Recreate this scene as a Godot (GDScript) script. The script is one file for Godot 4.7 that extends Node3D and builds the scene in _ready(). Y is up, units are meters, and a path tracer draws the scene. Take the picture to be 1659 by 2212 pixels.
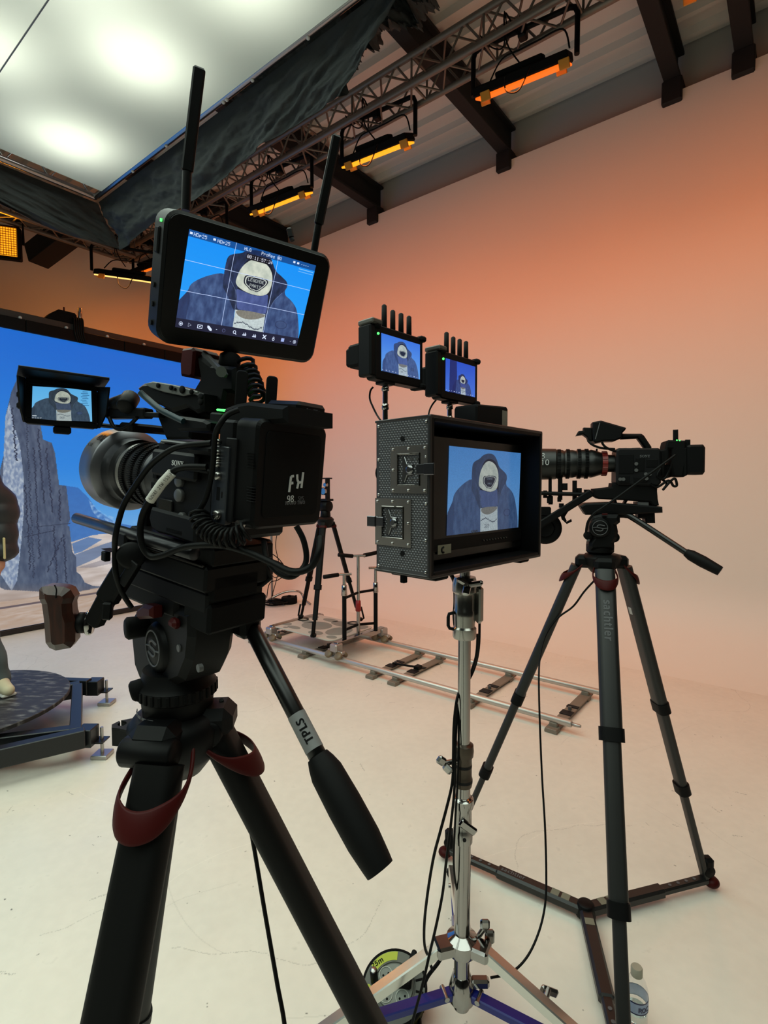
extends Node3D
# Film studio: two cinema cameras, monitors on a stand, a white cyclorama lit orange.
const EYE := Vector3(0, 1.53, 0)
const FOC := 1130.0                     # focal length in pixels of a 1659 x 2212 frame
const PITCH := -0.05128
const U := Vector3(-0.7845, 0, -0.62)   # along the long wall
const N := Vector3(0.62, 0, -0.7845)    # towards the long wall
var yaw_room := atan2(-0.62, 0.7845)
var M := {}
var used := {}
var rng := RandomNumberGenerator.new()

class B:
	var v := PackedVector3Array()
	var n := PackedVector3Array()
	var uv := PackedVector2Array()
	func t(a: Vector3, b: Vector3, c: Vector3, na: Vector3, nb: Vector3, nc: Vector3, ua := Vector2.ZERO, ub := Vector2.ZERO, uc := Vector2.ZERO) -> void:
		if (b - a).cross(c - a).dot(na + nb + nc) > 0.0:
			v.append(a); v.append(c); v.append(b)
			n.append(na); n.append(nc); n.append(nb)
			uv.append(ua); uv.append(uc); uv.append(ub)
		else:
			v.append(a); v.append(b); v.append(c)
			n.append(na); n.append(nb); n.append(nc)
			uv.append(ua); uv.append(ub); uv.append(uc)
	func q(a: Vector3, b: Vector3, c: Vector3, d: Vector3, hint: Vector3) -> void:
		var m := (b - a).cross(c - a)
		if m.length_squared() < 1e-16:
			m = (c - a).cross(d - a)
		m = m.normalized()
		if m.dot(hint) < 0.0:
			m = -m
		t(a, b, c, m, m, m, Vector2(0, 1), Vector2(1, 1), Vector2(1, 0))
		t(a, c, d, m, m, m, Vector2(0, 1), Vector2(1, 0), Vector2(0, 0))
	func f(a: Vector3, b: Vector3, c: Vector3, hint: Vector3) -> void:
		var m := (b - a).cross(c - a).normalized()
		if m.dot(hint) < 0.0:
			m = -m
		t(a, b, c, m, m, m)
	func box(xf: Transform3D, s: Vector3, bev := 0.0) -> void:
		var h := s * 0.5
		bev = minf(bev, minf(h.x, minf(h.y, h.z)) * 0.9)
		var P := func(x: float, y: float, z: float, ax: int) -> Vector3:
			var p := Vector3(x * h.x, y * h.y, z * h.z)
			if ax != 0: p.x -= x * bev
			if ax != 1: p.y -= y * bev
			if ax != 2: p.z -= z * bev
			return xf * p
		var bs := xf.basis
		for s1 in [-1.0, 1.0]:
			q(P.call(s1, -1, -1, 0), P.call(s1, 1, -1, 0), P.call(s1, 1, 1, 0), P.call(s1, -1, 1, 0), bs.x * s1)
			q(P.call(-1, s1, -1, 1), P.call(1, s1, -1, 1), P.call(1, s1, 1, 1), P.call(-1, s1, 1, 1), bs.y * s1)
			q(P.call(-1, -1, s1, 2), P.call(1, -1, s1, 2), P.call(1, 1, s1, 2), P.call(-1, 1, s1, 2), bs.z * s1)
		if bev <= 0.0:
			return
		for a in [-1.0, 1.0]:
			for b in [-1.0, 1.0]:
				q(P.call(a, b, -1, 0), P.call(a, b, 1, 0), P.call(a, b, 1, 1), P.call(a, b, -1, 1), bs.x * a + bs.y * b)
				q(P.call(a, -1, b, 0), P.call(a, 1, b, 0), P.call(a, 1, b, 2), P.call(a, -1, b, 2), bs.x * a + bs.z * b)
				q(P.call(-1, a, b, 1), P.call(1, a, b, 1), P.call(1, a, b, 2), P.call(-1, a, b, 2), bs.y * a + bs.z * b)
				for c in [-1.0, 1.0]:
					f(P.call(a, b, c, 0), P.call(a, b, c, 1), P.call(a, b, c, 2), bs.x * a + bs.y * b + bs.z * c)
	func bx(c: Vector3, s: Vector3, bev := 0.0) -> void:
		box(Transform3D(Basis(), c), s, bev)
	func bar(a: Vector3, b: Vector3, w: float, h: float, up := Vector3.UP, bev := 0.0) -> void:   # box from a to b, w across, h along up
		var d := b - a
		var x := d.normalized()
		if absf(x.dot(up)) > 0.99:
			up = Vector3(0.3, 0.1, 0.9)
		var z := x.cross(up).normalized()
		var y := z.cross(x)
		box(Transform3D(Basis(x, y, z), (a + b) * 0.5), Vector3(d.length(), h, w), bev)
	func cyl(a: Vector3, b: Vector3, r0: float, r1 := -1.0, seg := 16, bev := 0.0) -> void:
		if r1 < 0.0: r1 = r0
		var d := b - a
		var y := d.normalized()
		var L := d.length()
		var pr := [Vector2(0, 0), Vector2(r0 - bev, 0), Vector2(r0, bev), Vector2(r1, L - bev), Vector2(r1 - bev, L), Vector2(0, L)] if bev > 0.0 else [Vector2(0, 0), Vector2(r0, 0), Vector2(r1, L), Vector2(0, L)]
		lathe(Transform3D(frame(y), a), pr, seg, 0.5)
	func frame(y: Vector3) -> Basis:
		var x := y.cross(Vector3(0.31, 0.17, 0.93) if absf(y.z) < 0.8 else Vector3(0.93, 0.31, 0.1)).normalized()
		return Basis(x, y, x.cross(y))
	func lathe(xf: Transform3D, pr: Array, seg := 24, sharp := 0.7) -> void:   # profile of (radius, height) round y; corners under cos sharp are hard
		var k := pr.size()
		var nn := []
		for i in k - 1:
			var d: Vector2 = pr[i + 1] - pr[i]
			nn.append(Vector2(d.y, -d.x).normalized())
		# solid profiles run upwards on the outside
		var inn := []
		var out := []
		for i in k - 1:
			var m: Vector2 = nn[i]
			var a: Vector2 = m
			var b: Vector2 = m
			if i > 0 and m.dot(nn[i - 1]) > sharp: a = (m + nn[i - 1]).normalized()
			if i < k - 2 and m.dot(nn[i + 1]) > sharp: b = (m + nn[i + 1]).normalized()
			inn.append(a)
			out.append(b)
		for i in k - 1:
			var p0: Vector2 = pr[i]
			var p1: Vector2 = pr[i + 1]
			if p0.distance_squared_to(p1) < 1e-14: continue
			for j in seg:
				var t0 := TAU * j / seg
				var t1 := TAU * (j + 1) / seg
				var c0 := Vector3(cos(t0), 0, sin(t0))
				var c1 := Vector3(cos(t1), 0, sin(t1))
				var A := xf * (c0 * p0.x + Vector3(0, p0.y, 0))
				var Bq := xf * (c1 * p0.x + Vector3(0, p0.y, 0))
				var C := xf * (c1 * p1.x + Vector3(0, p1.y, 0))
				var D := xf * (c0 * p1.x + Vector3(0, p1.y, 0))
				var na0: Vector3 = xf.basis * (c0 * inn[i].x + Vector3(0, inn[i].y, 0))
				var na1: Vector3 = xf.basis * (c1 * inn[i].x + Vector3(0, inn[i].y, 0))
				var nb0: Vector3 = xf.basis * (c0 * out[i].x + Vector3(0, out[i].y, 0))
				var nb1: Vector3 = xf.basis * (c1 * out[i].x + Vector3(0, out[i].y, 0))
				if p0.x > 1e-6: t(A, Bq, C, na0, na1, nb1)
				if p1.x > 1e-6: t(A, C, D, na0, nb1, nb0)
	func tube(pts: Array, r: float, seg := 8, taper := -1.0) -> void:
		var k := pts.size()
		var dirs := []
		for i in k:
			var d: Vector3 = (pts[mini(i + 1, k - 1)] - pts[maxi(i - 1, 0)])
			dirs.append(d.normalized())
		var x: Vector3 = frame(dirs[0]).x
		var rings := []
		var norms := []
		for i in k:
			var y: Vector3 = dirs[i]
			x = (x - y * x.dot(y)).normalized()
			var z := x.cross(y)
			var rr := r if taper < 0.0 else lerpf(r, taper, float(i) / (k - 1))
			var ring := []
			var nr := []
			for j in seg:
				var m := x * cos(TAU * j / seg) + z * sin(TAU * j / seg)
				nr.append(m)
				ring.append(pts[i] + m * rr)
			rings.append(ring)
			norms.append(nr)
		for i in k - 1:
			for j in seg:
				var j1 := (j + 1) % seg
				t(rings[i][j], rings[i][j1], rings[i + 1][j1], norms[i][j], norms[i][j1], norms[i + 1][j1])
				t(rings[i][j], rings[i + 1][j1], rings[i + 1][j], norms[i][j], norms[i + 1][j1], norms[i + 1][j])
		for j in seg - 2:
			f(rings[0][0], rings[0][j + 1], rings[0][j + 2], -dirs[0])
			f(rings[k - 1][0], rings[k - 1][j + 1], rings[k - 1][j + 2], dirs[k - 1])
	func ext(xf: Transform3D, poly: Array, z0: float, z1: float, bev := 0.0) -> void:   # polygon in local x, y pulled from z0 to z1
		var p := PackedVector2Array(poly)
		if Geometry2D.is_polygon_clockwise(p):
			p.reverse()
		# in Godot's 2D sense clockwise means the other way round with y up; make it counter-clockwise by area
		var area := 0.0
		for i in p.size():
			area += p[i].cross(p[(i + 1) % p.size()])
		if area < 0.0: p.reverse()
		var k := p.size()
		var en := []
		for i in k:
			var d := p[(i + 1) % k] - p[i]
			en.append(Vector2(d.y, -d.x).normalized())
		var ins := PackedVector2Array()
		for i in k:
			var m: Vector2 = en[i] + en[(i + k - 1) % k]
			var l := m.length_squared()
			ins.append(p[i] - m * (2.0 * bev / maxf(l, 0.5)) if bev > 0.0 else p[i])
		var tri := Geometry2D.triangulate_polygon(ins)
		if tri.is_empty():
			ins = p
			tri = Geometry2D.triangulate_polygon(p)
		var zz := signf(z1 - z0)
		for i in range(0, tri.size(), 3):
			for e in [[z0, -zz], [z1, zz]]:
				var m: Vector3 = xf.basis.z.normalized() * e[1]
				t(xf * Vector3(ins[tri[i]].x, ins[tri[i]].y, e[0]), xf * Vector3(ins[tri[i + 1]].x, ins[tri[i + 1]].y, e[0]), xf * Vector3(ins[tri[i + 2]].x, ins[tri[i + 2]].y, e[0]), m, m, m)
		var a0 := z0 + zz * bev
		var a1 := z1 - zz * bev
		for i in k:
			var j := (i + 1) % k
			var m: Vector2 = en[i]
			var ma: Vector2 = m
			var mb: Vector2 = m
			if m.dot(en[(i + k - 1) % k]) > 0.75: ma = (m + en[(i + k - 1) % k]).normalized()
			if m.dot(en[j]) > 0.75: mb = (m + en[j]).normalized()
			var A := xf * Vector3(p[i].x, p[i].y, a0)
			var Bq := xf * Vector3(p[j].x, p[j].y, a0)
			var C := xf * Vector3(p[j].x, p[j].y, a1)
			var D := xf * Vector3(p[i].x, p[i].y, a1)
			var na := xf.basis * Vector3(ma.x, ma.y, 0)
			var nb := xf.basis * Vector3(mb.x, mb.y, 0)
			t(A, Bq, C, na, nb, nb)
			t(A, C, D, na, nb, na)
			if bev > 0.0:
				var h := xf.basis * Vector3(m.x, m.y, 0)
				q(xf * Vector3(ins[i].x, ins[i].y, z0), xf * Vector3(ins[j].x, ins[j].y, z0), Bq, A, h - xf.basis.z * zz)
				q(xf * Vector3(ins[i].x, ins[i].y, z1), xf * Vector3(ins[j].x, ins[j].y, z1), C, D, h + xf.basis.z * zz)
	func grid(nu: int, nv: int, fn: Callable, flip := 1.0) -> void:   # smooth sheet fn(u, v)
		var p := []
		for i in nu + 1:
			for j in nv + 1:
				p.append(fn.call(float(i) / nu, float(j) / nv))
		var nm := []
		for i in nu + 1:
			for j in nv + 1:
				var du: Vector3 = p[mini(i + 1, nu) * (nv + 1) + j] - p[maxi(i - 1, 0) * (nv + 1) + j]
				var dv: Vector3 = p[i * (nv + 1) + mini(j + 1, nv)] - p[i * (nv + 1) + maxi(j - 1, 0)]
				nm.append(du.cross(dv).normalized() * flip)
		for i in nu:
			for j in nv:
				var a := i * (nv + 1) + j
				var b := a + nv + 1
				var ua := Vector2(float(i) / nu, float(j) / nv)
				var du := Vector2(1.0 / nu, 0)
				var dv := Vector2(0, 1.0 / nv)
				t(p[a], p[b], p[b + 1], nm[a], nm[b], nm[b + 1], ua, ua + du, ua + du + dv)
				t(p[a], p[b + 1], p[a + 1], nm[a], nm[b + 1], nm[a + 1], ua, ua + du + dv, ua + dv)
	func ball(c: Vector3, r: Vector3, seg := 14) -> void:
		var pr := []
		for i in 9:
			var a := -PI / 2 + PI * i / 8.0
			pr.append(Vector2(maxf(cos(a), 0.0), sin(a)))
		var k := v.size()
		lathe(Transform3D(Basis.from_scale(r), c), pr, seg, -1.0)
		for i in range(k, v.size()):
			var d := v[i] - c
			n[i] = Vector3(d.x / r.x / r.x, d.y / r.y / r.y, d.z / r.z / r.z).normalized()
	func mesh() -> ArrayMesh:
		var arr := []
		arr.resize(Mesh.ARRAY_MAX)
		arr[Mesh.ARRAY_VERTEX] = v
		arr[Mesh.ARRAY_NORMAL] = n
		arr[Mesh.ARRAY_TEX_UV] = uv
		var m := ArrayMesh.new()
		m.add_surface_from_arrays(Mesh.PRIMITIVE_TRIANGLES, arr)
		return m

func ray(x: float, y: float) -> Vector3:
	return Vector3((x - 829.5) / FOC, (1106.0 - y) / FOC, -1.0).rotated(Vector3.RIGHT, PITCH)
func P(x: float, y: float, d: float) -> Vector3:          # the point d metres ahead that the photograph shows there
	var r := ray(x, y)
	return EYE + r * (d / -r.z)
func G(x: float, y: float, y0 := 0.0) -> Vector3:         # the point at height y0 that the photograph shows there
	var r := ray(x, y)
	return EYE + r * ((y0 - EYE.y) / r.y)
func on(x: float, y: float, o: Vector3, nm: Vector3) -> Vector3:
	var r := ray(x, y)
	return EYE + r * ((o - EYE).dot(nm) / r.dot(nm))
func loc(t: Node3D, x: float, y: float, z := 0.0, ax := 2) -> Vector3:   # on the plane z (or x, y) = const of a thing's own axes
	var xf := t.transform
	var nm: Vector3 = xf.basis[ax]
	var o := xf.origin + nm * z
	return xf.affine_inverse() * on(x, y, o, nm)
func R(a: float, b: float, y: float) -> Vector3:          # the room's own axes
	return U * a + N * b + Vector3(0, y, 0)
func numbered(s: String) -> String:
	used[s] = used.get(s, -1) + 1
	return s if used[s] == 0 else "%s_%03d" % [s, used[s]]
func meta(o: Node, label: String, category := "", group := "", kind := "") -> void:
	o.set_meta("label", label)
	if category: o.set_meta("category", category)
	if group: o.set_meta("group", group)
	if kind: o.set_meta("kind", kind)
func thing(called: String, label: String, category: String, at := Vector3.ZERO, basis := Basis(), group := "") -> Node3D:
	var o := Node3D.new()
	o.name = numbered(called)
	add_child(o)
	o.transform = Transform3D(basis, at)
	meta(o, label, category, group)
	return o
func put(called: String, b: B, m: Material, parent: Node = self, label := "") -> MeshInstance3D:
	var o := MeshInstance3D.new()
	o.name = numbered(called) if parent == self else called
	o.mesh = b.mesh()
	o.mesh.surface_set_material(0, m)
	parent.add_child(o, true)
	if label: o.set_meta("label", label)
	return o
func struct(called: String, b: B, m: Material, label := "") -> MeshInstance3D:
	var o := put(called, b, m)
	o.set_meta("kind", "structure")
	if label: o.set_meta("label", label)
	return o
func mat(key: String, c: Color, rough := 0.5, metal := 0.0) -> StandardMaterial3D:
	var m := StandardMaterial3D.new()
	m.resource_name = key
	m.albedo_color = c
	m.roughness = rough
	m.metallic = metal
	M[key] = m
	return m
func rgb(r: float, g: float, b: float) -> Color:
	return Color(r / 255.0, g / 255.0, b / 255.0)
func glow(key: String, c: Color, e: float) -> StandardMaterial3D:
	var m := mat(key, Color(0.02, 0.02, 0.02), 0.4)
	m.emission_enabled = true
	m.emission = c
	m.emission_energy_multiplier = e
	return m
func noise_tex(freq: float, seed_: int, cols: Array, size := 512, offs: Array = [], oct := 4) -> NoiseTexture2D:
	var nz := FastNoiseLite.new()
	nz.seed = seed_
	nz.frequency = freq
	nz.fractal_octaves = oct
	var t := NoiseTexture2D.new()
	t.width = size
	t.height = size
	t.seamless = true
	t.noise = nz
	var g := Gradient.new()
	g.colors = PackedColorArray(cols)
	g.offsets = PackedFloat32Array(offs) if offs else PackedFloat32Array([0.0, 1.0])
	t.color_ramp = g
	return t
func bump(m: StandardMaterial3D, freq: float, scale: float, amount: float, seed_ := 3) -> void:
	var t := noise_tex(freq, seed_, [Color.BLACK, Color.WHITE], 256)
	t.color_ramp = null
	t.as_normal_map = true
	t.bump_strength = 4.0
	m.normal_enabled = true
	m.normal_texture = t
	m.normal_scale = amount
	m.uv1_triplanar = true
	m.uv1_scale = Vector3.ONE * scale
func spl(pts: Array, sub := 6) -> Array:                  # smooth curve through the points
	var c := Curve3D.new()
	var k := pts.size()
	for i in k:
		var d: Vector3 = (pts[mini(i + 1, k - 1)] - pts[maxi(i - 1, 0)]) / 6.0
		c.add_point(pts[i], -d, d)
	var r := []
	for i in k - 1:
		for s in sub:
			r.append(c.sample(i, float(s) / sub))
	r.append(pts[k - 1])
	return r
func coil(pts: Array, r: float, pitch: float) -> Array:   # helix wound round a curve
	var c := spl(pts, 12)
	var res := []
	var ph := 0.0
	for i in c.size() - 1:
		var d: Vector3 = c[i + 1] - c[i]
		var y := d.normalized()
		var x := y.cross(Vector3(0.2, 0.1, 1)).normalized()
		var z := x.cross(y)
		var steps := maxi(1, int(d.length() / pitch * 12.0))
		for s in steps:
			res.append(c[i] + d * (float(s) / steps) + (x * cos(ph) + z * sin(ph)) * r)
			ph += d.length() / steps / pitch * TAU
	return res
func rrect(x0: float, y0: float, x1: float, y1: float, r: float, seg := 4) -> Array:
	var o := []
	for c in [[x1 - r, y1 - r, 0.0], [x0 + r, y1 - r, 0.5], [x0 + r, y0 + r, 1.0], [x1 - r, y0 + r, 1.5]]:
		for i in seg + 1:
			var a: float = PI * (c[2] + 0.5 * i / seg)
			o.append(Vector2(c[0] + cos(a) * r, c[1] + sin(a) * r))
	return o
func ring2(c: Vector2, rx: float, ry: float, seg := 20) -> Array:
	var o := []
	for i in seg:
		o.append(c + Vector2(cos(TAU * i / seg) * rx, sin(TAU * i / seg) * ry))
	return o
func words(s: String, h: float, m: Material, parent: Node, xf: Transform3D, font := "Droid Sans", weight := 400, called := "lettering", label := "") -> MeshInstance3D:
	var t := TextMesh.new()
	var f := SystemFont.new()
	f.font_names = PackedStringArray([font])
	f.font_weight = weight
	t.font = f
	t.text = s
	t.font_size = 32
	t.pixel_size = h / 24.0
	t.depth = h * 0.06
	t.curve_step = 2.0
	t.material = m
	var o := MeshInstance3D.new()
	o.name = called
	o.mesh = t
	o.transform = xf
	parent.add_child(o, true)
	if label: o.set_meta("label", label)
	return o
func pbox(b: B, t: Node3D, x0: float, y0: float, x1: float, y1: float, z0: float, z1: float, bev := 0.002) -> void:   # box whose near face z0 spans two measured corners
	var p := loc(t, x0, y0, z0)
	var q := loc(t, x1, y1, z0)
	b.box(Transform3D(Basis(), Vector3((p.x + q.x) / 2, (p.y + q.y) / 2, (z0 + z1) / 2)), Vector3(absf(p.x - q.x), absf(p.y - q.y), absf(z1 - z0)), bev)
func ppoly(t: Node3D, pts: Array, z := 0.0) -> Array:
	var o := []
	for p in pts:
		var w := loc(t, p[0], p[1], z)
		o.append(Vector2(w.x, w.y))
	return o

func materials() -> void:
	var w := mat("cyc paint", Color(0.90, 0.88, 0.84), 0.42)
	w.albedo_texture = floor_texture()
	w.uv1_triplanar = true
	w.uv1_world_triplanar = true
	w.uv1_scale = Vector3(0.3, 0.3, 0.3)
	w.roughness_texture = noise_tex(0.02, 21, [Color(0.6, 0.6, 0.6), Color(1, 1, 1)], 512)
	w.roughness = 0.5
	var w2 := mat("cyc wall paint", Color(0.87, 0.85, 0.81), 0.5)
	w2.roughness = 0.55
	mat("upper wall", Color(0.66, 0.64, 0.62), 0.8)
	mat("roof sheet", Color(0.78, 0.76, 0.73), 0.6)
	mat("far wall", Color(0.12, 0.12, 0.12), 0.9)
	mat("beam", Color(0.035, 0.033, 0.03), 0.8)
	mat("black", Color(0.03, 0.03, 0.033), 0.5)
	mat("black matt", Color(0.022, 0.022, 0.024), 0.75)
	mat("black gloss", Color(0.03, 0.03, 0.035), 0.18)
	mat("dark grey", Color(0.075, 0.075, 0.08), 0.5)
	mat("mid grey", Color(0.28, 0.28, 0.28), 0.5)
	mat("rubber", Color(0.03, 0.03, 0.03), 0.6)
	mat("carbon", Color(0.04, 0.039, 0.037), 0.55)
	mat("carbon grey", Color(0.075, 0.075, 0.072), 0.45)
	mat("rail", Color(0.74, 0.73, 0.71), 0.42, 0.7)
	mat("satin chrome", Color(0.58, 0.57, 0.55), 0.22, 1.0)
	mat("steel", Color(0.62, 0.61, 0.60), 0.25, 1.0)
	mat("chrome", Color(0.60, 0.59, 0.58), 0.12, 1.0)
	mat("aluminium", Color(0.66, 0.65, 0.64), 0.38, 0.9)
	mat("truss metal", Color(0.42, 0.39, 0.36), 0.45, 0.6)
	mat("red", Color(0.22, 0.035, 0.03), 0.5)
	mat("bright red", Color(0.55, 0.06, 0.05), 0.4)
	mat("white print", Color(0.72, 0.72, 0.72), 0.6)
	mat("dim print", Color(0.30, 0.30, 0.31), 0.6)
	mat("label white", Color(0.72, 0.71, 0.68), 0.6)
	mat("yellow tab", Color(0.75, 0.5, 0.10), 0.5)
	mat("cord", Color(0.025, 0.025, 0.025), 0.5)
	mat("blue paint", Color(0.02, 0.08, 0.42), 0.4)
	for k in ["black", "black matt", "dark grey", "rubber", "carbon", "cord", "red"]: M[k].metallic_specular = 0.25
	var c := mat("blackout cloth", Color(0.10, 0.115, 0.115), 0.9)
	bump(c, 0.02, 3.0, 0.5)
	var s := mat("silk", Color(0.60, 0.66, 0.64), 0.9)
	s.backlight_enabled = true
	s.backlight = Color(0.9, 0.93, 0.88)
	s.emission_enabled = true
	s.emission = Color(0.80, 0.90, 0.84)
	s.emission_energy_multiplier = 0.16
	s.cull_mode = BaseMaterial3D.CULL_DISABLED
	glow("orange face", Color(1.0, 0.40, 0.07), 1.3)
	glow("amber face", Color(1.0, 0.62, 0.10), 1.5)
	glow("warm strip", Color(1.0, 0.78, 0.42), 1.6)
	glow("green led", Color(0.3, 1.0, 0.4), 2.5)

func floor_texture() -> ImageTexture:          # worn white paint: scuffs, footprints, specks
	var sz := 1024
	var im := Image.create(sz, sz, false, Image.FORMAT_RGB8)
	var n1 := FastNoiseLite.new()
	n1.seed = 5
	n1.frequency = 0.006
	n1.fractal_octaves = 4
	var n2 := FastNoiseLite.new()
	n2.seed = 9
	n2.frequency = 0.05
	n2.fractal_octaves = 3
	var a := n1.get_seamless_image(sz, sz)
	var b := n2.get_seamless_image(sz, sz)
	for y in sz:
		for x in sz:
			var k := a.get_pixel(x, y).r
			var l := b.get_pixel(x, y).r
			var v := 0.95 + (k - 0.5) * 0.03 + (l - 0.5) * 0.03
			if l > 0.74 and k > 0.5: v -= (l - 0.74) * 0.35
			im.set_pixel(x, y, Color(v, v * 0.995, v * 0.985))
	var r := RandomNumberGenerator.new()
	r.seed = 12
	for i in 150:                               # specks and scuffs
		var p := Vector2(r.randf() * sz, r.randf() * sz)
		var d := Vector2.from_angle(r.randf() * TAU)
		var ln := r.randf_range(1, 4) if i % 4 else r.randf_range(6, 26)
		var dark := r.randf_range(0.35, 0.75) if i % 4 else r.randf_range(0.75, 0.88)
		for s in int(ln):
			var q := p + d * s + Vector2(r.randf_range(-1, 1), r.randf_range(-1, 1))
			var X := posmod(int(q.x), sz)
			var Y := posmod(int(q.y), sz)
			im.set_pixel(X, Y, im.get_pixel(X, Y) * dark)
	for i in 34:                               # long pale drag marks and hairline cracks
		var p := Vector2(r.randf() * sz, r.randf() * sz)
		var an := r.randf() * TAU
		var crack := i % 5 == 0
		for k in (260 if crack else int(r.randf_range(40, 150))):
			an += r.randf_range(-0.13, 0.13) if crack else r.randf_range(-0.02, 0.03)
			p += Vector2.from_angle(an)
			var X := posmod(int(p.x), sz)
			var Y := posmod(int(p.y), sz)
			if crack and r.randf() < 0.3: continue
			im.set_pixel(X, Y, im.get_pixel(X, Y) * (0.88 if crack else 1.04 if i % 2 else 0.95))
	return ImageTexture.create_from_image(im)

func lighting() -> void:
	var cam := Camera3D.new()
	cam.name = "camera"
	cam.position = EYE
	cam.rotation.x = PITCH
	cam.fov = rad_to_deg(2.0 * atan(1106.0 / FOC))
	cam.near = 0.02
	cam.far = 60.0
	add_child(cam)
	cam.current = true
	var we := WorldEnvironment.new()
	we.name = "environment"
	var e := Environment.new()
	e.background_mode = Environment.BG_COLOR
	e.background_color = Color(0, 0, 0)
	e.tonemap_mode = Environment.TONE_MAPPER_LINEAR
	e.tonemap_exposure = 1.0
	e.sdfgi_enabled = true
	e.ssao_enabled = true
	e.ssil_enabled = true
	we.environment = e
	add_child(we)
	# the overhead silk: one soft light as large as the cloth
	area("silk_light", R(1.55, -0.95, 3.93), Vector3.DOWN, Vector2(6.3, 5.9), Color(0.93, 1.0, 0.945), 31.0, N)

func area(called: String, at: Vector3, towards: Vector3, size: Vector2, c: Color, e: float, up: Vector3) -> void:
	var l := AreaLight3D.new()
	l.name = called
	l.area_size = size
	l.light_color = c
	l.light_energy = e
	l.area_range = 30.0
	l.area_attenuation = 2.0
	l.shadow_enabled = true
	var z := -towards.normalized()
	var x := up.cross(z).normalized()
	l.transform = Transform3D(Basis(x, z.cross(x), z), at)
	add_child(l, true)

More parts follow.
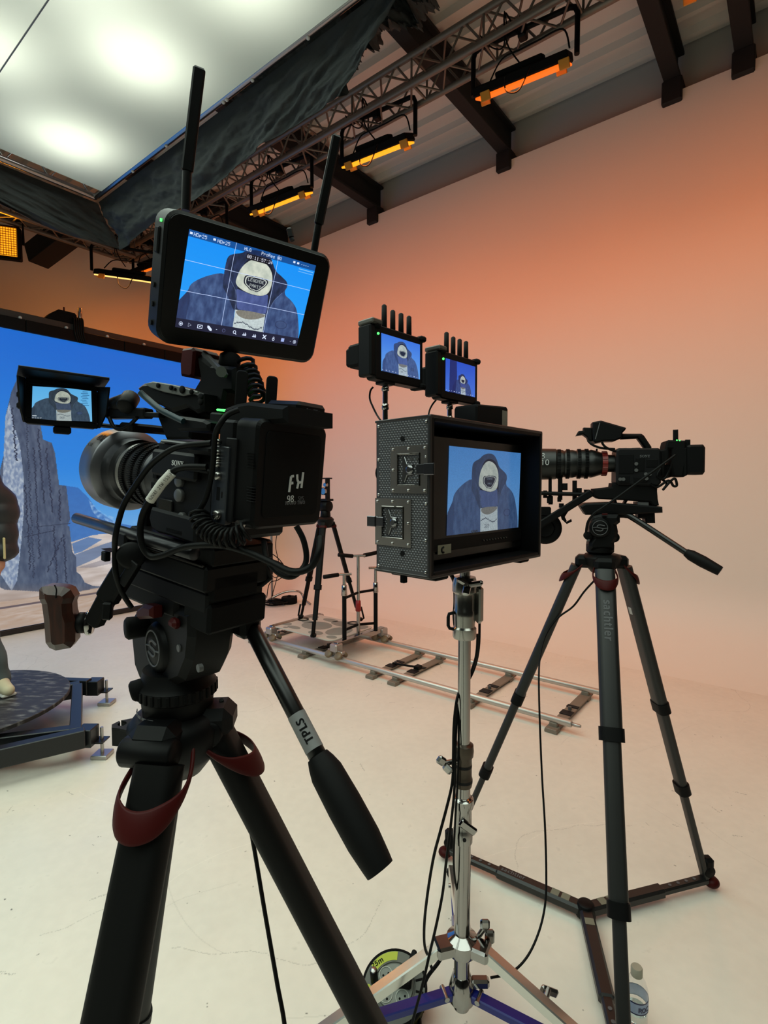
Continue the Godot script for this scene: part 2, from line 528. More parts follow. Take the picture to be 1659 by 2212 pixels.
func setting() -> void:
	# floor
	var b := B.new()
	b.box(Transform3D(Basis(Vector3.UP, yaw_room), R(1.6, 0.0, -0.1)), Vector3(14.2, 0.2, 12.0))
	struct("floor", b, M["cyc paint"])
	# cyclorama: cove, wall and rounded corner
	var path := []
	var rc := 1.5
	var ae := 8.2
	var be := 5.35
	for i in 13: path.append([lerpf(-5.4, ae - rc, i / 12.0), be, Vector2(0, 1)])
	for i in range(1, 13):
		var t := PI / 2 * i / 12.0
		path.append([ae - rc + sin(t) * rc, be - rc + cos(t) * rc, Vector2(sin(t), cos(t))])
	for i in range(1, 9): path.append([ae, lerpf(be - rc, -5.9, i / 8.0), Vector2(1, 0)])
	var prof := []
	for i in 9:
		var t := PI / 2 * i / 8.0
		prof.append(Vector2(0.7 - sin(t) * 0.7, 0.7 - cos(t) * 0.7))
	for y in [1.5, 2.5, 3.5, 4.99]: prof.append(Vector2(0, y))
	for part in 2:
		var lo := 0 if part == 0 else 18
		var hi := 18 if part == 0 else path.size() - 1
		b = B.new()
		b.grid(hi - lo, prof.size() - 1, func(uu: float, vv: float) -> Vector3:
			var p = path[lo + int(round(uu * (hi - lo)))]
			var q: Vector2 = prof[int(round(vv * (prof.size() - 1)))]
			return R(p[0] - p[2].x * q.x, p[1] - p[2].y * q.x, q.y), 1.0)
		for i in range(lo, hi):                # top edge and back
			var p = path[i]
			var q = path[i + 1]
			var hint: Vector3 = U * p[2].x + N * p[2].y
			b.q(R(p[0], p[1], 4.99), R(q[0], q[1], 4.99), R(q[0] + q[2].x * 0.08, q[1] + q[2].y * 0.08, 4.99), R(p[0] + p[2].x * 0.08, p[1] + p[2].y * 0.08, 4.99), Vector3.UP)
			b.q(R(p[0] + p[2].x * 0.08, p[1] + p[2].y * 0.08, 4.99), R(q[0] + q[2].x * 0.08, q[1] + q[2].y * 0.08, 4.99), R(q[0] + q[2].x * 0.08, q[1] + q[2].y * 0.08, 0), R(p[0] + p[2].x * 0.08, p[1] + p[2].y * 0.08, 0), hint)
		struct("wall_back" if part == 0 else "wall_left", b, M["cyc wall paint"])
	# the building behind it
	var br := Basis(Vector3.UP, yaw_room)
	for s in [["wall_back_upper", R(1.6, 5.62, 2.8), Vector3(14.4, 5.6, 0.2)], ["wall_left_upper", R(8.55, 0, 2.8), Vector3(0.2, 5.6, 11.6)], ["wall_front", R(1.6, -6.0, 2.8), Vector3(14.4, 5.6, 0.2)], ["wall_right", R(-5.5, 0, 2.8), Vector3(0.2, 5.6, 11.8)]]:
		b = B.new()
		b.box(Transform3D(br, s[1]), s[2])
		struct(s[0], b, M["upper wall"] if s[0].ends_with("upper") else M["far wall"])
	# roof: corrugated sheets on dark beams
	b = B.new()
	b.box(Transform3D(br, R(1.5, -0.15, 5.62)), Vector3(14.4, 0.2, 11.9))
	var ceil := struct("ceiling", b, M["upper wall"])
	var bb := -3.0
	while bb < 5.45:
		b = B.new()
		var pts := []
		for k in 3:
			var x := bb + k * 0.24
			for q in [[0.0, 5.46], [0.15, 5.46], [0.165, 5.40], [0.21, 5.40], [0.225, 5.46], [0.24, 5.46]]:
				pts.append(Vector2(minf(x + q[0], 5.5), q[1]))
		for i in pts.size() - 1:
			var p: Vector2 = pts[i]
			var q: Vector2 = pts[i + 1]
			if q.x - p.x < 0.001: continue
			b.q(R(-5.3, p.x, p.y), R(8.4, p.x, p.y), R(8.4, q.x, q.y), R(-5.3, q.x, q.y), Vector3.DOWN)
		put("roof_sheet", b, M["roof sheet"], ceil)
		bb += 0.72
	for a in [2.58, 4.4, 0.98, 0.46, 6.2, -0.9]:
		b = B.new()
		b.box(Transform3D(br, R(a, 0.0, 5.10)), Vector3(0.13, 0.03, 10.96), 0.004)
		b.box(Transform3D(br, R(a, 0.0, 5.25)), Vector3(0.03, 0.28, 10.96), 0.004)
		b.box(Transform3D(br, R(a, 0.0, 5.375)), Vector3(0.13, 0.03, 10.96), 0.004)
		var beam := put("roof_beam", b, M["beam"], ceil)
		b = B.new()
		b.box(Transform3D(br, R(a, 5.40, 4.99)), Vector3(0.16, 0.2, 0.2), 0.01)
		put("bracket", b, M["beam"], beam)
	# knee brace of the end wall
	b = B.new()
	b.bar(P(78, 555, 6.85), P(190, 470, 6.5), 0.26, 0.24, Vector3.UP, 0.006)
	struct("trim_1", b, M["beam"], "dark sloping knee brace at the head of the far wall")

var lamp_colour := Color(1.0, 0.50, 0.20)
var orange := 0.85

func silk_frame() -> void:
	var a0 := -1.7
	var a1 := 4.81
	var b0 := -4.0
	var b1 := 2.09
	var y := 4.0
	var t := thing("overhead_frame", "large square overhead frame of silver tube holding a bright white diffusion cloth", "light frame", R(a1, b1, y), Basis(Vector3.UP, yaw_room))
	var inv := t.transform.affine_inverse()
	var L := func(a: float, b: float, yy: float) -> Vector3: return inv * R(a, b, yy)
	var edges := [[a0, b1, a1, b1], [a1, b1, a1, b0], [a1, b0, a0, b0], [a0, b0, a0, b1]]
	for e in edges:
		var m := B.new()
		m.cyl(L.call(e[0], e[1], y), L.call(e[2], e[3], y), 0.025, 0.025, 14)
		put("frame_tube", m, M["steel"], t)
		m = B.new()
		m.cyl(L.call(e[0], e[1], y + 0.22), L.call(e[2], e[3], y + 0.22), 0.025, 0.025, 14)
		var top := put("frame_tube", m, M["steel"], t)
		m = B.new()
		var pa := Vector2(e[0], e[1])
		var pb := Vector2(e[2], e[3])
		var k := int(pa.distance_to(pb) / 0.3)
		for i in k:
			var p := pa.lerp(pb, (i + 0.15) / k)
			var q := pa.lerp(pb, (i + 0.65) / k)
			var r := pa.lerp(pb, (i + 1.15) / k)
			m.cyl(L.call(p.x, p.y, y), L.call(q.x, q.y, y + 0.22), 0.008, 0.008, 6)
			if i < k - 1: m.cyl(L.call(q.x, q.y, y + 0.22), L.call(r.x, r.y, y), 0.008, 0.008, 6)
		var z := put("lacing", m, M["steel"], t)
		z.set_meta("kind", "stuff")
	# the cloth, laced to the inside, sagging a little
	var nz := FastNoiseLite.new()
	nz.seed = 4
	nz.frequency = 0.5
	var c := B.new()
	c.grid(60, 60, func(uu: float, vv: float) -> Vector3:
		var w := minf(minf(uu, 1 - uu), minf(vv, 1 - vv))
		var sag := (1.0 - exp(-w * 9.0)) * 0.05
		var a := lerpf(a0 + 0.01, a1 - 0.16, uu)
		var b := lerpf(b0 + 0.02, b1 - 0.015, vv)
		return L.call(a, b, y - 0.015 - sag + nz.get_noise_2d(a * 3.0, b * 3.0) * 0.02 * minf(1.0, w * 8.0)), -1.0)
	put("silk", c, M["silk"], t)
	c = B.new()
	c.tube([L.call(a0, 1.10, y - 0.075), L.call(1.5, 1.10, y - 0.075), L.call(a1 - 0.2, 1.10, y - 0.07)], 0.004, 6)
	put("seam", c, M["mid grey"], t)
	c = B.new()
	for px in [[636, 53], [523, 155], [472, 202], [464, 207], [343, 305], [276, 364]]:
		var g := G(px[0], px[1], y - 0.02)
		var aa := g.dot(U)
		c.ball(L.call(aa, b1, y - 0.024), Vector3(0.012, 0.012, 0.012), 10)
	put("toggle", c, M["white print"], t)
	# lamps above the cloth: the bright patches on it
	var spots := [[300, 112], [152, 292], [-60, 60], [520, -90], [120, -160]]
	var k := 0
	for px in spots:
		var p := G(px[0], px[1], y)
		var h := thing("space_lamp", ["white lamp behind the biggest bright patch of the overhead cloth, left of the tall antenna", "white lamp behind the bright patch nearest the overhead cloth's corner", "white lamp behind the bright patch at the cloth's seam, cut by the left edge", "white lamp behind the faint glow at the cloth's top edge, near the dark skirt", "white lamp over the overhead cloth just beyond the top edge"][k], "lamp", p + Vector3(0, 0.50, 0), Basis(), "lamps above the diffusion cloth")
		var m := B.new()
		m.cyl(Vector3(0, 0, 0), Vector3(0, 0.25, 0), 0.17, 0.10, 20)
		put("housing", m, M["black"], h)
		m = B.new()
		m.cyl(Vector3(0, -0.012, 0), Vector3(0, -0.002, 0), 0.15, 0.15, 20)
		var gm := glow("lamp face", Color(1, 1, 0.97), 4.0)
		put("lens", m, gm, h)
		m = B.new()
		m.cyl(Vector3(0, 0.25, 0), Vector3(0, 0.55, 0), 0.016, 0.016, 8)
		put("hanger", m, M["black"], h)
		var s := SpotLight3D.new()
		s.name = "lamp_light"
		s.position = p + Vector3(0, 0.45, 0)
		s.rotation.x = -PI / 2
		s.spot_angle = 62.0
		s.spot_angle_attenuation = 1.0
		s.light_color = Color(1.0, 1.0, 0.95)
		s.light_energy = 0.58
		s.light_size = 0.12
		s.spot_range = 15.0
		s.spot_attenuation = 2.0
		s.shadow_enabled = true
		add_child(s, true)
		k += 1

func drape(called: String, label: String, top: Array, bottom: Array, nu: int, folds: float, amp: float, seed_: int, m := "blackout cloth") -> void:
	# cloth hanging between two measured edges; folds push it in and out
	var nz := FastNoiseLite.new()
	nz.seed = seed_
	nz.frequency = 1.0
	var T := spl(top, 8)
	var Bt := spl(bottom, 8)
	var at := func(c: Array, s: float) -> Vector3:
		var f := s * (c.size() - 1)
		var i := mini(int(f), c.size() - 2)
		return (c[i] as Vector3).lerp(c[i + 1], f - i)
	var org: Vector3 = T[0]
	var t := thing(called, label, "cloth", org)
	var nrm: Vector3 = (T[T.size() - 1] - T[0]).cross(Bt[Bt.size() / 2] - T[T.size() / 2]).normalized()
	var c := B.new()
	var fn := func(uu: float, vv: float) -> Vector3:
		var p: Vector3 = at.call(T, uu).lerp(at.call(Bt, uu), vv)
		var d := nz.get_noise_2d(uu * folds, vv * folds * 0.35) * 0.7 + nz.get_noise_2d(uu * folds * 4.7 + 40.0, vv * folds + uu * 3.0) * 0.3
		return p + nrm * d * amp * 1.8 * smoothstep(0.0, 0.25, vv) - org
	c.grid(nu, 40, fn, 1.0)
	c.grid(nu, 40, func(uu: float, vv: float) -> Vector3: return fn.call(uu, vv) - nrm * 0.004, -1.0)
	put("cloth_panel", c, M[m], t)

func drapes() -> void:
	var y := 3.98
	# along the near long side of the frame
	var b1 := 2.13
	var top := []
	for a in [4.83, 4.2, 3.4, 2.6, 1.9, 1.5]: top.append(R(a, b1, y))
	var bot := []
	for q in [[262, 540], [330, 480], [420, 432], [520, 350], [620, 283], [735, 208]]:
		bot.append(on(q[0], q[1], R(0, b1 + 0.12, 0), N))
	drape("blackout_skirt", "long dark blackout cloth hanging from the right side of the overhead frame beside the truss", top, bot, 90, 3.0, 0.05, 3)
	# second layer, gathered, nearer the top of the frame
	top = []
	for q in [[478, 205], [560, 128], [640, 58], [705, -6], [760, -60]]: top.append(on(q[0], q[1], R(0, b1 + 0.16, 0), N))
	bot = []
	for q in [[480, 212], [560, 228], [640, 226], [735, 203], [752, 60]]: bot.append(on(q[0], q[1], R(0, b1 + 0.16, 0), N))
	drape("gathered_skirt", "pale-creased fold of dark cloth bunched over the blackout skirt, ending at the truss", top, bot, 60, 4.0, 0.07, 8)
	# bunch at the top
	top = []
	for q in [[742, -60], [820, -60], [905, -70], [980, -80]]: top.append(on(q[0], q[1], R(0, b1 + 0.3, 0), N))
	bot = []
	for q in [[735, 150], [790, 90], [870, 62], [930, -10]]: bot.append(on(q[0], q[1], R(0, b1 + 0.3, 0), N))
	drape("cloth_bunch", "dark cloth bundle tied up at the top of the picture above the truss", top, bot, 60, 5.0, 0.16, 15)
	# along the far end of the frame
	top = []
	for b in [2.13, 1.2, 0.2, -0.9, -2.2]: top.append(R(4.86, b, y))
	bot = []
	for q in [[262, 540], [225, 528], [150, 508], [60, 470], [0, 440], [-120, 400]]: bot.append(on(q[0], q[1], R(4.95, 0, 0), U))
	drape("end_skirt", "dark blackout cloth hanging from the far end of the overhead frame above the screen wall", top, bot, 80, 3.0, 0.05, 23)

func truss(called: String, label: String, p0: Vector3, p1: Vector3, s: float, side: Vector3, bays: int) -> void:
	var t := thing(called, label, "truss", p0)
	var d := p1 - p0
	var up := Vector3.UP * s
	var o := [Vector3.ZERO, side * s, up, side * s + up]
	for k in 4:
		var b := B.new()
		b.cyl(o[k], o[k] + d, 0.0255, 0.0255, 14)
		put("chord", b, M["truss metal"], t)
	for face in [[0, 1], [0, 2], [1, 3], [2, 3]]:
		for i in bays:
			var b := B.new()
			var f0 := d * (float(i) / bays)
			var f1 := d * (i + 0.5) / bays
			var f2 := d * (i + 1.0) / bays
			b.cyl(o[face[0]] + f0, o[face[1]] + f1, 0.009, 0.009, 7)
			b.cyl(o[face[1]] + f1, o[face[0]] + f2, 0.009, 0.009, 7)
			if i % 2 == 0: b.cyl(o[face[0]] + f0, o[face[1]] + f0, 0.009, 0.009, 7)
			put("brace", b, M["truss metal"], t)

func soft_lamp(label: String, p0: Vector3, p1: Vector3, tilt: float, out: Vector3, face: String, top_y: float, energy: float, group := "orange lamps hung under the truss") -> void:
	# panel lamp in a square yoke: p0, p1 are the two ends of its face
	var mid := (p0 + p1) * 0.5
	var x := (p1 - p0).normalized()
	var len := p0.distance_to(p1)
	var w := 0.18
	var t := thing("panel_lamp", label, "lamp", mid + Vector3(0, 0.3, 0), Basis(x, Vector3.UP, x.cross(Vector3.UP)), group)
	var inv := t.transform.basis.inverse()
	var od: Vector3 = (inv * out)
	var fn := (Vector3.DOWN * cos(tilt) + od * sin(tilt)).normalized()
	var z := Vector3(1, 0, 0).cross(-fn).normalized()
	var bs := Basis(Vector3(1, 0, 0), -fn, z)
	var c := Vector3(0, -0.3, 0)
	var b := B.new()
	b.box(Transform3D(bs, c - fn * 0.04), Vector3(len, 0.06, w), 0.008)
	b.box(Transform3D(bs, c - fn * 0.09), Vector3(len * 0.5, 0.045, w * 0.5), 0.008)
	put("housing", b, M["black matt"], t)
	b = B.new()
	b.box(Transform3D(bs, c), Vector3(len - 0.02, 0.016, w - 0.02), 0.004)
	put("diffuser", b, M[face], t)
	for e in [[-1, -1], [1, 1], [-0.8, 1], [0.82, -1]]:
		b = B.new()
		b.box(Transform3D(bs, c + bs * Vector3(e[0] * (len / 2 - 0.03), -0.005, e[1] * w / 2)), Vector3(0.07, 0.06, 0.02), 0.003)
		put("corner_clip", b, M["yellow tab"], t)
	b = B.new()
	var h := len / 2 + 0.035
	var yk := [c + Vector3(-h, 0.04, 0), Vector3(-h, 0.01, 0), Vector3(-h + 0.015, 0.05, 0), Vector3(-h + 0.05, 0.065, 0), Vector3(h - 0.05, 0.065, 0), Vector3(h - 0.015, 0.05, 0), Vector3(h, 0.01, 0), c + Vector3(h, 0.04, 0)]
	b.tube(yk, 0.018, 10)
	put("yoke", b, M["black"], t)
	b = B.new()
	var ty := top_y - mid.y - 0.3
	b.cyl(Vector3(0, 0.05, 0), Vector3(0, ty, 0), 0.017, 0.017, 10)
	b.bx(Vector3(0, ty, 0), Vector3(0.06, 0.09, 0.07), 0.01)
	b.bx(Vector3(0, 0.065, 0), Vector3(0.06, 0.05, 0.05), 0.01)
	put("hook_clamp", b, M["black"], t)
	b = B.new()
	rng.seed = int(mid.x * 1000.0)
	b.tube(spl([c + Vector3(-len * 0.35, 0.08, 0.02), Vector3(-len * 0.2, -0.12, 0.05), Vector3(0.0, -0.1, 0.04), c + Vector3(0.12, 0.2, 0.05), c + Vector3(len * 0.42, 0.22, 0.03), c + Vector3(len * 0.48, 0.1, 0)]), 0.006, 6)
	b.tube(spl([c + Vector3(-0.08, -0.02, 0.14), c + Vector3(-0.06, -0.14, 0.17), c + Vector3(0.03, -0.17, 0.17), c + Vector3(0.1, -0.02, 0.15)]), 0.005, 6)
	b.tube(spl([c + Vector3(-0.02, 0.14, 0), Vector3(-0.1, -0.02, 0.05), Vector3(-0.12, 0.2, 0.04), Vector3(-0.03, ty - 0.02, 0.03)]), 0.006, 6)
	b.tube(spl([Vector3(-len * 0.45, 0.12, 0.04), Vector3(-len * 0.3, -0.02, 0.06), Vector3(-len * 0.18, -0.03, 0.05), Vector3(-0.12, 0.2, 0.05), Vector3(-0.1, ty, 0.02)]), 0.005, 6)
	put("cable", b, M["cord"], t)
	var l := SpotLight3D.new()                 # the grid keeps the beam narrow
	l.name = "panel_light"
	l.light_color = lamp_colour if face != "warm strip" else Color(1.0, 0.62, 0.3)
	l.light_energy = energy
	l.light_size = w * 0.5
	l.spot_angle = 62.0
	l.spot_angle_attenuation = 1.0
	l.spot_range = 30.0
	l.spot_attenuation = 2.0
	l.shadow_enabled = true
	var wf := t.basis * fn
	l.transform = Transform3D(Basis(x, (-wf).cross(x), -wf), t.transform * (c + fn * 0.03))
	add_child(l, true)
	area("panel_glow", t.transform * (c + fn * 0.02), wf, Vector2(len - 0.02, w - 0.02), l.light_color, energy * 1.15, x)

func overhead() -> void:
	silk_frame()
	drapes()
	truss("truss", "long aluminium box truss carrying the orange lamps under the roof", R(-3.2, 3.54, 4.72), R(7.6, 3.54, 4.72), 0.22, N, 34)
	truss("truss", "short truss section across the far end above the screen wall", R(6.75, 3.4, 4.45), R(6.75, -3.0, 4.45), 0.22, U, 20)
	var names := ["nearest orange lamp bar in a black square yoke under the truss", "middle orange lamp bar hanging just right of the tall right antenna", "third orange lamp bar, directly above the field monitor", "orange lamp at the top right edge, mostly cut off", "orange lamp under the truss behind the field monitor", "orange lamp under the truss near the far corner", "orange lamp under the truss beyond the picture"]
	var k := 0
	for a in [[1.97, 1.30], [3.31, 2.63], [4.62, 3.86], [0.62, -0.05], [5.95, 5.25], [7.2, 6.5], [-0.75, -1.45]]:
		soft_lamp(names[k], R(a[0], 3.62, 4.40), R(a[1], 3.70, 4.40), 0.50, N, "orange face" if k != 1 and k != 2 else "amber face", 4.74, orange)
		k += 1
	soft_lamp("black lamp with a thin warm strip of light, hanging left of the field monitor", P(205, 592, 6.6), P(345, 612, 6.75), 0.5, U, "warm strip", 4.5, orange * 0.8, "lamps at the far end")
	# panel lamp at the left edge
	var t := thing("panel_lamp", "glowing amber honeycomb panel lamp cut off by the left edge", "lamp", P(-10, 518, 5.9), Basis(Vector3.UP, 0.35), "lamps at the far end")
	var b := B.new()
	b.bx(Vector3(0, 0, -0.05), Vector3(0.46, 0.36, 0.09), 0.01)
	put("housing", b, M["black matt"], t)
	b = B.new()
	b.bx(Vector3(0, 0, 0), Vector3(0.40, 0.31, 0.01), 0.002)
	put("diffuser", b, M["amber face"], t)
	b = B.new()
	for i in 17:
		b.bx(Vector3(-0.2 + i * 0.025, 0, 0.012), Vector3(0.003, 0.31, 0.012))
		if i < 13: b.bx(Vector3(0, -0.15 + i * 0.025, 0.012), Vector3(0.40, 0.003, 0.012))
	put("honeycomb_grid", b, M["yellow tab"], t).set_meta("kind", "stuff")
	b = B.new()
	b.tube([Vector3(-0.25, 0, -0.05), Vector3(-0.25, 0.26, -0.05), Vector3(0.25, 0.26, -0.05), Vector3(0.25, 0, -0.05)], 0.014, 8)
	b.cyl(Vector3(0, 0.26, -0.05), Vector3(0, 0.6, -0.05), 0.016, 0.016, 8)
	put("yoke", b, M["black"], t)
	area("panel_light", t.transform * Vector3(0, 0, 0.03), t.basis.z, Vector2(0.4, 0.31), Color(1.0, 0.62, 0.1), 1.0, Vector3.UP)

func fill(im: Image, poly: Array, fn: Callable) -> void:
	var p := PackedVector2Array(poly)
	var lo := p[0]
	var hi := p[0]
	for q in p:
		lo = lo.min(q)
		hi = hi.max(q)
	for y in range(maxi(0, int(lo.y)), mini(im.get_height(), int(hi.y) + 2)):
		for x in range(maxi(0, int(lo.x)), mini(im.get_width(), int(hi.x) + 2)):
			if Geometry2D.is_point_in_polygon(Vector2(x + 0.5, y + 0.5), p):
				im.set_pixel(x, y, fn.call(x, y, im.get_pixel(x, y)))

func desert_image() -> ImageTexture:           # the picture the screen wall shows: blue sky, rock tower, dunes
	var w := 1060
	var h := 600
	var b0 := -1.5
	var s := w / 5.5
	var T := func(b: float, y: float) -> Vector2: return Vector2((b - b0) * s, (3.1 - y) / 3.1 * h)
	var im := Image.create(w, h, false, Image.FORMAT_RGB8)
	var n1 := FastNoiseLite.new()
	n1.seed = 31
	n1.frequency = 0.012
	var n2 := FastNoiseLite.new()
	n2.seed = 33
	n2.frequency = 0.07
	for y in h:
		for x in w:
			var t := float(y) / h
			var sky := rgb(6, 104, 208).lerp(rgb(34, 130, 222), smoothstep(0.0, 0.45, t)).lerp(rgb(112, 172, 226), smoothstep(0.4, 0.75, t))
			var k := n1.get_noise_2d(x, y * 1.6) * 0.5 + 0.5 + n2.get_noise_2d(x, y) * 0.04
			var cl := smoothstep(0.7, 0.95, k) * smoothstep(0.18, 0.5, t) * 0.4
			im.set_pixel(x, y, sky.lerp(rgb(165, 200, 232), cl))
	var P2 := func(l: Array) -> Array:
		var o := []
		for q in l: o.append(T.call(q[0], q[1]))
		return o
	# cloud bank
	fill(im, P2.call([[2.3, 1.5], [2.46, 1.47], [2.56, 1.36], [2.66, 1.2], [2.75, 1.13], [2.86, 1.05], [3.13, 0.98], [3.5, 0.8], [4.0, 0.72], [4.0, 0.6], [2.3, 0.6]]), func(x, y, c): return c.lerp(rgb(48, 98, 170), 0.75 + n2.get_noise_2d(x, y) * 0.1))
	fill(im, P2.call([[2.56, 1.34], [2.66, 1.22], [2.75, 1.15], [2.9, 1.1], [2.9, 1.0], [2.7, 1.06], [2.6, 1.2]]), func(x, y, c): return c.lerp(rgb(160, 195, 230), clampf(0.35 + n2.get_noise_2d(x, y) * 0.9, 0.0, 0.8)))
	# dunes
	var sand := func(x, y, c): return rgb(178, 164, 156).lerp(rgb(214, 205, 202), clampf(0.5 + n1.get_noise_2d(x * 0.5, y * 3.0) * 1.2, 0.0, 1.0))
	fill(im, P2.call([[-1.5, 0.95], [0.5, 0.8], [1.5, 0.95], [2.38, 0.86], [2.6, 0.92], [2.85, 0.93], [3.2, 0.86], [4.0, 0.98], [4.0, 0.0], [-1.5, 0.0]]), sand)
	fill(im, P2.call([[2.38, 0.84], [2.55, 0.90], [2.7, 0.86], [2.48, 0.74], [2.4, 0.72]]), func(_x, _y, c): return c.lerp(rgb(70, 112, 170), 0.8))
	fill(im, P2.call([[2.4, 0.71], [2.7, 0.80], [2.95, 0.86], [2.8, 0.74], [2.62, 0.64], [2.42, 0.57]]), func(_x, _y, c): return c.lerp(rgb(84, 110, 150), 0.75))
	fill(im, P2.call([[2.42, 0.56], [2.7, 0.62], [3.1, 0.68], [2.9, 0.58], [2.6, 0.54]]), func(_x, _y, c): return c.lerp(rgb(120, 118, 130), 0.5))
	fill(im, P2.call([[-1.5, 0.3], [4.0, 0.3], [4.0, 0.0], [-1.5, 0.0]]), func(x, y, c): return c.lerp(rgb(176, 152, 134), 0.75 + n2.get_noise_2d(x * 0.4, y * 2.0) * 0.5))
	fill(im, P2.call([[-1.5, 0.225], [4.0, 0.255], [4.0, 0.235], [-1.5, 0.2]]), func(_x, _y, c): return c.lerp(rgb(70, 62, 74), 0.75))
	# rock tower
	var rock := func(x, y, c):
		var k: float = n2.get_noise_2d(x * 1.5, y * 0.5) * 0.5 + n1.get_noise_2d(x * 2.0, y) * 0.4
		return rgb(58, 72, 98).lerp(rgb(96, 110, 132), clampf(0.35 + k, 0.0, 1.0))
	fill(im, P2.call([[1.70, 0.45], [1.74, 1.66], [1.79, 1.87], [1.80, 2.2], [1.86, 2.46], [1.92, 2.62], [2.0, 2.5], [2.05, 2.3], [2.11, 2.15], [2.13, 1.99], [2.21, 1.96], [2.24, 1.85], [2.25, 1.72], [2.27, 1.5], [2.34, 1.49], [2.355, 1.3], [2.37, 1.12], [2.34, 1.05], [2.36, 1.03], [2.38, 0.75], [2.42, 0.68], [2.42, 0.51], [2.46, 0.47], [2.5, 0.38], [2.58, 0.33], [2.70, 0.3], [2.34, 0.28], [2.09, 0.34], [1.74, 0.42]]), rock)
	fill(im, P2.call([[1.70, 0.6], [1.78, 1.9], [1.80, 2.2], [1.84, 2.35], [1.88, 2.1], [1.92, 1.9], [1.94, 1.6], [1.93, 1.2], [1.9, 0.9], [1.85, 0.5], [1.80, 0.4]]), func(x, y, c): return rgb(118, 136, 166).lerp(rgb(172, 184, 198), clampf(0.4 + n2.get_noise_2d(x * 2.0, y) * 1.3, 0.0, 1.0)))
	for cr in [[1.86, 2.3, 1.88, 1.75], [1.98, 2.3, 2.0, 0.5], [2.08, 2.1, 2.12, 1.3], [2.15, 1.9, 2.2, 1.2], [2.27, 1.45, 2.26, 1.1], [2.03, 1.05, 2.36, 1.07], [1.93, 0.95, 2.2, 1.0], [2.12, 0.55, 2.3, 0.95], [2.2, 1.05, 2.22, 0.4], [1.95, 1.5, 1.97, 0.6], [2.3, 0.9, 2.31, 0.4], [2.04, 1.9, 2.06, 0.7]]:
		var q := Vector2(cr[0], cr[1])
		var e := Vector2(cr[2], cr[3])
		for i in 260:
			var m: Vector2 = q.lerp(e, i / 260.0)
			var px: Vector2 = T.call(m.x, m.y)
			px.x += n2.get_noise_2d(px.y * 2.0, cr[0] * 500.0) * 4.0
			for d in 2:
				im.set_pixel(clampi(int(px.x) + d, 0, w - 1), clampi(int(px.y), 0, h - 1), rgb(38, 48, 72))
	fill(im, P2.call([[1.6, 0.5], [1.9, 0.55], [2.3, 0.52], [2.7, 0.36], [2.75, 0.28], [1.6, 0.3]]), func(x, y, c): return c.lerp(rgb(150, 132, 122), clampf((y / float(h) - 0.83) * 9.0 - (x - 600) / 400.0, 0.0, 0.75)))
	return ImageTexture.create_from_image(im)

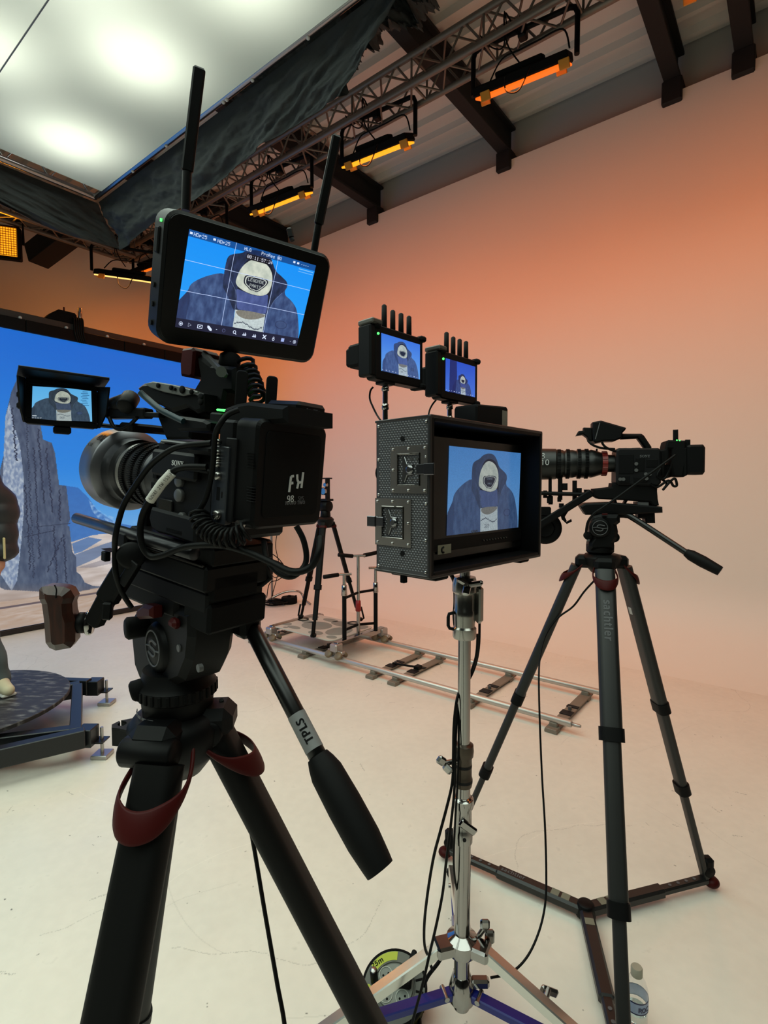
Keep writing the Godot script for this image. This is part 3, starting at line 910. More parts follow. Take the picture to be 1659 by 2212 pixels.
func led_wall() -> void:
	var a := 6.28
	var br := Basis(Vector3.UP, yaw_room)
	var t := thing("screen_wall", "large lit video wall showing a blue sky, a rock tower and desert sand", "video wall", R(a, 1.25, 0), br * Basis(Vector3.UP, PI / 2))
	# local x runs along N (to the right), z faces the room
	var b := B.new()
	b.bx(Vector3(0, 1.58, -0.06), Vector3(5.5, 3.04, 0.1), 0.004)
	put("cabinet_back", b, M["black matt"], t)
	b = B.new()
	b.q(Vector3(-2.75, 0.06, 0), Vector3(2.75, 0.06, 0), Vector3(2.75, 3.1, 0), Vector3(-2.75, 3.1, 0), Vector3(0, 0, 1))
	var m := mat("wall picture", Color(0.02, 0.02, 0.02), 0.5)
	m.emission_enabled = true
	m.emission = Color.WHITE
	m.emission_operator = BaseMaterial3D.EMISSION_OP_MULTIPLY
	m.emission_texture = desert_image()
	m.emission_energy_multiplier = 0.95
	put("screen", b, m, t)
	for i in 11:
		b = B.new()
		b.bx(Vector3(-2.5 + i * 0.5, 3.16, -0.02), Vector3(0.494, 0.12, 0.1), 0.004)
		put("top_module", b, M["black"], t)
	b = B.new()
	b.bx(Vector3(0, 3.25, -0.05), Vector3(5.5, 0.09, 0.08), 0.004)
	put("frame_beam", b, mat("painted steel", Color(0.17, 0.15, 0.14), 0.5), t)
	for i in 11:
		b = B.new()
		b.ball(Vector3(-2.3 + i * 0.43, 3.235, 0.0), Vector3(0.018, 0.018, 0.018), 10)
		put("bolt", b, M["white print"], t)
	b = B.new()
	b.bx(Vector3(0, 0.03, -0.05), Vector3(5.5, 0.05, 0.14), 0.004)
	put("plinth", b, mat("plinth", Color(0.10, 0.06, 0.05), 0.6), t)
	b = B.new()
	for i in 5:
		b.bar(Vector3(-2.6 + i * 1.3, 0.02, -1.0), Vector3(-2.6 + i * 1.3, 2.2, -0.12), 0.05, 0.05)
		b.bar(Vector3(-2.6 + i * 1.3, 0.025, -1.05), Vector3(-2.6 + i * 1.3, 0.025, -0.1), 0.05, 0.05)
	put("brace", b, M["black"], t)
	area("screen_light", t.transform * Vector3(0, 1.6, 0.03), t.basis.z, Vector2(5.5, 3.0), Color(0.5, 0.75, 1.0), 1.3, Vector3.UP)
	# things on top of the screen wall
	var p := on(132, 682, R(a + 0.05, 0, 0), U)
	t = thing("power_box", "small black box standing on top of the screen wall", "box", Vector3(p.x, 3.295, p.z), br * Basis(Vector3.UP, PI / 2))
	b = B.new()
	b.ext(Transform3D(), [Vector2(-0.17, 0), Vector2(0.14, 0), Vector2(0.14, 0.1), Vector2(0.12, 0.12), Vector2(-0.04, 0.12), Vector2(-0.12, 0.06)], -0.05, 0.05, 0.006)
	put("case", b, M["black matt"], t)
	b = B.new()
	b.cyl(Vector3(0.03, 0.12, 0), Vector3(0.03, 0.17, 0), 0.008)
	put("knob", b, M["red"], t)
	p = on(173, 690, R(a + 0.05, 0, 0), U)
	t = thing("steel_spigot", "short steel post standing up from the top of the screen wall", "post", Vector3(p.x, 3.295, p.z))
	b = B.new()
	b.cyl(Vector3(0, 0, 0), Vector3(0, 0.2, 0), 0.022, 0.022, 16, 0.003)
	b.cyl(Vector3(0, 0, 0), Vector3(0, 0.03, 0), 0.035, 0.035, 16, 0.003)
	put("tube", b, M["steel"], t)
	t = thing("cable_bundle", "bundle of black cable hung over the top of the screen wall", "cable", Vector3(p.x, 3.295, p.z) - N * 0.05 - U * 0.06)
	b = B.new()
	for i in 5:
		var o := N * (i * 0.022 - 0.04)
		b.tube(spl([o + U * 0.14 + Vector3(0, -0.2, 0), o + U * 0.1 + Vector3(0, 0.04, 0), o + Vector3(0, 0.05 + i * 0.004, 0), o - U * 0.025 + Vector3(0, -0.1, 0), o - U * 0.02 + N * 0.03 + Vector3(0, -0.2, 0)]), 0.011, 7)
	put("loop", b, M["cord"], t)

func turntable() -> void:
	var t := thing("turntable", "round dark scuffed rotating platform on a black steel frame with screw feet", "platform", Vector3(-2.5, 0, -3.0))
	var b := B.new()
	b.lathe(Transform3D(), [Vector2(0, 0.225), Vector2(0.565, 0.225), Vector2(0.57, 0.228), Vector2(0.57, 0.247), Vector2(0.567, 0.25), Vector2(0, 0.25)], 64, 0.9)
	var m := mat("scuffed disc", Color(1, 1, 1), 0.55)
	m.albedo_texture = noise_tex(0.012, 14, [Color(0.11, 0.11, 0.115), Color(0.15, 0.15, 0.15), Color(0.45, 0.45, 0.44)], 512, [0.0, 0.52, 0.9], 5)
	m.uv1_triplanar = true
	m.uv1_scale = Vector3(1.2, 1, 3.0)
	put("disc", b, m, t)
	b = B.new()
	b.cyl(Vector3(0, 0.12, 0), Vector3(0, 0.224, 0), 0.2, 0.2, 28)
	put("bearing", b, M["black"], t)
	var o := Vector3(-2.5, 0, -3.0)
	var fm := mat("frame steel", Color(0.07, 0.08, 0.09), 0.35, 0.2)
	for e in [[Vector3(-3.3, 0.15, -3.62), Vector3(-2.02, 0.15, -3.52)], [Vector3(-2.95, 0.15, -1.93), Vector3(-1.64, 0.15, -2.80)], [Vector3(-2.06, 0.15, -3.45), Vector3(-1.69, 0.15, -2.80)], [Vector3(-2.5, 0.15, -3.2), Vector3(-2.06, 0.15, -3.48)], [Vector3(-2.4, 0.15, -2.6), Vector3(-1.72, 0.15, -2.82)], [Vector3(-3.3, 0.15, -3.6), Vector3(-2.95, 0.15, -1.95)]]:
		b = B.new()
		b.bar(e[0] - o, e[1] - o, 0.06, 0.10, Vector3.UP, 0.004)
		put("frame_beam", b, fm, t)
	for c in [Vector3(-1.99, 0, -3.55), Vector3(-1.64, 0, -2.84), Vector3(-3.33, 0, -3.6), Vector3(-2.97, 0, -1.9)]:
		var q: Vector3 = c - o
		b = B.new()
		b.bx(q + Vector3(0.03, 0.10, -0.03), Vector3(0.10, 0.008, 0.08), 0.001)
		b.bx(q + Vector3(-0.01, 0.14, 0.0), Vector3(0.09, 0.1, 0.09), 0.004)
		var ft := put("corner_plate", b, fm, t)
		b = B.new()
		b.cyl(q + Vector3(0.05, 0.02, -0.04), q + Vector3(0.05, 0.17, -0.04), 0.009, 0.009, 10)
		b.cyl(q + Vector3(0.05, 0.085, -0.04), q + Vector3(0.05, 0.1, -0.04), 0.017, 0.017, 6)
		b.bx(q + Vector3(0.05, 0.012, -0.04), Vector3(0.09, 0.024, 0.09), 0.004)
		put("screw_foot", b, M["aluminium"], ft)

func capd(p: Vector3, a: Vector3, b: Vector3, ra: float, rb: float) -> float:
	var d := b - a
	var h := clampf((p - a).dot(d) / d.length_squared(), 0.0, 1.0)
	return p.distance_to(a + d * h) - lerpf(ra, rb, h)

func nets(bones: Array, k: float, lo: Vector3, hi: Vector3, cell: float, wave = null) -> B:   # smooth union of tapered bones, meshed as surface nets
	var f := func(p: Vector3) -> float:
		var s := 0.0
		for q in bones:
			s += exp(-capd(p, q[0], q[1], q[2], q[3]) / k)
		var d := -log(maxf(s, 1e-30)) * k
		return d + (wave.call(p) if wave != null else 0.0)
	var nx := int((hi.x - lo.x) / cell) + 2
	var ny := int((hi.y - lo.y) / cell) + 2
	var nz := int((hi.z - lo.z) / cell) + 2
	var val := PackedFloat32Array()
	val.resize(nx * ny * nz)
	for i in nx:
		for j in ny:
			for l in nz:
				val[(i * ny + j) * nz + l] = f.call(lo + Vector3(i, j, l) * cell)
	var vid := {}
	var b := B.new()
	var pts := []
	var nor := []
	for i in nx - 1:
		for j in ny - 1:
			for l in nz - 1:
				var c := []
				var neg := 0
				for q in 8:
					var x := val[((i + (q & 1)) * ny + j + ((q >> 1) & 1)) * nz + l + (q >> 2)]
					c.append(x)
					if x < 0.0: neg += 1
				if neg == 0 or neg == 8: continue
				var sum := Vector3.ZERO
				var cnt := 0
				for e in [[0, 1], [2, 3], [4, 5], [6, 7], [0, 2], [1, 3], [4, 6], [5, 7], [0, 4], [1, 5], [2, 6], [3, 7]]:
					var u: float = c[e[0]]
					var w: float = c[e[1]]
					if (u < 0.0) != (w < 0.0):
						var t := u / (u - w)
						sum += Vector3(e[0] & 1, (e[0] >> 1) & 1, e[0] >> 2).lerp(Vector3(e[1] & 1, (e[1] >> 1) & 1, e[1] >> 2), t)
						cnt += 1
				var p := lo + (Vector3(i, j, l) + sum / cnt) * cell
				vid[(i * ny + j) * nz + l] = pts.size()
				pts.append(p)
				var e2 := cell * 0.4
				nor.append(Vector3(f.call(p + Vector3(e2, 0, 0)) - f.call(p - Vector3(e2, 0, 0)), f.call(p + Vector3(0, e2, 0)) - f.call(p - Vector3(0, e2, 0)), f.call(p + Vector3(0, 0, e2)) - f.call(p - Vector3(0, 0, e2))).normalized())
	for i in range(1, nx - 1):
		for j in range(1, ny - 1):
			for l in range(1, nz - 1):
				var x0 := val[(i * ny + j) * nz + l] < 0.0
				for ax in 3:
					var o := Vector3i(1, 0, 0) if ax == 0 else Vector3i(0, 1, 0) if ax == 1 else Vector3i(0, 0, 1)
					if x0 == (val[((i + o.x) * ny + j + o.y) * nz + l + o.z] < 0.0): continue
					var u := Vector3i(0, 1, 0) if ax == 0 else Vector3i(0, 0, 1) if ax == 1 else Vector3i(1, 0, 0)
					var w := Vector3i(0, 0, 1) if ax == 0 else Vector3i(1, 0, 0) if ax == 1 else Vector3i(0, 1, 0)
					var g := Vector3i(i, j, l)
					var ids := []
					for q in [g - u - w, g - w, g, g - u]:
						ids.append(vid.get((q.x * ny + q.y) * nz + q.z, -1))
					if ids.has(-1): continue
					b.t(pts[ids[0]], pts[ids[1]], pts[ids[2]], nor[ids[0]], nor[ids[1]], nor[ids[2]])
					b.t(pts[ids[0]], pts[ids[2]], pts[ids[3]], nor[ids[0]], nor[ids[2]], nor[ids[3]])
	return b

func person() -> void:
	var t := thing("person", "person in a dark puffer jacket, jeans and cream shoes standing on the round platform", "person", Vector3(-2.60, 0.25, -3.02), Basis(Vector3.UP, atan2(0.666, 0.746)))
	var V := func(x: float, y: float, z: float) -> Vector3: return Vector3(x, y, z)
	# body under the clothes: head, neck, trunk and hands
	var body := [[V.call(0, 1.60, 0.06), V.call(0, 1.66, 0.04), 0.078, 0.09], [V.call(0, 1.54, 0.10), V.call(0, 1.6, 0.09), 0.045, 0.06], [V.call(0, 1.40, 0), V.call(0, 1.56, 0.03), 0.06, 0.058], [V.call(0, 1.0, 0), V.call(0, 1.38, 0), 0.11, 0.12], [V.call(0, 1.585, 0.145), V.call(0, 1.62, 0.13), 0.012, 0.008]]
	for s in [-1.0, 1.0]:
		body.append([V.call(s * 0.05, 1.38, 0), V.call(s * 0.16, 1.38, 0), 0.08, 0.06])
		body.append([V.call(s * 0.16, 1.38, 0), V.call(s * 0.26, 1.12, -0.02), 0.05, 0.042])
		body.append([V.call(s * 0.26, 1.12, -0.02), V.call(s * 0.29, 0.86, 0.03), 0.042, 0.03])
		body.append([V.call(s * 0.29, 0.86, 0.03), V.call(s * 0.29, 0.79, 0.045), 0.03, 0.03])
		body.append([V.call(s * 0.085, 1.615, 0.03), V.call(s * 0.09, 1.645, 0.03), 0.012, 0.014])
		for fi in 4:
			body.append([V.call(s * 0.288, 0.80, 0.02 + fi * 0.018), V.call(s * 0.275, 0.715 + absf(fi - 1.5) * 0.01, 0.035 + fi * 0.018), 0.0095, 0.0085])
		body.append([V.call(s * 0.28, 0.83, 0.065), V.call(s * 0.262, 0.775, 0.085), 0.011, 0.009])
	put("body", nets(body, 0.009, Vector3(-0.36, 0.69, -0.16), Vector3(0.36, 1.78, 0.2), 0.013), mat("skin", Color(0.72, 0.52, 0.42), 0.55), t)
	# jeans
	var j := []
	for s in [-1.0, 1.0]:
		j.append([V.call(s * 0.07, 0.98, -0.01), V.call(s * 0.10, 0.82, 0.0), 0.115, 0.115])
		j.append([V.call(s * 0.10, 0.82, 0), V.call(s * 0.17, 0.48, 0.03), 0.112, 0.092])
		j.append([V.call(s * 0.17, 0.48, 0.03), V.call(s * 0.25, 0.09, 0.0), 0.092, 0.085])
	put("jeans", nets(j, 0.015, Vector3(-0.4, -0.02, -0.2), Vector3(0.4, 1.1, 0.2), 0.025, func(p: Vector3) -> float: return 0.006 * sin(p.y * 34.0 + p.x * 9.0 + sin(p.z * 20.0)) * (1.0 if p.y < 0.55 else 0.4)), mat("denim", Color(0.30, 0.35, 0.36), 0.85), t)
	# puffer jacket, quilted in bands
	var jk := [[V.call(-0.08, 0.98, 0), V.call(0.08, 0.98, 0), 0.17, 0.17], [V.call(-0.10, 1.18, 0), V.call(0.10, 1.18, 0), 0.17, 0.17], [V.call(-0.12, 1.36, 0), V.call(0.12, 1.36, 0), 0.125, 0.125], [V.call(0, 1.47, -0.06), V.call(0, 1.62, -0.07), 0.10, 0.10]]
	for s in [-1.0, 1.0]:
		jk.append([V.call(s * 0.16, 1.39, 0), V.call(s * 0.29, 1.14, -0.01), 0.105, 0.10])
		jk.append([V.call(s * 0.29, 1.14, -0.01), V.call(s * 0.30, 0.89, 0.03), 0.098, 0.085])
		jk.append([V.call(s * 0.07, 1.44, 0.07), V.call(s * 0.10, 1.58, 0.02), 0.05, 0.045])
	put("jacket", nets(jk, 0.02, Vector3(-0.45, 0.74, -0.24), Vector3(0.45, 1.8, 0.24), 0.024, func(p: Vector3) -> float: return -0.014 * absf(sin(p.y * 26.0 + absf(p.x) * 3.0))), mat("puffer nylon", Color(0.085, 0.095, 0.11), 0.5), t)
	var b := B.new()
	b.lathe(Transform3D(Basis(Vector3.RIGHT, 0.25).scaled(Vector3(0.96, 1, 1.12)), V.call(0, 1.66, 0.04)), [Vector2(0.098, 0.0), Vector2(0.1, 0.02), Vector2(0.092, 0.06), Vector2(0.07, 0.095), Vector2(0.03, 0.115), Vector2(0, 0.118)], 24, 0.3)
	var cap := put("cap", b, mat("cap cloth", Color(0.66, 0.65, 0.58), 0.85), t)
	b = B.new()
	var pk := []
	for i in 13: pk.append(Vector2(cos(PI * i / 12.0) * 0.085, sin(PI * i / 12.0) * 0.10))
	b.ext(Transform3D(Basis(Vector3.RIGHT, PI / 2 + 0.55), V.call(0, 1.665, 0.115)), pk, -0.004, 0.004, 0.001)
	put("peak", b, mat("peak cloth", Color(0.07, 0.09, 0.2), 0.8), cap)
	b = B.new()
	b.bx(V.call(0.31, 0.90, 0.10), Vector3(0.012, 0.13, 0.07), 0.004)
	put("cuff_label", b, mat("cream", Color(0.75, 0.68, 0.5), 0.7), t)
	for s in [-1.0, 1.0]:
		var sh := nets([[V.call(s * 0.25, 0.05, -0.07), V.call(s * 0.27, 0.055, 0.03), 0.045, 0.045], [V.call(s * 0.27, 0.055, 0.03), V.call(s * 0.30, 0.04, 0.15), 0.045, 0.036]], 0.01, Vector3(-0.4, -0.02, -0.15), Vector3(0.4, 0.14, 0.22), 0.012)
		var so := put("shoe", sh, mat("cream canvas", Color(0.76, 0.72, 0.6), 0.7), t)
		b = B.new()
		b.bar(V.call(s * 0.245, 0.012, -0.11), V.call(s * 0.305, 0.012, 0.17), 0.08, 0.022, Vector3.UP, 0.008)
		put("sole", b, M["label white"], so)

func track() -> void:
	var t := thing("dolly_track", "straight steel tube dolly track with flat wooden-grey sleepers on the white floor", "track", R(2.6, 3.48, 0), Basis(Vector3.UP, yaw_room))
	var L := func(a: float, b: float, y: float) -> Vector3: return Vector3(-(a - 2.6), y, -(b - 3.48))
	for bb in [3.17, 3.79]:
		var b := B.new()
		b.cyl(L.call(1.04, bb, 0.07), L.call(4.25, bb, 0.07), 0.0215, 0.0215, 16, 0.003)
		var rail := put("rail", b, M["rail"], t)
		b = B.new()
		b.cyl(L.call(1.04, bb, 0.07), L.call(0.985, bb, 0.07), 0.012, 0.010, 12, 0.002)
		put("joint_pin", b, M["aluminium"], rail)
	var wood := mat("sleeper", Color(0.46, 0.42, 0.37), 0.6, 0.1)
	for a in [1.15, 1.74, 2.39, 2.61, 3.4, 4.1]:
		var b := B.new()
		b.box(Transform3D(Basis(), L.call(a, 3.48, 0.022)), Vector3(0.075, 0.012, 0.74), 0.003)
		for bb in [3.17, 3.79]:
			b.box(Transform3D(Basis(), L.call(a, bb, 0.038)), Vector3(0.05, 0.03, 0.04), 0.004)
			b.box(Transform3D(Basis(), L.call(a, bb - 0.03, 0.01)), Vector3(0.08, 0.02, 0.06), 0.003)
		var sl := put("sleeper", b, wood, t)
		b = B.new()
		b.box(Transform3D(Basis(), L.call(a, 3.40, 0.03)), Vector3(0.078, 0.006, 0.07), 0.001)
		b.box(Transform3D(Basis(), L.call(a, 3.52, 0.03)), Vector3(0.078, 0.006, 0.04), 0.001)
		put("tape", b, M["dark grey"], sl)
		b = B.new()
		b.cyl(L.call(a, 3.46, 0.03), L.call(a, 3.46, 0.05), 0.012, 0.012, 8)
		put("latch", b, M["mid grey"], sl)
	var b := B.new()
	b.tube([L.call(2.61, 3.42, 0.045), L.call(2.5, 3.44, 0.045), L.call(2.39, 3.47, 0.045)], 0.009, 8)
	b.bx(L.call(2.39, 3.47, 0.045), Vector3(0.05, 0.03, 0.06), 0.005)
	put("tie_bar", b, M["black"], t)

func dolly() -> void:
	var t := thing("camera_dolly", "flat white camera dolly with cut-out holes, chrome crossbeam, wheels and T-shaped push bars", "dolly", R(3.45, 3.48, 0), Basis(Vector3.UP, yaw_room))
	var L := func(a: float, b: float, y: float) -> Vector3: return Vector3(-(a - 3.45), y, -(b - 3.48))
	# deck with its cut-outs seen as dark grey inlays
	var b := B.new()
	b.ext(Transform3D(Basis(Vector3.RIGHT, -PI / 2), L.call(3.45, 3.48, 0.185)), rrect(-0.47, -0.29, 0.36, 0.29, 0.07, 5), 0.0, 0.012, 0.002)
	var deck := put("deck", b, mat("deck white", Color(0.72, 0.71, 0.67), 0.5), t)
	var holes := [[-0.36, 0.18, 0.05, 0.04], [-0.37, -0.16, 0.045, 0.035], [-0.27, 0.02, 0.05, 0.035], [-0.22, -0.2, 0.06, 0.03], [-0.13, 0.2, 0.07, 0.035], [-0.10, -0.02, 0.12, 0.10], [0.07, -0.2, 0.06, 0.04], [0.08, 0.17, 0.12, 0.06], [0.2, -0.03, 0.08, 0.11], [0.28, 0.2, 0.04, 0.05], [0.28, -0.21, 0.04, 0.03], [-0.42, 0.03, 0.025, 0.02], [-0.28, -0.25, 0.02, 0.015]]
	for h in holes:
		b = B.new()
		b.ext(Transform3D(Basis(Vector3.RIGHT, -PI / 2), L.call(3.45, 3.48, 0.197)), ring2(Vector2(h[0], h[1]), minf(h[2] * 1.35, 0.16), h[3] * 1.3, 18), 0.0, 0.0015)
		put("grip_inlay", b, mat("inlay", Color(0.50, 0.51, 0.48), 0.8), deck)
	b = B.new()
	for c in [Vector2(-0.36, -0.05), Vector2(0.12, -0.25)]:
		b.lathe(Transform3D(Basis(), L.call(3.45, 3.48, 0.197) + Vector3(c.x, 0, c.y)), [Vector2(0.04, 0), Vector2(0.055, 0), Vector2(0.055, 0.008), Vector2(0.04, 0.008), Vector2(0.04, 0)], 20)
	put("cup_ring", b, M["dark grey"], deck)
	for a in [3.02, 3.86]:
		b = B.new()
		b.bar(L.call(a, 3.16, 0.18), L.call(a, 3.80, 0.18), 0.05, 0.05, Vector3.UP, 0.004)
		var beam := put("crossbeam", b, M["chrome"], t)
		for bb in [3.17, 3.79]:
			b = B.new()
			b.bx(L.call(a, bb, 0.16), Vector3(0.08, 0.07, 0.09), 0.01)
			b.bx(L.call(a, bb, 0.125), Vector3(0.17, 0.03, 0.05), 0.008)
			put("wheel_truck", b, M["aluminium"], beam)
			for s in [-1.0, 1.0]:
				for r in [-1.0, 1.0]:
					b = B.new()
					var c: Vector3 = L.call(a, bb, 0.105) + Vector3(s * 0.055, 0, r * 0.034)
					var ax := Vector3(0, r * 0.7, 0.7).normalized()
					b.cyl(c - ax * 0.014, c + ax * 0.014, 0.036, 0.036, 18, 0.005)
					put("wheel", b, mat("wheel tyre", Color(0.42, 0.36, 0.27), 0.5), beam)
	# push bars
	for e in [[3.055, 3.31, 0.62, 0.76], [2.99, 3.66, 0.60, 0.78], [3.06, 3.50, 0.45, 0.90]]:
		b = B.new()
		var steel: Material = M["steel"] if e[2] < 0.5 else M["black"]
		b.cyl(L.call(e[0], e[1], 0.2), L.call(e[0], e[1], e[2]), 0.019 if e[2] > 0.5 else 0.016, -1.0, 14)
		var post := put("push_post", b, steel, t)
		b = B.new()
		b.cyl(L.call(e[0], e[1], e[2]), L.call(e[0], e[1], e[3]), 0.014, 0.014, 12)
		b.cyl(L.call(e[0] + 0.04, e[1] - 0.05, e[3]), L.call(e[0] - 0.04, e[1] + 0.05, e[3]), 0.011, 0.011, 10)
		put("inner_tube", b, M["chrome"], post)
		b = B.new()
		b.cyl(L.call(e[0], e[1], e[2] - 0.05), L.call(e[0], e[1], e[2] + 0.05), 0.026, 0.022, 14, 0.006)
		put("collar", b, M["bright red"] if e[2] < 0.5 else M["chrome"], post)
		for s in [-1.0, 1.0]:
			if e[2] > 0.5 and s != (-1.0 if e[1] < 3.5 else 1.0): continue
			b = B.new()
			var dv: Vector2 = Vector2(0.025, 0.05 * -1.0).normalized() * -s
			b.cyl(L.call(e[0] + dv.x * 0.05, e[1] + dv.y * 0.05, e[3]), L.call(e[0] + dv.x * 0.19, e[1] + dv.y * 0.19, e[3] + (-0.01 if e[1] < 3.5 else 0.02)), 0.018, 0.018, 12, 0.004)
			put("hand_grip", b, M["rubber"], post)
	b = B.new()
	b.tube([L.call(3.055, 3.31, 0.55), L.call(3.06, 3.5, 0.57), L.call(2.99, 3.66, 0.58)], 0.012, 8)
	b.tube([L.call(3.055, 3.31, 0.27), L.call(3.06, 3.5, 0.28), L.call(2.99, 3.66, 0.27)], 0.012, 8)
	put("cross_bar", b, M["black"], t)

func leg_tube(b: B, p: Vector3, q: Vector3, w: float, d: float, side: Vector3) -> void:   # flat carbon leg with rounded edges
	var y := (q - p)
	var L := y.length()
	y = y.normalized()
	var x := (side - y * side.dot(y)).normalized()
	var z := x.cross(y)
	b.ext(Transform3D(Basis(x, z, -y) if x.cross(z).dot(-y) > 0 else Basis(x, -z, -y), p), rrect(-w / 2, -d / 2, w / 2, d / 2, minf(w, d) * 0.42, 4), 0.0, -L)

func small_tripod() -> void:
	var top := P(703, 1128, 4.9)
	var t := thing("tripod", "dark tripod standing on the white camera dolly", "tripod", Vector3(top.x, 0.2, top.z))
	var inv := t.transform.affine_inverse()
	top = inv * top
	var b := B.new()
	b.lathe(Transform3D(Basis(), top), [Vector2(0, -0.05), Vector2(0.05, -0.05), Vector2(0.075, -0.01), Vector2(0.08, 0.03), Vector2(0.06, 0.05), Vector2(0, 0.05)], 20)
	put("bowl", b, M["dark grey"], t)
	for f in [[650, 1335, 0], [677, 1376, 1], [778, 1341, 2]]:
		var e := inv * G(f[0], f[1], 0.205)
		var d := Vector3(e.x - top.x, 0, e.z - top.z).normalized()
		var s := top + d * 0.07
		var side := Vector3.UP.cross(d)
		b = B.new()
		leg_tube(b, s, s.lerp(e, 0.58), 0.058, 0.034, side)
		var lg := put("leg", b, M["carbon"], t)
		b = B.new()
		leg_tube(b, s.lerp(e, 0.5), s.lerp(e, 0.86), 0.045, 0.026, side)
		leg_tube(b, s.lerp(e, 0.56), s.lerp(e, 0.60), 0.072, 0.045, side)
		put("lower_tube", b, M["carbon"], lg)
		b = B.new()
		b.cyl(s.lerp(e, 0.8), s.lerp(e, 0.98), 0.013, 0.013, 8)
		b.bx(e + Vector3(0, 0.015, 0), Vector3(0.05, 0.03, 0.05), 0.008)
		b.tube([s.lerp(e, 0.86) + d * 0.05, e + d * 0.04 + Vector3(0, 0.02, 0), e], 0.009, 6)
		put("foot", b, M["black"], lg)
		b = B.new()
		leg_tube(b, s.lerp(e, 0.03), s.lerp(e, 0.05), 0.07, 0.045, side)
		put("clip", b, M["red"], lg)
	# small fluid head with its bracket
	var h := thing("fluid_head", "small dark fluid head with a bracket on the tripod on the dolly", "tripod head", t.transform * (top + Vector3(0, 0.05, 0)), Basis(Vector3.UP, yaw_room))
	b = B.new()
	b.cyl(Vector3(0, -0.005, 0), Vector3(0, 0.06, 0), 0.05, 0.045, 18, 0.004)
	b.cyl(Vector3(-0.055, 0.1, 0), Vector3(0.055, 0.1, 0), 0.052, 0.052, 20, 0.006)
	put("drum", b, M["black"], h)
	b = B.new()
	b.bx(Vector3(0, 0.16, 0), Vector3(0.13, 0.02, 0.09), 0.003)
	b.bx(Vector3(0.03, 0.26, 0), Vector3(0.02, 0.2, 0.05), 0.003)
	b.bx(Vector3(0.0, 0.36, 0), Vector3(0.15, 0.012, 0.04), 0.003)
	b.bx(Vector3(0.0, 0.24, 0.0), Vector3(0.07, 0.07, 0.06), 0.01)
	put("bracket", b, M["dark grey"], h)
	b = B.new()
	b.cyl(Vector3(0.02, 0.24, 0.03), Vector3(0.02, 0.24, 0.05), 0.03, 0.03, 18)
	b.cyl(Vector3(0.04, 0.30, 0.02), Vector3(0.04, 0.30, 0.05), 0.018, 0.018, 14)
	put("knob", b, M["chrome"], h)

func far_gear() -> void:
	# gear at the foot of the wall, left of the dolly
	var o := G(590, 1300)
	var t := thing("light_stand", "bent chrome stand leg lying at the foot of the orange wall beside cables", "stand", o)
	var b := B.new()
	var q := func(x: float, y: float, h: float) -> Vector3: return G(x, y, h) - o
	b.tube(spl([q.call(588, 1291, 0.1), q.call(615, 1279, 0.16), q.call(642, 1277, 0.17), q.call(652, 1283, 0.12), q.call(658, 1295, 0.06), q.call(671, 1305, 0.012)]), 0.014, 8)
	b.tube([q.call(588, 1291, 0.1), q.call(574, 1300, 0.02)], 0.014, 8)
	put("leg", b, M["steel"], t)
	b = B.new()
	b.cyl(q.call(588, 1291, 0.05), q.call(588, 1291, 0.05) + Vector3(0, 1.0, 0), 0.016, 0.016, 10)
	put("column", b, M["steel"], t)
	var bp := q.call(588, 1291, 0.05) as Vector3
	t = thing("ballast_box", "upright black power box hung on a stand at the foot of the wall", "power box", o + bp + Vector3(-0.08, 0.42, 0.02), Basis(Vector3.UP, -0.5))
	b = B.new()
	b.bx(Vector3(0, 0.1, 0), Vector3(0.16, 0.42, 0.13), 0.012)
	put("case", b, M["dark grey"], t)
	b = B.new()
	for i in 4: b.bx(Vector3(-0.02, 0.0 + i * 0.07, 0.068), Vector3(0.09, 0.03, 0.008), 0.002)
	put("socket", b, M["mid grey"], t)
	t = thing("cable_coil", "flat round black coil lying on the floor near the wall", "coil", G(625, 1303))
	b = B.new()
	b.lathe(Transform3D(), [Vector2(0, 0.0), Vector2(0.095, 0.0), Vector2(0.102, 0.01), Vector2(0.102, 0.075), Vector2(0.095, 0.085), Vector2(0.03, 0.085), Vector2(0.02, 0.105), Vector2(0, 0.105)], 28)
	put("drum", b, M["black matt"], t)
	b = B.new()
	b.bx(Vector3(0.085, 0.09, 0.0), Vector3(0.025, 0.03, 0.03), 0.004)
	put("tab", b, M["dark grey"], t)
	t = thing("cable_pile", "loose tangle of black cables on the floor beside the flat coil", "cables", G(596, 1306))
	b = B.new()
	rng.seed = 77
	for i in 9:
		var pts := []
		var c := Vector3(rng.randf_range(-0.06, 0.06), 0, rng.randf_range(-0.06, 0.06))
		var r := rng.randf_range(0.06, 0.13)
		for k in 11:
			var an := k * 0.75 + i
			pts.append(c + Vector3(cos(an) * r, 0.008 + 0.006 * i + rng.randf() * 0.01, sin(an) * r * 0.8))
		b.tube(spl(pts, 4), 0.006, 6)
	put("loops", b, M["cord"], t)
	t = thing("hanging_cables", "thin black cables drooping from the power box to the floor pile", "cables", o + bp + Vector3(0, 0.4, 0))
	b = B.new()
	b.tube(spl([Vector3(0, 0.2, 0.05), Vector3(0.12, 0.1, 0.05), Vector3(0.2, -0.05, 0.05), Vector3(0.1, -0.15, 0.06), Vector3(-0.02, -0.2, 0.05), Vector3(-0.05, -0.38, 0.1)]), 0.006, 6)
	b.tube(spl([Vector3(-0.05, 0.0, 0.06), Vector3(0.04, -0.12, 0.06), Vector3(0.13, -0.08, 0.05), Vector3(0.16, 0.04, 0.05), Vector3(0.06, 0.1, 0.05)]), 0.005, 6)
	b.tube(spl([Vector3(0.02, 0.9, 0.02), Vector3(0.1, 0.6, 0.03), Vector3(0.06, 0.3, 0.04), Vector3(0.1, 0.0, 0.05), Vector3(0.0, -0.4, 0.06)]), 0.005, 6)
	put("cable", b, M["cord"], t)

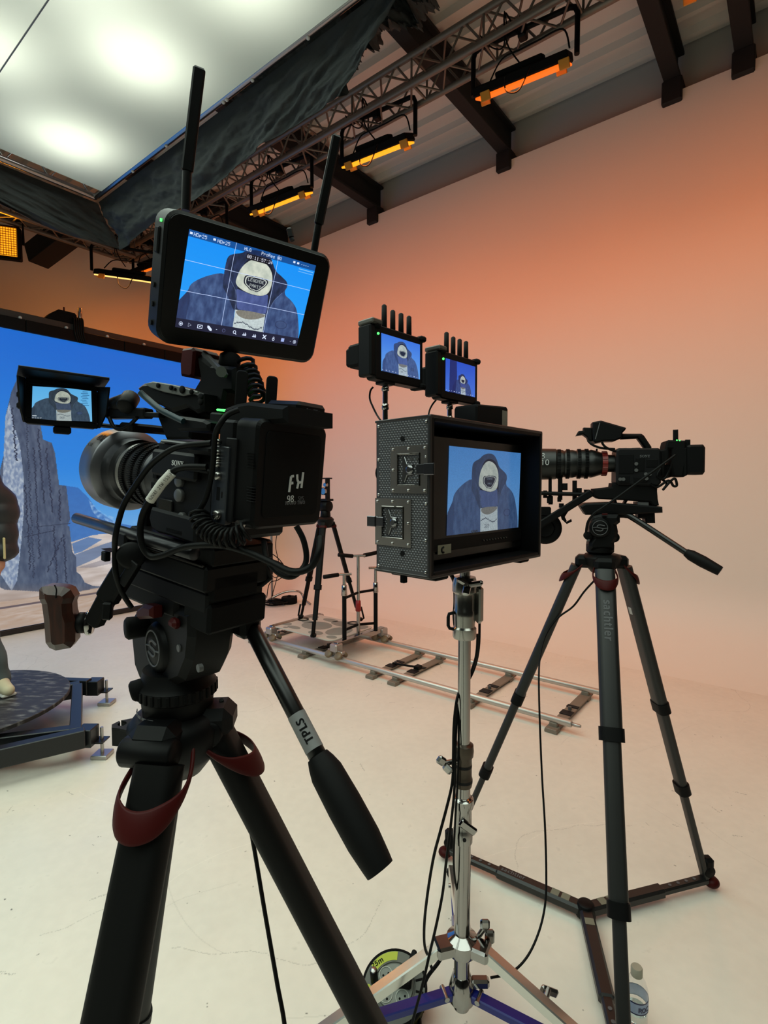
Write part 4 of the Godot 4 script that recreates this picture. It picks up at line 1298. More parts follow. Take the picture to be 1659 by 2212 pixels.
func stage() -> void:
	led_wall()
	turntable()
	person()
	track()
	dolly()
	small_tripod()
	far_gear()

var FONT := {"0": [14, 17, 19, 21, 25, 17, 14], "1": [4, 12, 4, 4, 4, 4, 14], "2": [14, 17, 1, 2, 4, 8, 31], "4": [2, 6, 10, 18, 31, 2, 2], "5": [31, 16, 30, 1, 1, 17, 14], "6": [6, 8, 16, 30, 17, 17, 14], "3": [31, 2, 4, 2, 1, 17, 14], "7": [31, 1, 2, 4, 8, 8, 8], "A": [14, 17, 17, 31, 17, 17, 17], "D": [30, 17, 17, 17, 17, 17, 30], "E": [31, 16, 16, 30, 16, 16, 31], "G": [14, 17, 16, 23, 17, 17, 15], "H": [17, 17, 17, 31, 17, 17, 17], "I": [14, 4, 4, 4, 4, 4, 14], "L": [16, 16, 16, 16, 16, 16, 31], "N": [17, 25, 21, 19, 17, 17, 17], "P": [30, 17, 17, 30, 16, 16, 16], "Q": [14, 17, 17, 17, 21, 18, 13], "R": [30, 17, 17, 30, 20, 18, 17], "S": [15, 16, 16, 14, 1, 1, 30], "p": [0, 0, 30, 17, 30, 16, 16], "r": [0, 0, 22, 25, 16, 16, 16], "o": [0, 0, 14, 17, 17, 17, 14], "e": [0, 0, 14, 17, 31, 16, 14], "s": [0, 0, 15, 16, 14, 1, 30], ":": [0, 4, 0, 0, 0, 4, 0], "-": [0, 0, 0, 14, 0, 0, 0]}

func stamp(im: Image, s: String, x: float, y: float, k: int, c: Color, tilt := 0.0) -> void:
	for ch in s:
		var g = FONT.get(ch)
		if g != null:
			for r in 7:
				for q in 5:
					if (int(g[r]) >> (4 - q)) & 1:
						im.fill_rect(Rect2i(int(x) + q * k, int(y + (x * tilt if tilt != 0.0 else 0.0)) + r * k, k, k), c)
		x += 6 * k

func line(im: Image, a: Vector2, b: Vector2, c: Color, th := 1) -> void:
	var n := int(a.distance_to(b)) + 1
	for i in n + 1:
		var p := a.lerp(b, float(i) / n)
		im.fill_rect(Rect2i(int(p.x) - th / 2, int(p.y) - th / 2, th, th), c)

func blob(im: Image, c: Vector2, r: float, col: Color, ring := 0.0) -> void:
	for y in range(int(c.y - r) - 1, int(c.y + r) + 2):
		for x in range(int(c.x - r) - 1, int(c.x + r) + 2):
			var d := Vector2(x, y).distance_to(c)
			if d <= r and (ring == 0.0 or d >= r - ring) and x >= 0 and y >= 0 and x < im.get_width() and y < im.get_height():
				im.set_pixel(x, y, col)

func portrait(w: int, h: int, cx: float, cy: float, s: float, bg0: Color, bg1: Color, tint: Color, keep: float) -> Image:
	# what the cameras see: a person in a hooded puffer jacket and a printed cap, head bowed
	var im := Image.create(w, h, false, Image.FORMAT_RGB8)
	var nz := FastNoiseLite.new()
	nz.seed = 51
	nz.frequency = 0.02
	var fine := FastNoiseLite.new()
	fine.seed = 52
	fine.frequency = 0.09
	var k := 640.0 / w / s
	for y in h:
		var c := bg0.lerp(bg1, float(y) / h)
		for x in w:
			im.set_pixel(x, y, c)
	var T := func(l: Array) -> Array:
		var o := []
		for q in l: o.append(Vector2(((q[0] - 0.53) * s + cx) * w, ((q[1] - 0.45) * s + cy) * h))
		for pass_ in (2 if o.size() > 6 else 0):   # round the outline
			var r := []
			for i in o.size():
				var a: Vector2 = o[i]
				var b: Vector2 = o[(i + 1) % o.size()]
				r.append(a.lerp(b, 0.25))
				r.append(a.lerp(b, 0.75))
			o = r
		return o
	var cloth := func(base: Color, light: Color) -> Callable:
		return func(x, y, _c): return base.lerp(light, clampf(0.4 + nz.get_noise_2d(x * k * 1.4, y * k * 0.7) * 0.8 + fine.get_noise_2d(x * k * 0.6, y * k * 0.4) * 0.14, 0.0, 1.0)).lerp(tint, 1.0 - keep)
	var flat := func(base: Color) -> Callable:
		return func(x, y, _c): return (base * (1.0 + fine.get_noise_2d(x * k * 0.7, y * k * 0.7) * 0.12)).lerp(tint, (1.0 - keep) * 0.4)
	var navy := rgb(40, 56, 98)
	var navy2 := rgb(78, 102, 146)
	var dark := rgb(20, 26, 46)
	fill(im, T.call([[0.283, 0.332], [0.16, 0.411], [0.063, 0.518], [0.054, 0.596], [0.02, 0.67], [-0.02, 0.76], [-0.02, 1.3], [0.47, 1.3], [0.411, 0.756], [0.416, 0.623], [0.392, 0.49], [0.331, 0.392]]), cloth.call(navy, navy2))
	fill(im, T.call([[0.054, 0.596], [0.02, 0.67], [-0.02, 0.76], [-0.02, 1.3], [0.06, 1.3], [0.067, 0.822], [0.078, 0.674]]), cloth.call(rgb(30, 40, 78), navy))
	fill(im, T.call([[0.808, 0.287], [0.774, 0.412], [0.863, 0.469], [0.927, 0.559], [0.975, 0.75], [1.0, 0.9], [1.02, 1.3], [0.66, 1.3], [0.66, 0.762], [0.675, 0.63], [0.679, 0.503], [0.722, 0.428]]), cloth.call(navy, navy2))
	fill(im, T.call([[0.29, 0.48], [0.284, 0.228], [0.295, 0.15], [0.338, 0.115], [0.383, 0.094], [0.425, 0.046], [0.491, 0.017], [0.562, 0.014], [0.62, 0.06], [0.668, 0.181], [0.728, 0.221], [0.808, 0.287], [0.766, 0.414], [0.715, 0.482], [0.68, 0.67], [0.668, 0.75], [0.42, 0.75], [0.356, 0.6], [0.314, 0.52]]), cloth.call(dark, rgb(46, 56, 96)))
	fill(im, T.call([[0.40, 0.30], [0.42, 0.18], [0.47, 0.09], [0.56, 0.08], [0.63, 0.13], [0.67, 0.25], [0.67, 0.7], [0.41, 0.7]]), flat.call(rgb(16, 18, 34)))
	fill(im, T.call([[0.416, 0.70], [0.665, 0.69], [0.673, 0.899], [0.70, 1.3], [0.425, 1.3], [0.425, 0.99]]), flat.call(rgb(196, 208, 206)))
	fill(im, T.call([[0.416, 0.709], [0.475, 0.692], [0.555, 0.685], [0.662, 0.692], [0.665, 0.718], [0.596, 0.768], [0.524, 0.788], [0.448, 0.767]]), flat.call(rgb(128, 124, 112)))
	fill(im, T.call([[0.38, 0.425], [0.386, 0.335], [0.402, 0.243], [0.44, 0.163], [0.49, 0.112], [0.554, 0.113], [0.62, 0.158], [0.659, 0.244], [0.666, 0.343], [0.656, 0.448], [0.603, 0.495], [0.522, 0.5], [0.439, 0.475]]), func(x, y, _c): return rgb(188, 196, 180).lerp(rgb(222, 226, 206), clampf(0.5 + nz.get_noise_2d(x * k, y * k), 0, 1)).lerp(tint, (1.0 - keep) * 0.4))
	fill(im, T.call([[0.391, 0.471], [0.439, 0.480], [0.522, 0.504], [0.603, 0.497], [0.655, 0.447], [0.663, 0.55], [0.671, 0.652], [0.662, 0.692], [0.555, 0.685], [0.475, 0.692], [0.424, 0.691], [0.416, 0.572]]), cloth.call(rgb(62, 74, 128), rgb(88, 100, 158)))
	# the cap's badge
	var ctr := Vector2(0.537, 0.375)
	var out := [[0.44, 0.322], [0.46, 0.30], [0.494, 0.302], [0.53, 0.293], [0.618, 0.298], [0.634, 0.32], [0.63, 0.354], [0.604, 0.40], [0.58, 0.44], [0.554, 0.466], [0.53, 0.452], [0.501, 0.456], [0.475, 0.424], [0.455, 0.41], [0.441, 0.385]]
	var step := 0
	for sc in [1.0, 0.9, 0.80]:
		var p := []
		for q in out: p.append([ctr.x + (q[0] - ctr.x) * sc, ctr.y + (q[1] - ctr.y) * sc])
		fill(im, T.call(p), flat.call(rgb(22, 26, 40) if step % 2 == 0 else rgb(206, 212, 200)))
		step += 1
	var kk := maxi(1, int(round(w * s / 420.0)))
	var t0: Vector2 = T.call([[0.472, 0.325]])[0]
	var t1: Vector2 = T.call([[0.487, 0.385]])[0]
	var tw := 0.133 * s * w
	if w * s > 380.0:
		stamp(im, "LEGENDE", t0.x + (tw - 42 * kk) * 0.5, t0.y, kk, rgb(206, 212, 200).lerp(tint, 1.0 - keep))
		stamp(im, "PARIS", t1.x + (tw * 0.8 - 30 * kk) * 0.5, t1.y, kk, rgb(206, 212, 200).lerp(tint, 1.0 - keep))
	# drawstrings and shirt print
	var ln := rgb(150, 170, 210).lerp(tint, 1.0 - keep)
	for l in [[[0.338, 0.39], [0.392, 0.49], [0.412, 0.593], [0.416, 0.74]], [[0.679, 0.503], [0.678, 0.65], [0.672, 0.75]], [[0.765, 0.404], [0.712, 0.514], [0.69, 0.62]]]:
		var p: Array = T.call(l)
		for i in p.size() - 1: line(im, p[i], p[i + 1], ln, maxi(1, w / 500))
	rng.seed = 5
	for i in 26:
		var q: Vector2 = T.call([[0.43 + i * 0.009, 0.845 + sin(i * 0.25) * -0.025 + rng.randf() * 0.012]])[0]
		blob(im, q, maxf(1.0, w * s * 0.0045), rgb(58, 66, 84))
	stamp(im, "365", (T.call([[0.48, 0.905]])[0] as Vector2).x, (T.call([[0.48, 0.905]])[0] as Vector2).y, maxi(1, int(w * s / 180.0)), rgb(58, 66, 84))
	var bd: Vector2 = T.call([[0.815, 0.775]])[0]
	for y in range(int(bd.y - 0.05 * h * s), int(bd.y + 0.05 * h * s)):
		for x in range(int(bd.x - 0.055 * w * s), int(bd.x + 0.055 * w * s)):
			var d := Vector2((x - bd.x) / (0.055 * w * s), (y - bd.y) / (0.05 * h * s)).length()
			if d < 1.0 and x >= 0 and y >= 0 and x < w and y < h: im.set_pixel(x, y, im.get_pixel(x, y).lerp(rgb(30, 40, 76) if d > 0.82 else rgb(62, 80, 120), 0.5))
	return im

func monitor_ui(im: Image) -> void:            # frame lines, status bar and tool bar of the field monitor
	var w := im.get_width()
	var h := im.get_height()
	for y in int(h * 0.068):
		for x in w: im.set_pixel(x, y, im.get_pixel(x, y).lerp(rgb(10, 40, 92), 0.62))
	for y in range(int(h * 0.9), h):
		for x in w: im.set_pixel(x, y, rgb(22, 24, 52))
	var c := rgb(196, 214, 255)
	for q in [[0.336, 0.0, 0.333, 0.9], [0.674, 0.0, 0.680, 0.9], [0.0, 0.30, 1.0, 0.30], [0.0, 0.609, 1.0, 0.600]]:
		line(im, Vector2(q[0] * w, q[1] * h), Vector2(q[2] * w, q[3] * h), c, 2)
	var wt := rgb(220, 232, 255)
	stamp(im, "HDp25", w * 0.035, h * 0.018, 2, wt)
	stamp(im, "HDp25", w * 0.20, h * 0.018, 2, wt)
	stamp(im, "HLG", w * 0.40, h * 0.018, 2, wt)
	stamp(im, "ProRes HQ", w * 0.535, h * 0.018, 2, wt)
	for q in [[0.008, 0.022], [0.17, 0.022], [0.80, 0.022], [0.835, 0.022]]:
		im.fill_rect(Rect2i(int(q[0] * w), int(q[1] * h), 12, 9), wt)
	stamp(im, "----", w * 0.87, h * 0.018, 2, wt)
	im.fill_rect(Rect2i(int(w * 0.425), int(h * 0.075), int(w * 0.185), int(h * 0.062)), rgb(20, 18, 30))
	stamp(im, "00:11:57:24", w * 0.432, h * 0.088, 2, rgb(236, 240, 255).lerp(rgb(20, 18, 30), 0.05))
	im.fill_rect(Rect2i(int(w * 0.86), int(h * 0.085), int(w * 0.13), 3), rgb(150, 200, 245))
	im.fill_rect(Rect2i(int(w * 0.86), int(h * 0.115), int(w * 0.13), 2), rgb(150, 200, 245))
	# tool icons
	var y := h * 0.953
	var i := 0
	for u in [0.036, 0.099, 0.176, 0.247, 0.3, 0.357, 0.444, 0.525, 0.608, 0.696, 0.775, 0.86, 0.93, 0.969]:
		var p := Vector2(u * w, y)
		match i:
			0, 13:
				blob(im, p, 9, wt, 2)
				blob(im, p, 4, wt)
			1:
				line(im, p + Vector2(-6, -8), p + Vector2(-6, 8), wt)
				line(im, p + Vector2(-6, -8), p + Vector2(8, 0), wt)
				line(im, p + Vector2(-6, 8), p + Vector2(8, 0), wt)
			2:
				im.fill_rect(Rect2i(int(p.x) - 12, int(p.y) - 8, 24, 17), wt)
				im.fill_rect(Rect2i(int(p.x) - 9, int(p.y) - 5, 18, 11), rgb(22, 24, 52))
				im.fill_rect(Rect2i(int(p.x) - 4, int(p.y) - 2, 8, 5), wt)
			3:
				line(im, p + Vector2(-7, -6), p + Vector2(7, 7), wt, 9)
			4, 12:
				stamp(im, "-", p.x - 4, p.y - 6, 2, wt)
			5:
				blob(im, p, 8, rgb(90, 96, 140), 2)
			6:
				blob(im, p + Vector2(-1, -1), 8, wt, 3)
				line(im, p + Vector2(4, 4), p + Vector2(9, 9), wt, 3)
			7, 8:
				for q in 5: im.fill_rect(Rect2i(int(p.x) - 9 + q * 4, int(p.y) + 8 - (5 + (q * 7) % 12), 3, 5 + (q * 7) % 12), wt)
				im.fill_rect(Rect2i(int(p.x) - 10, int(p.y) + 7, 21, 2), wt)
			9:
				line(im, p + Vector2(-8, -8), p + Vector2(8, 8), wt, 4)
				line(im, p + Vector2(8, -8), p + Vector2(-8, 8), wt, 4)
			10:
				blob(im, p + Vector2(0, -4), 5, wt, 2)
				blob(im, p + Vector2(0, 4), 7, wt, 3)
			11:
				im.fill_rect(Rect2i(int(p.x) - 9, int(p.y) - 8, 18, 17), rgb(160, 180, 235))
		i += 1

func screen_mat(key: String, im: Image, e := 1.0) -> StandardMaterial3D:
	var m := mat(key, Color(0.01, 0.01, 0.01), 0.15)
	m.emission_enabled = true
	m.emission = Color.WHITE
	m.emission_operator = BaseMaterial3D.EMISSION_OP_MULTIPLY
	m.emission_texture = ImageTexture.create_from_image(im)
	m.emission_energy_multiplier = e
	m.texture_repeat = false
	return m

func screen_quad(tl: Vector3, tr: Vector3, br: Vector3, bl: Vector3) -> B:
	var b := B.new()
	var n := (tr - tl).cross(tl - bl).normalized()
	b.t(tl, tr, br, n, n, n, Vector2(0, 0), Vector2(1, 0), Vector2(1, 1))
	b.t(tl, br, bl, n, n, n, Vector2(0, 0), Vector2(1, 1), Vector2(0, 1))
	return b

func screens() -> void:
	var im := portrait(640, 400, 0.53, 0.45, 1.0, rgb(18, 142, 242), rgb(36, 158, 246), rgb(66, 92, 140), 0.85)
	monitor_ui(im)
	screen_mat("field monitor picture", im, 1.05)
	im = portrait(440, 248, 0.50, 0.43, 0.98, rgb(92, 176, 232), rgb(120, 194, 238), rgb(62, 76, 78), 0.36)
	for i in 9: im.fill_rect(Rect2i(372 - (i * 13) % 24, 18 + i * 13, 40 + (i * 17) % 20, 4), rgb(36, 84, 130))
	im.fill_rect(Rect2i(4, 214, 30, 5), rgb(215, 225, 230))
	stamp(im, "00:51:02:07", 4, 228, 1, rgb(225, 232, 236))
	screen_mat("viewfinder picture", im, 0.95)
	im = portrait(520, 330, 0.53, 0.47, 0.98, rgb(72, 132, 198), rgb(104, 160, 216), rgb(62, 88, 122), 0.42)
	var nz := RandomNumberGenerator.new()
	nz.seed = 8
	for y in im.get_height():
		for x in im.get_width():
			var c := im.get_pixel(x, y)
			im.set_pixel(x, y, c * (1.0 + nz.randf_range(-0.10, 0.10)))
	screen_mat("cased monitor picture", im, 0.75)
	im = portrait(300, 190, 0.53, 0.47, 0.92, rgb(62, 122, 232), rgb(110, 176, 248), rgb(84, 116, 180), 0.5)
	for i in 12: im.fill_rect(Rect2i(8 + i * 24, 180, 4 + (i * 5) % 9, 4), rgb(190, 205, 240))
	screen_mat("first small monitor picture", im, 0.9)
	im = portrait(300, 190, 0.57, 0.62, 0.62, rgb(40, 86, 210), rgb(72, 122, 226), rgb(52, 78, 170), 0.65)
	fill(im, [Vector2(42, 0), Vector2(108, 0), Vector2(112, 90), Vector2(96, 190), Vector2(36, 190)], func(_x, _y, c): return c.lerp(rgb(26, 38, 100), 0.85))
	for i in 12: im.fill_rect(Rect2i(8 + i * 24, 180, 4 + (i * 5) % 9, 4), rgb(190, 205, 240))
	screen_mat("second small monitor picture", im, 0.85)

var CL: Transform3D
func cable(label: String, pts: Array, r: float, sub := 6, seg := 8, m := "cord", group := "") -> Node3D:
	var o: Vector3 = pts[0]
	var t := thing("cable", label, "cable", o, Basis(), group)
	var l := []
	for p in pts: l.append(p - o)
	var b := B.new()
	b.tube(spl(l, sub), r, seg)
	put("cord", b, M[m], t)
	return t
func pp(pts: Array) -> Array:                  # list of measured (x, y, distance)
	var o := []
	for p in pts: o.append(P(p[0], p[1], p[2]))
	return o

func field_monitor() -> void:
	var x := Vector3(0.766, 0.027, -0.643).normalized()
	var z := x.cross(Vector3(0.286, 0.913, 0.289)).normalized()
	var t := thing("field_monitor", "large tilted touchscreen field monitor above the near camera, showing the person and frame lines", "monitor", Vector3(-0.1585, 1.753, -0.632), Basis(x, z.cross(x), z))
	var b := B.new()
	b.ext(Transform3D(), rrect(-0.102, -0.068, 0.102, 0.068, 0.016, 6), -0.036, 0.0, 0.003)
	put("housing", b, M["black"], t)
	b = B.new()
	b.ext(Transform3D(), rrect(-0.099, -0.065, 0.099, 0.065, 0.014, 6), 0.0, 0.0012, 0.0005)
	put("bezel", b, mat("glass black", Color(0.01, 0.01, 0.012), 0.25), t)
	M["glass black"].metallic_specular = 0.3
	var q := []
	for p in [[409, 494.7], [682.6, 573.5], [641, 747.5], [378, 706.3]]: q.append(loc(t, p[0], p[1], 0.0018))
	put("screen", screen_quad(q[0], q[1], q[2], q[3]), M["field monitor picture"], t)
	area("monitor_light", t.transform * Vector3(0, 0, 0.004), z, Vector2(0.155, 0.097), Color(0.45, 0.65, 1.0), 0.006, Vector3.UP)
	b = B.new()
	b.bx(Vector3(-0.1025, 0.035, -0.018), Vector3(0.004, 0.026, 0.012), 0.0015)
	for i in 3: b.cyl(Vector3(-0.1, -0.01 - i * 0.02, -0.018), Vector3(-0.104, -0.01 - i * 0.02, -0.018), 0.003, 0.003, 10)
	put("side_port", b, M["black matt"], t)
	b = B.new()
	b.bx(Vector3(-0.1022, 0.054, -0.012), Vector3(0.002, 0.003, 0.003))
	put("power_light", b, M["green led"], t)
	b = B.new()
	b.bx(Vector3(0.0, 0.0, -0.055), Vector3(0.13, 0.09, 0.04), 0.006)
	put("receiver", b, M["black matt"], t)
	var inv := t.transform.affine_inverse()
	for a in [[401, 455, 0.625, 404, 372, 0.62, 431, 146, 0.60], [678, 545, 0.70, 688, 486, 0.69, 728, 292, 0.665], [632, 520, 0.72, 630, 515, 0.72, 624, 492, 0.72]]:
		var p0 := inv * P(a[0], a[1], a[2])
		var p1 := inv * P(a[3], a[4], a[5])
		var p2 := inv * P(a[6], a[7], a[8])
		var sc := 0.6 if a[0] == 632 else 0.9 if a[0] == 678 else 1.0
		b = B.new()
		b.cyl(p0, p1, 0.0052 * sc, 0.0052 * sc, 12)
		b.bar(p1, p2, 0.008 * sc, 0.013 * sc, inv.basis * Vector3(1, 0, -0.3), 0.002)
		put("antenna", b, M["black"], t)
	# mount down to the camera handle
	b = B.new()
	var m0 := inv * P(498, 768, 0.655)
	var m1 := inv * P(494, 800, 0.65)
	b.cyl(m0, m1, 0.013, 0.013, 16, 0.002)
	b.cyl(m1 + (m1 - m0) * 0.05, m1 + (m1 - m0) * 0.6, 0.016, 0.016, 16, 0.003)
	put("mount", b, M["black matt"], t)

func viewfinder() -> void:
	var t := thing("viewfinder_monitor", "small hooded viewfinder screen on the left side of the near camera", "monitor", P(134, 872, 0.70), Basis(Vector3.UP, deg_to_rad(38.0)) * Basis(Vector3.BACK, deg_to_rad(-1.5)))
	var q := []
	for p in [[70.3, 834], [196.8, 841.9], [199, 910.7], [68, 907.2]]: q.append(loc(t, p[0], p[1], 0.0))
	put("screen", screen_quad(q[0], q[1], q[2], q[3]), M["viewfinder picture"], t)
	var x0: float = (q[0].x + q[3].x) / 2
	var x1: float = (q[1].x + q[2].x) / 2
	var y1: float = (q[0].y + q[1].y) / 2
	var y0: float = (q[2].y + q[3].y) / 2
	var b := B.new()
	b.bx(Vector3((x0 + x1) / 2, (y0 + y1) / 2, -0.009), Vector3(x1 - x0 + 0.014, y1 - y0 + 0.014, 0.016), 0.003)
	put("housing", b, M["black"], t)
	b = B.new()
	for r in [[x0 - 0.007, y0 - 0.007, x1 + 0.007, y0 - 0.0005], [x0 - 0.007, y1 + 0.0005, x1 + 0.007, y1 + 0.007], [x0 - 0.007, y0, x0 - 0.001, y1], [x1 + 0.001, y0, x1 + 0.007, y1]]:
		b.bx(Vector3((r[0] + r[2]) / 2, (r[1] + r[3]) / 2, 0.001), Vector3(r[2] - r[0], r[3] - r[1], 0.004), 0.0005)
	put("bezel", b, M["black matt"], t)
	b = B.new()                                # hood flaps
	b.ext(Transform3D(Basis(Vector3.RIGHT, deg_to_rad(-8)), Vector3(0, y1 + 0.008, 0)), [Vector2(x0 - 0.016, 0), Vector2(x1 + 0.016, 0), Vector2(x1 + 0.016, 0.0035), Vector2(x0 - 0.016, 0.0035)], -0.004, 0.034, 0.0008)
	put("hood_top", b, M["black"], t)
	for s in [-1.0, 1.0]:
		b = B.new()
		var xx := x0 - 0.008 if s < 0 else x1 + 0.008
		var w := [Vector2(0.0, y1 + 0.007), Vector2(0.030, y1 + 0.004), Vector2(0.022, y0 + 0.012), Vector2(0.004, y0 - 0.006), Vector2(0.0, y0 - 0.006)]
		b.ext(Transform3D(Basis(Vector3.BACK, Vector3.UP, Vector3.LEFT).rotated(Vector3.UP, s * 0.3), Vector3(xx, 0, 0)), w, -0.001, 0.001)
		put("hood_side", b, M["dark grey"], t)
	b = B.new()
	b.bx(Vector3((x0 + x1) / 2, y0 - 0.012, -0.006), Vector3(0.02, 0.01, 0.014), 0.002)
	for i in 2: b.bx(Vector3(x0 - 0.012, (y0 + y1) / 2 - 0.006 + i * 0.014, -0.008), Vector3(0.008, 0.008, 0.012), 0.002)
	put("button_pad", b, M["black matt"], t)
	# arm to the camera handle
	var inv := t.transform.affine_inverse()
	b = B.new()
	b.cyl(inv * P(236, 878, 0.735), inv * P(275, 868, 0.71), 0.010, 0.012, 14, 0.002)
	b.cyl(inv * P(270, 880, 0.69), inv * P(284, 857, 0.71), 0.0115, 0.0115, 18, 0.002)
	b.bar(inv * P(238, 895, 0.73), inv * P(322, 893, 0.69), 0.016, 0.013, Vector3.UP, 0.002)
	b.bar(inv * P(318, 896, 0.69), inv * P(350, 897, 0.67), 0.01, 0.006, Vector3.UP, 0.001)
	put("arm", b, M["black"], t)

func left_camera() -> void:
	CL = Transform3D(Basis(Vector3.UP, deg_to_rad(-34.8)) * Basis(Vector3.BACK, deg_to_rad(-6.5)), P(550, 1030, 0.52))
	var t := thing("cinema_camera", "black cinema camera body on the nearest tripod, seen from behind its left side", "camera", CL.origin, CL.basis)
	var b := B.new()
	b.bx(Vector3(-0.118, -0.026, -0.056), Vector3(0.11, 0.106, 0.11), 0.005)
	b.bx(Vector3(-0.128, -0.0, 0.001), Vector3(0.085, 0.03, 0.012), 0.003)
	b.ext(Transform3D(), ppoly(t, [[330, 1118], [335, 1140], [348, 1150], [372, 1156], [430, 1176], [432, 1120], [335, 1095]]), -0.02, 0.006, 0.003)
	put("body", b, M["dark grey"], t)
	b = B.new()
	pbox(b, t, 345, 949, 452, 968, 0.003, -0.1, 0.002)
	put("top_plate", b, mat("slate", Color(0.16, 0.17, 0.185), 0.45), t)
	# side controls
	b = B.new()
	for p in [[386, 1040, 0.0065], [386, 1070, 0.0075], [392, 1118, 0.006], [334, 1110, 0.004], [342, 1118, 0.004], [350, 990, 0.005]]:
		var c := loc(t, p[0], p[1], 0.002)
		b.cyl(c - Vector3(0, 0, 0.004), c + Vector3(0, 0, 0.002), p[2], p[2], 18, 0.001)
	put("button", b, M["mid grey"], t)
	b = B.new()
	for p in [[338, 1115, 344, 1119], [348, 1113, 354, 1120], [357, 1116, 363, 1123], [372, 1122, 378, 1126], [330, 1010, 338, 1034], [326, 1040, 338, 1058], [376, 1060, 381, 1078]]: pbox(b, t, p[0], p[1], p[2], p[3], 0.0028, 0.0, 0.0006)
	put("key", b, M["black matt"], t)
	b = B.new()
	pbox(b, t, 342, 1075, 370, 1108, 0.0022, 0.0, 0.001)
	pbox(b, t, 357, 1135, 395, 1162, 0.006, 0.0, 0.002)
	put("side_display", b, M["black gloss"], t)
	var w := loc(t, 374, 1000, 0.0078)
	words("SONY", 0.0058, M["white print"], t, Transform3D(Basis(), w + Vector3(0.008, 0, 0)), "Droid Serif", 700)
	# rear connector strip
	b = B.new()
	pbox(b, t, 462, 962, 484, 1135, 0.006, -0.02, 0.001)
	put("connector_panel", b, mat("panel", Color(0.13, 0.14, 0.16), 0.4), t)
	b = B.new()
	for p in [[473, 955, 0.0035], [473, 978, 0.0035], [473, 992, 0.0035], [473, 1003, 0.0035], [473, 1028, 0.005], [472, 1112, 0.0055]]:
		var c := loc(t, p[0], p[1], 0.006)
		b.cyl(c - Vector3(0, 0, 0.002), c + Vector3(0, 0, 0.005), p[2], p[2] * 0.9, 16, 0.0008)
	put("socket", b, M["steel"], t)
	b = B.new()
	pbox(b, t, 467, 1050, 474, 1083, 0.0065, 0.004)
	pbox(b, t, 477, 1060, 480, 1078, 0.0065, 0.004)
	put("card_slot", b, M["black matt"], t)
	b = B.new()                                # connectors plugged in
	pbox(b, t, 400, 955, 455, 985, 0.012, -0.004, 0.004)
	pbox(b, t, 392, 1004, 448, 1024, 0.012, -0.002, 0.004)
	put("plug", b, M["black"], t)
	# top handle with its control panel
	b = B.new()
	b.ext(Transform3D(), ppoly(t, [[296, 838], [310, 828], [340, 825], [425, 845], [438, 850], [440, 888], [425, 893], [405, 880], [372, 890], [345, 875], [310, 862]], -0.03), -0.075, -0.028, 0.004)
	var hd := put("handle", b, M["black"], t)
	b = B.new()
	b.ext(Transform3D(Basis(), Vector3(0, 0.0, 0)), ppoly(t, [[318, 830], [336, 825], [380, 832], [432, 846], [432, 850], [400, 856], [360, 848], [330, 838]], -0.028), -0.0275, -0.024, 0.001)
	put("control_panel", b, mat("silver grey", Color(0.33, 0.34, 0.33), 0.45), hd)
	b = B.new()
	for p in [[344, 833, 0.003], [372, 838, 0.003], [380, 841, 0.002], [396, 842, 0.0045], [416, 847, 0.003], [436, 858, 0.004], [436, 868, 0.004]]:
		var c := loc(t, p[0], p[1], -0.024)
		b.cyl(c, c + Vector3(0, 0, 0.003), p[2], p[2], 14, 0.0006)
	put("button", b, M["black matt"], hd)
	b = B.new()
	b.ext(Transform3D(), ppoly(t, [[345, 880], [400, 885], [428, 905], [425, 950], [372, 950]], -0.05), -0.085, -0.04, 0.003)
	b.ext(Transform3D(), ppoly(t, [[392, 906], [400, 900], [455, 908], [468, 915], [466, 932], [398, 932]], -0.01), -0.05, 0.0, 0.003)
	put("handle_post", b, M["black"], t)
	b = B.new()
	pbox(b, t, 452, 890, 478, 918, -0.02, -0.05, 0.002)
	put("audio_module", b, M["dark grey"], t)
	b = B.new()
	pbox(b, t, 466, 882.5, 486, 888, -0.019, -0.05, 0.001)
	put("level_lights", b, M["green led"], t)
	# clamp on the handle that carries the field monitor
	b = B.new()
	b.ext(Transform3D(), ppoly(t, [[414, 758], [436, 755], [442, 762], [438, 815], [432, 820], [411, 816], [410, 790]], -0.06), -0.085, -0.045, 0.003)
	var clamp := put("monitor_clamp", b, M["red"], t)
	b = B.new()
	b.ext(Transform3D(), ppoly(t, [[436, 765], [470, 790], [520, 795], [520, 850], [500, 850], [490, 905], [445, 905], [430, 845], [445, 820]], -0.06), -0.085, -0.05, 0.004)
	put("clamp_arm", b, M["black"], clamp)
	b = B.new()
	var c0 := loc(t, 440, 762, -0.045)
	b.bar(c0, loc(t, 488, 812, -0.045), 0.006, 0.006, Vector3.UP, 0.001)
	b.cyl(loc(t, 478, 803, -0.045), loc(t, 478, 803, -0.03), 0.006, 0.006, 12)
	put("tension_bar", b, M["mid grey"], clamp)
	# plate and rods under the body
	b = B.new()
	b.bx(Vector3(-0.155, -0.098, -0.055), Vector3(0.17, 0.02, 0.09), 0.002)
	b.bx(Vector3(-0.165, -0.124, -0.055), Vector3(0.18, 0.03, 0.10), 0.003)
	put("dovetail_plate", b, M["black"], t)
	b = B.new()
	for i in 4: b.bx(Vector3(-0.16, -0.1085, -0.006 - i * 0.008), Vector3(0.16, 0.003, 0.003), 0.0008)
	put("groove", b, mat("worn edge", Color(0.16, 0.14, 0.13), 0.4, 0.5), t)
	for z in [0.006, -0.10]:
		b = B.new()
		b.cyl(Vector3(-0.345, -0.093, z), Vector3(-0.08, -0.093, z), 0.0075, 0.0075, 16, 0.001)
		put("rod", b, mat("dark rod", Color(0.16, 0.16, 0.17), 0.3, 0.7), t)
	b = B.new()
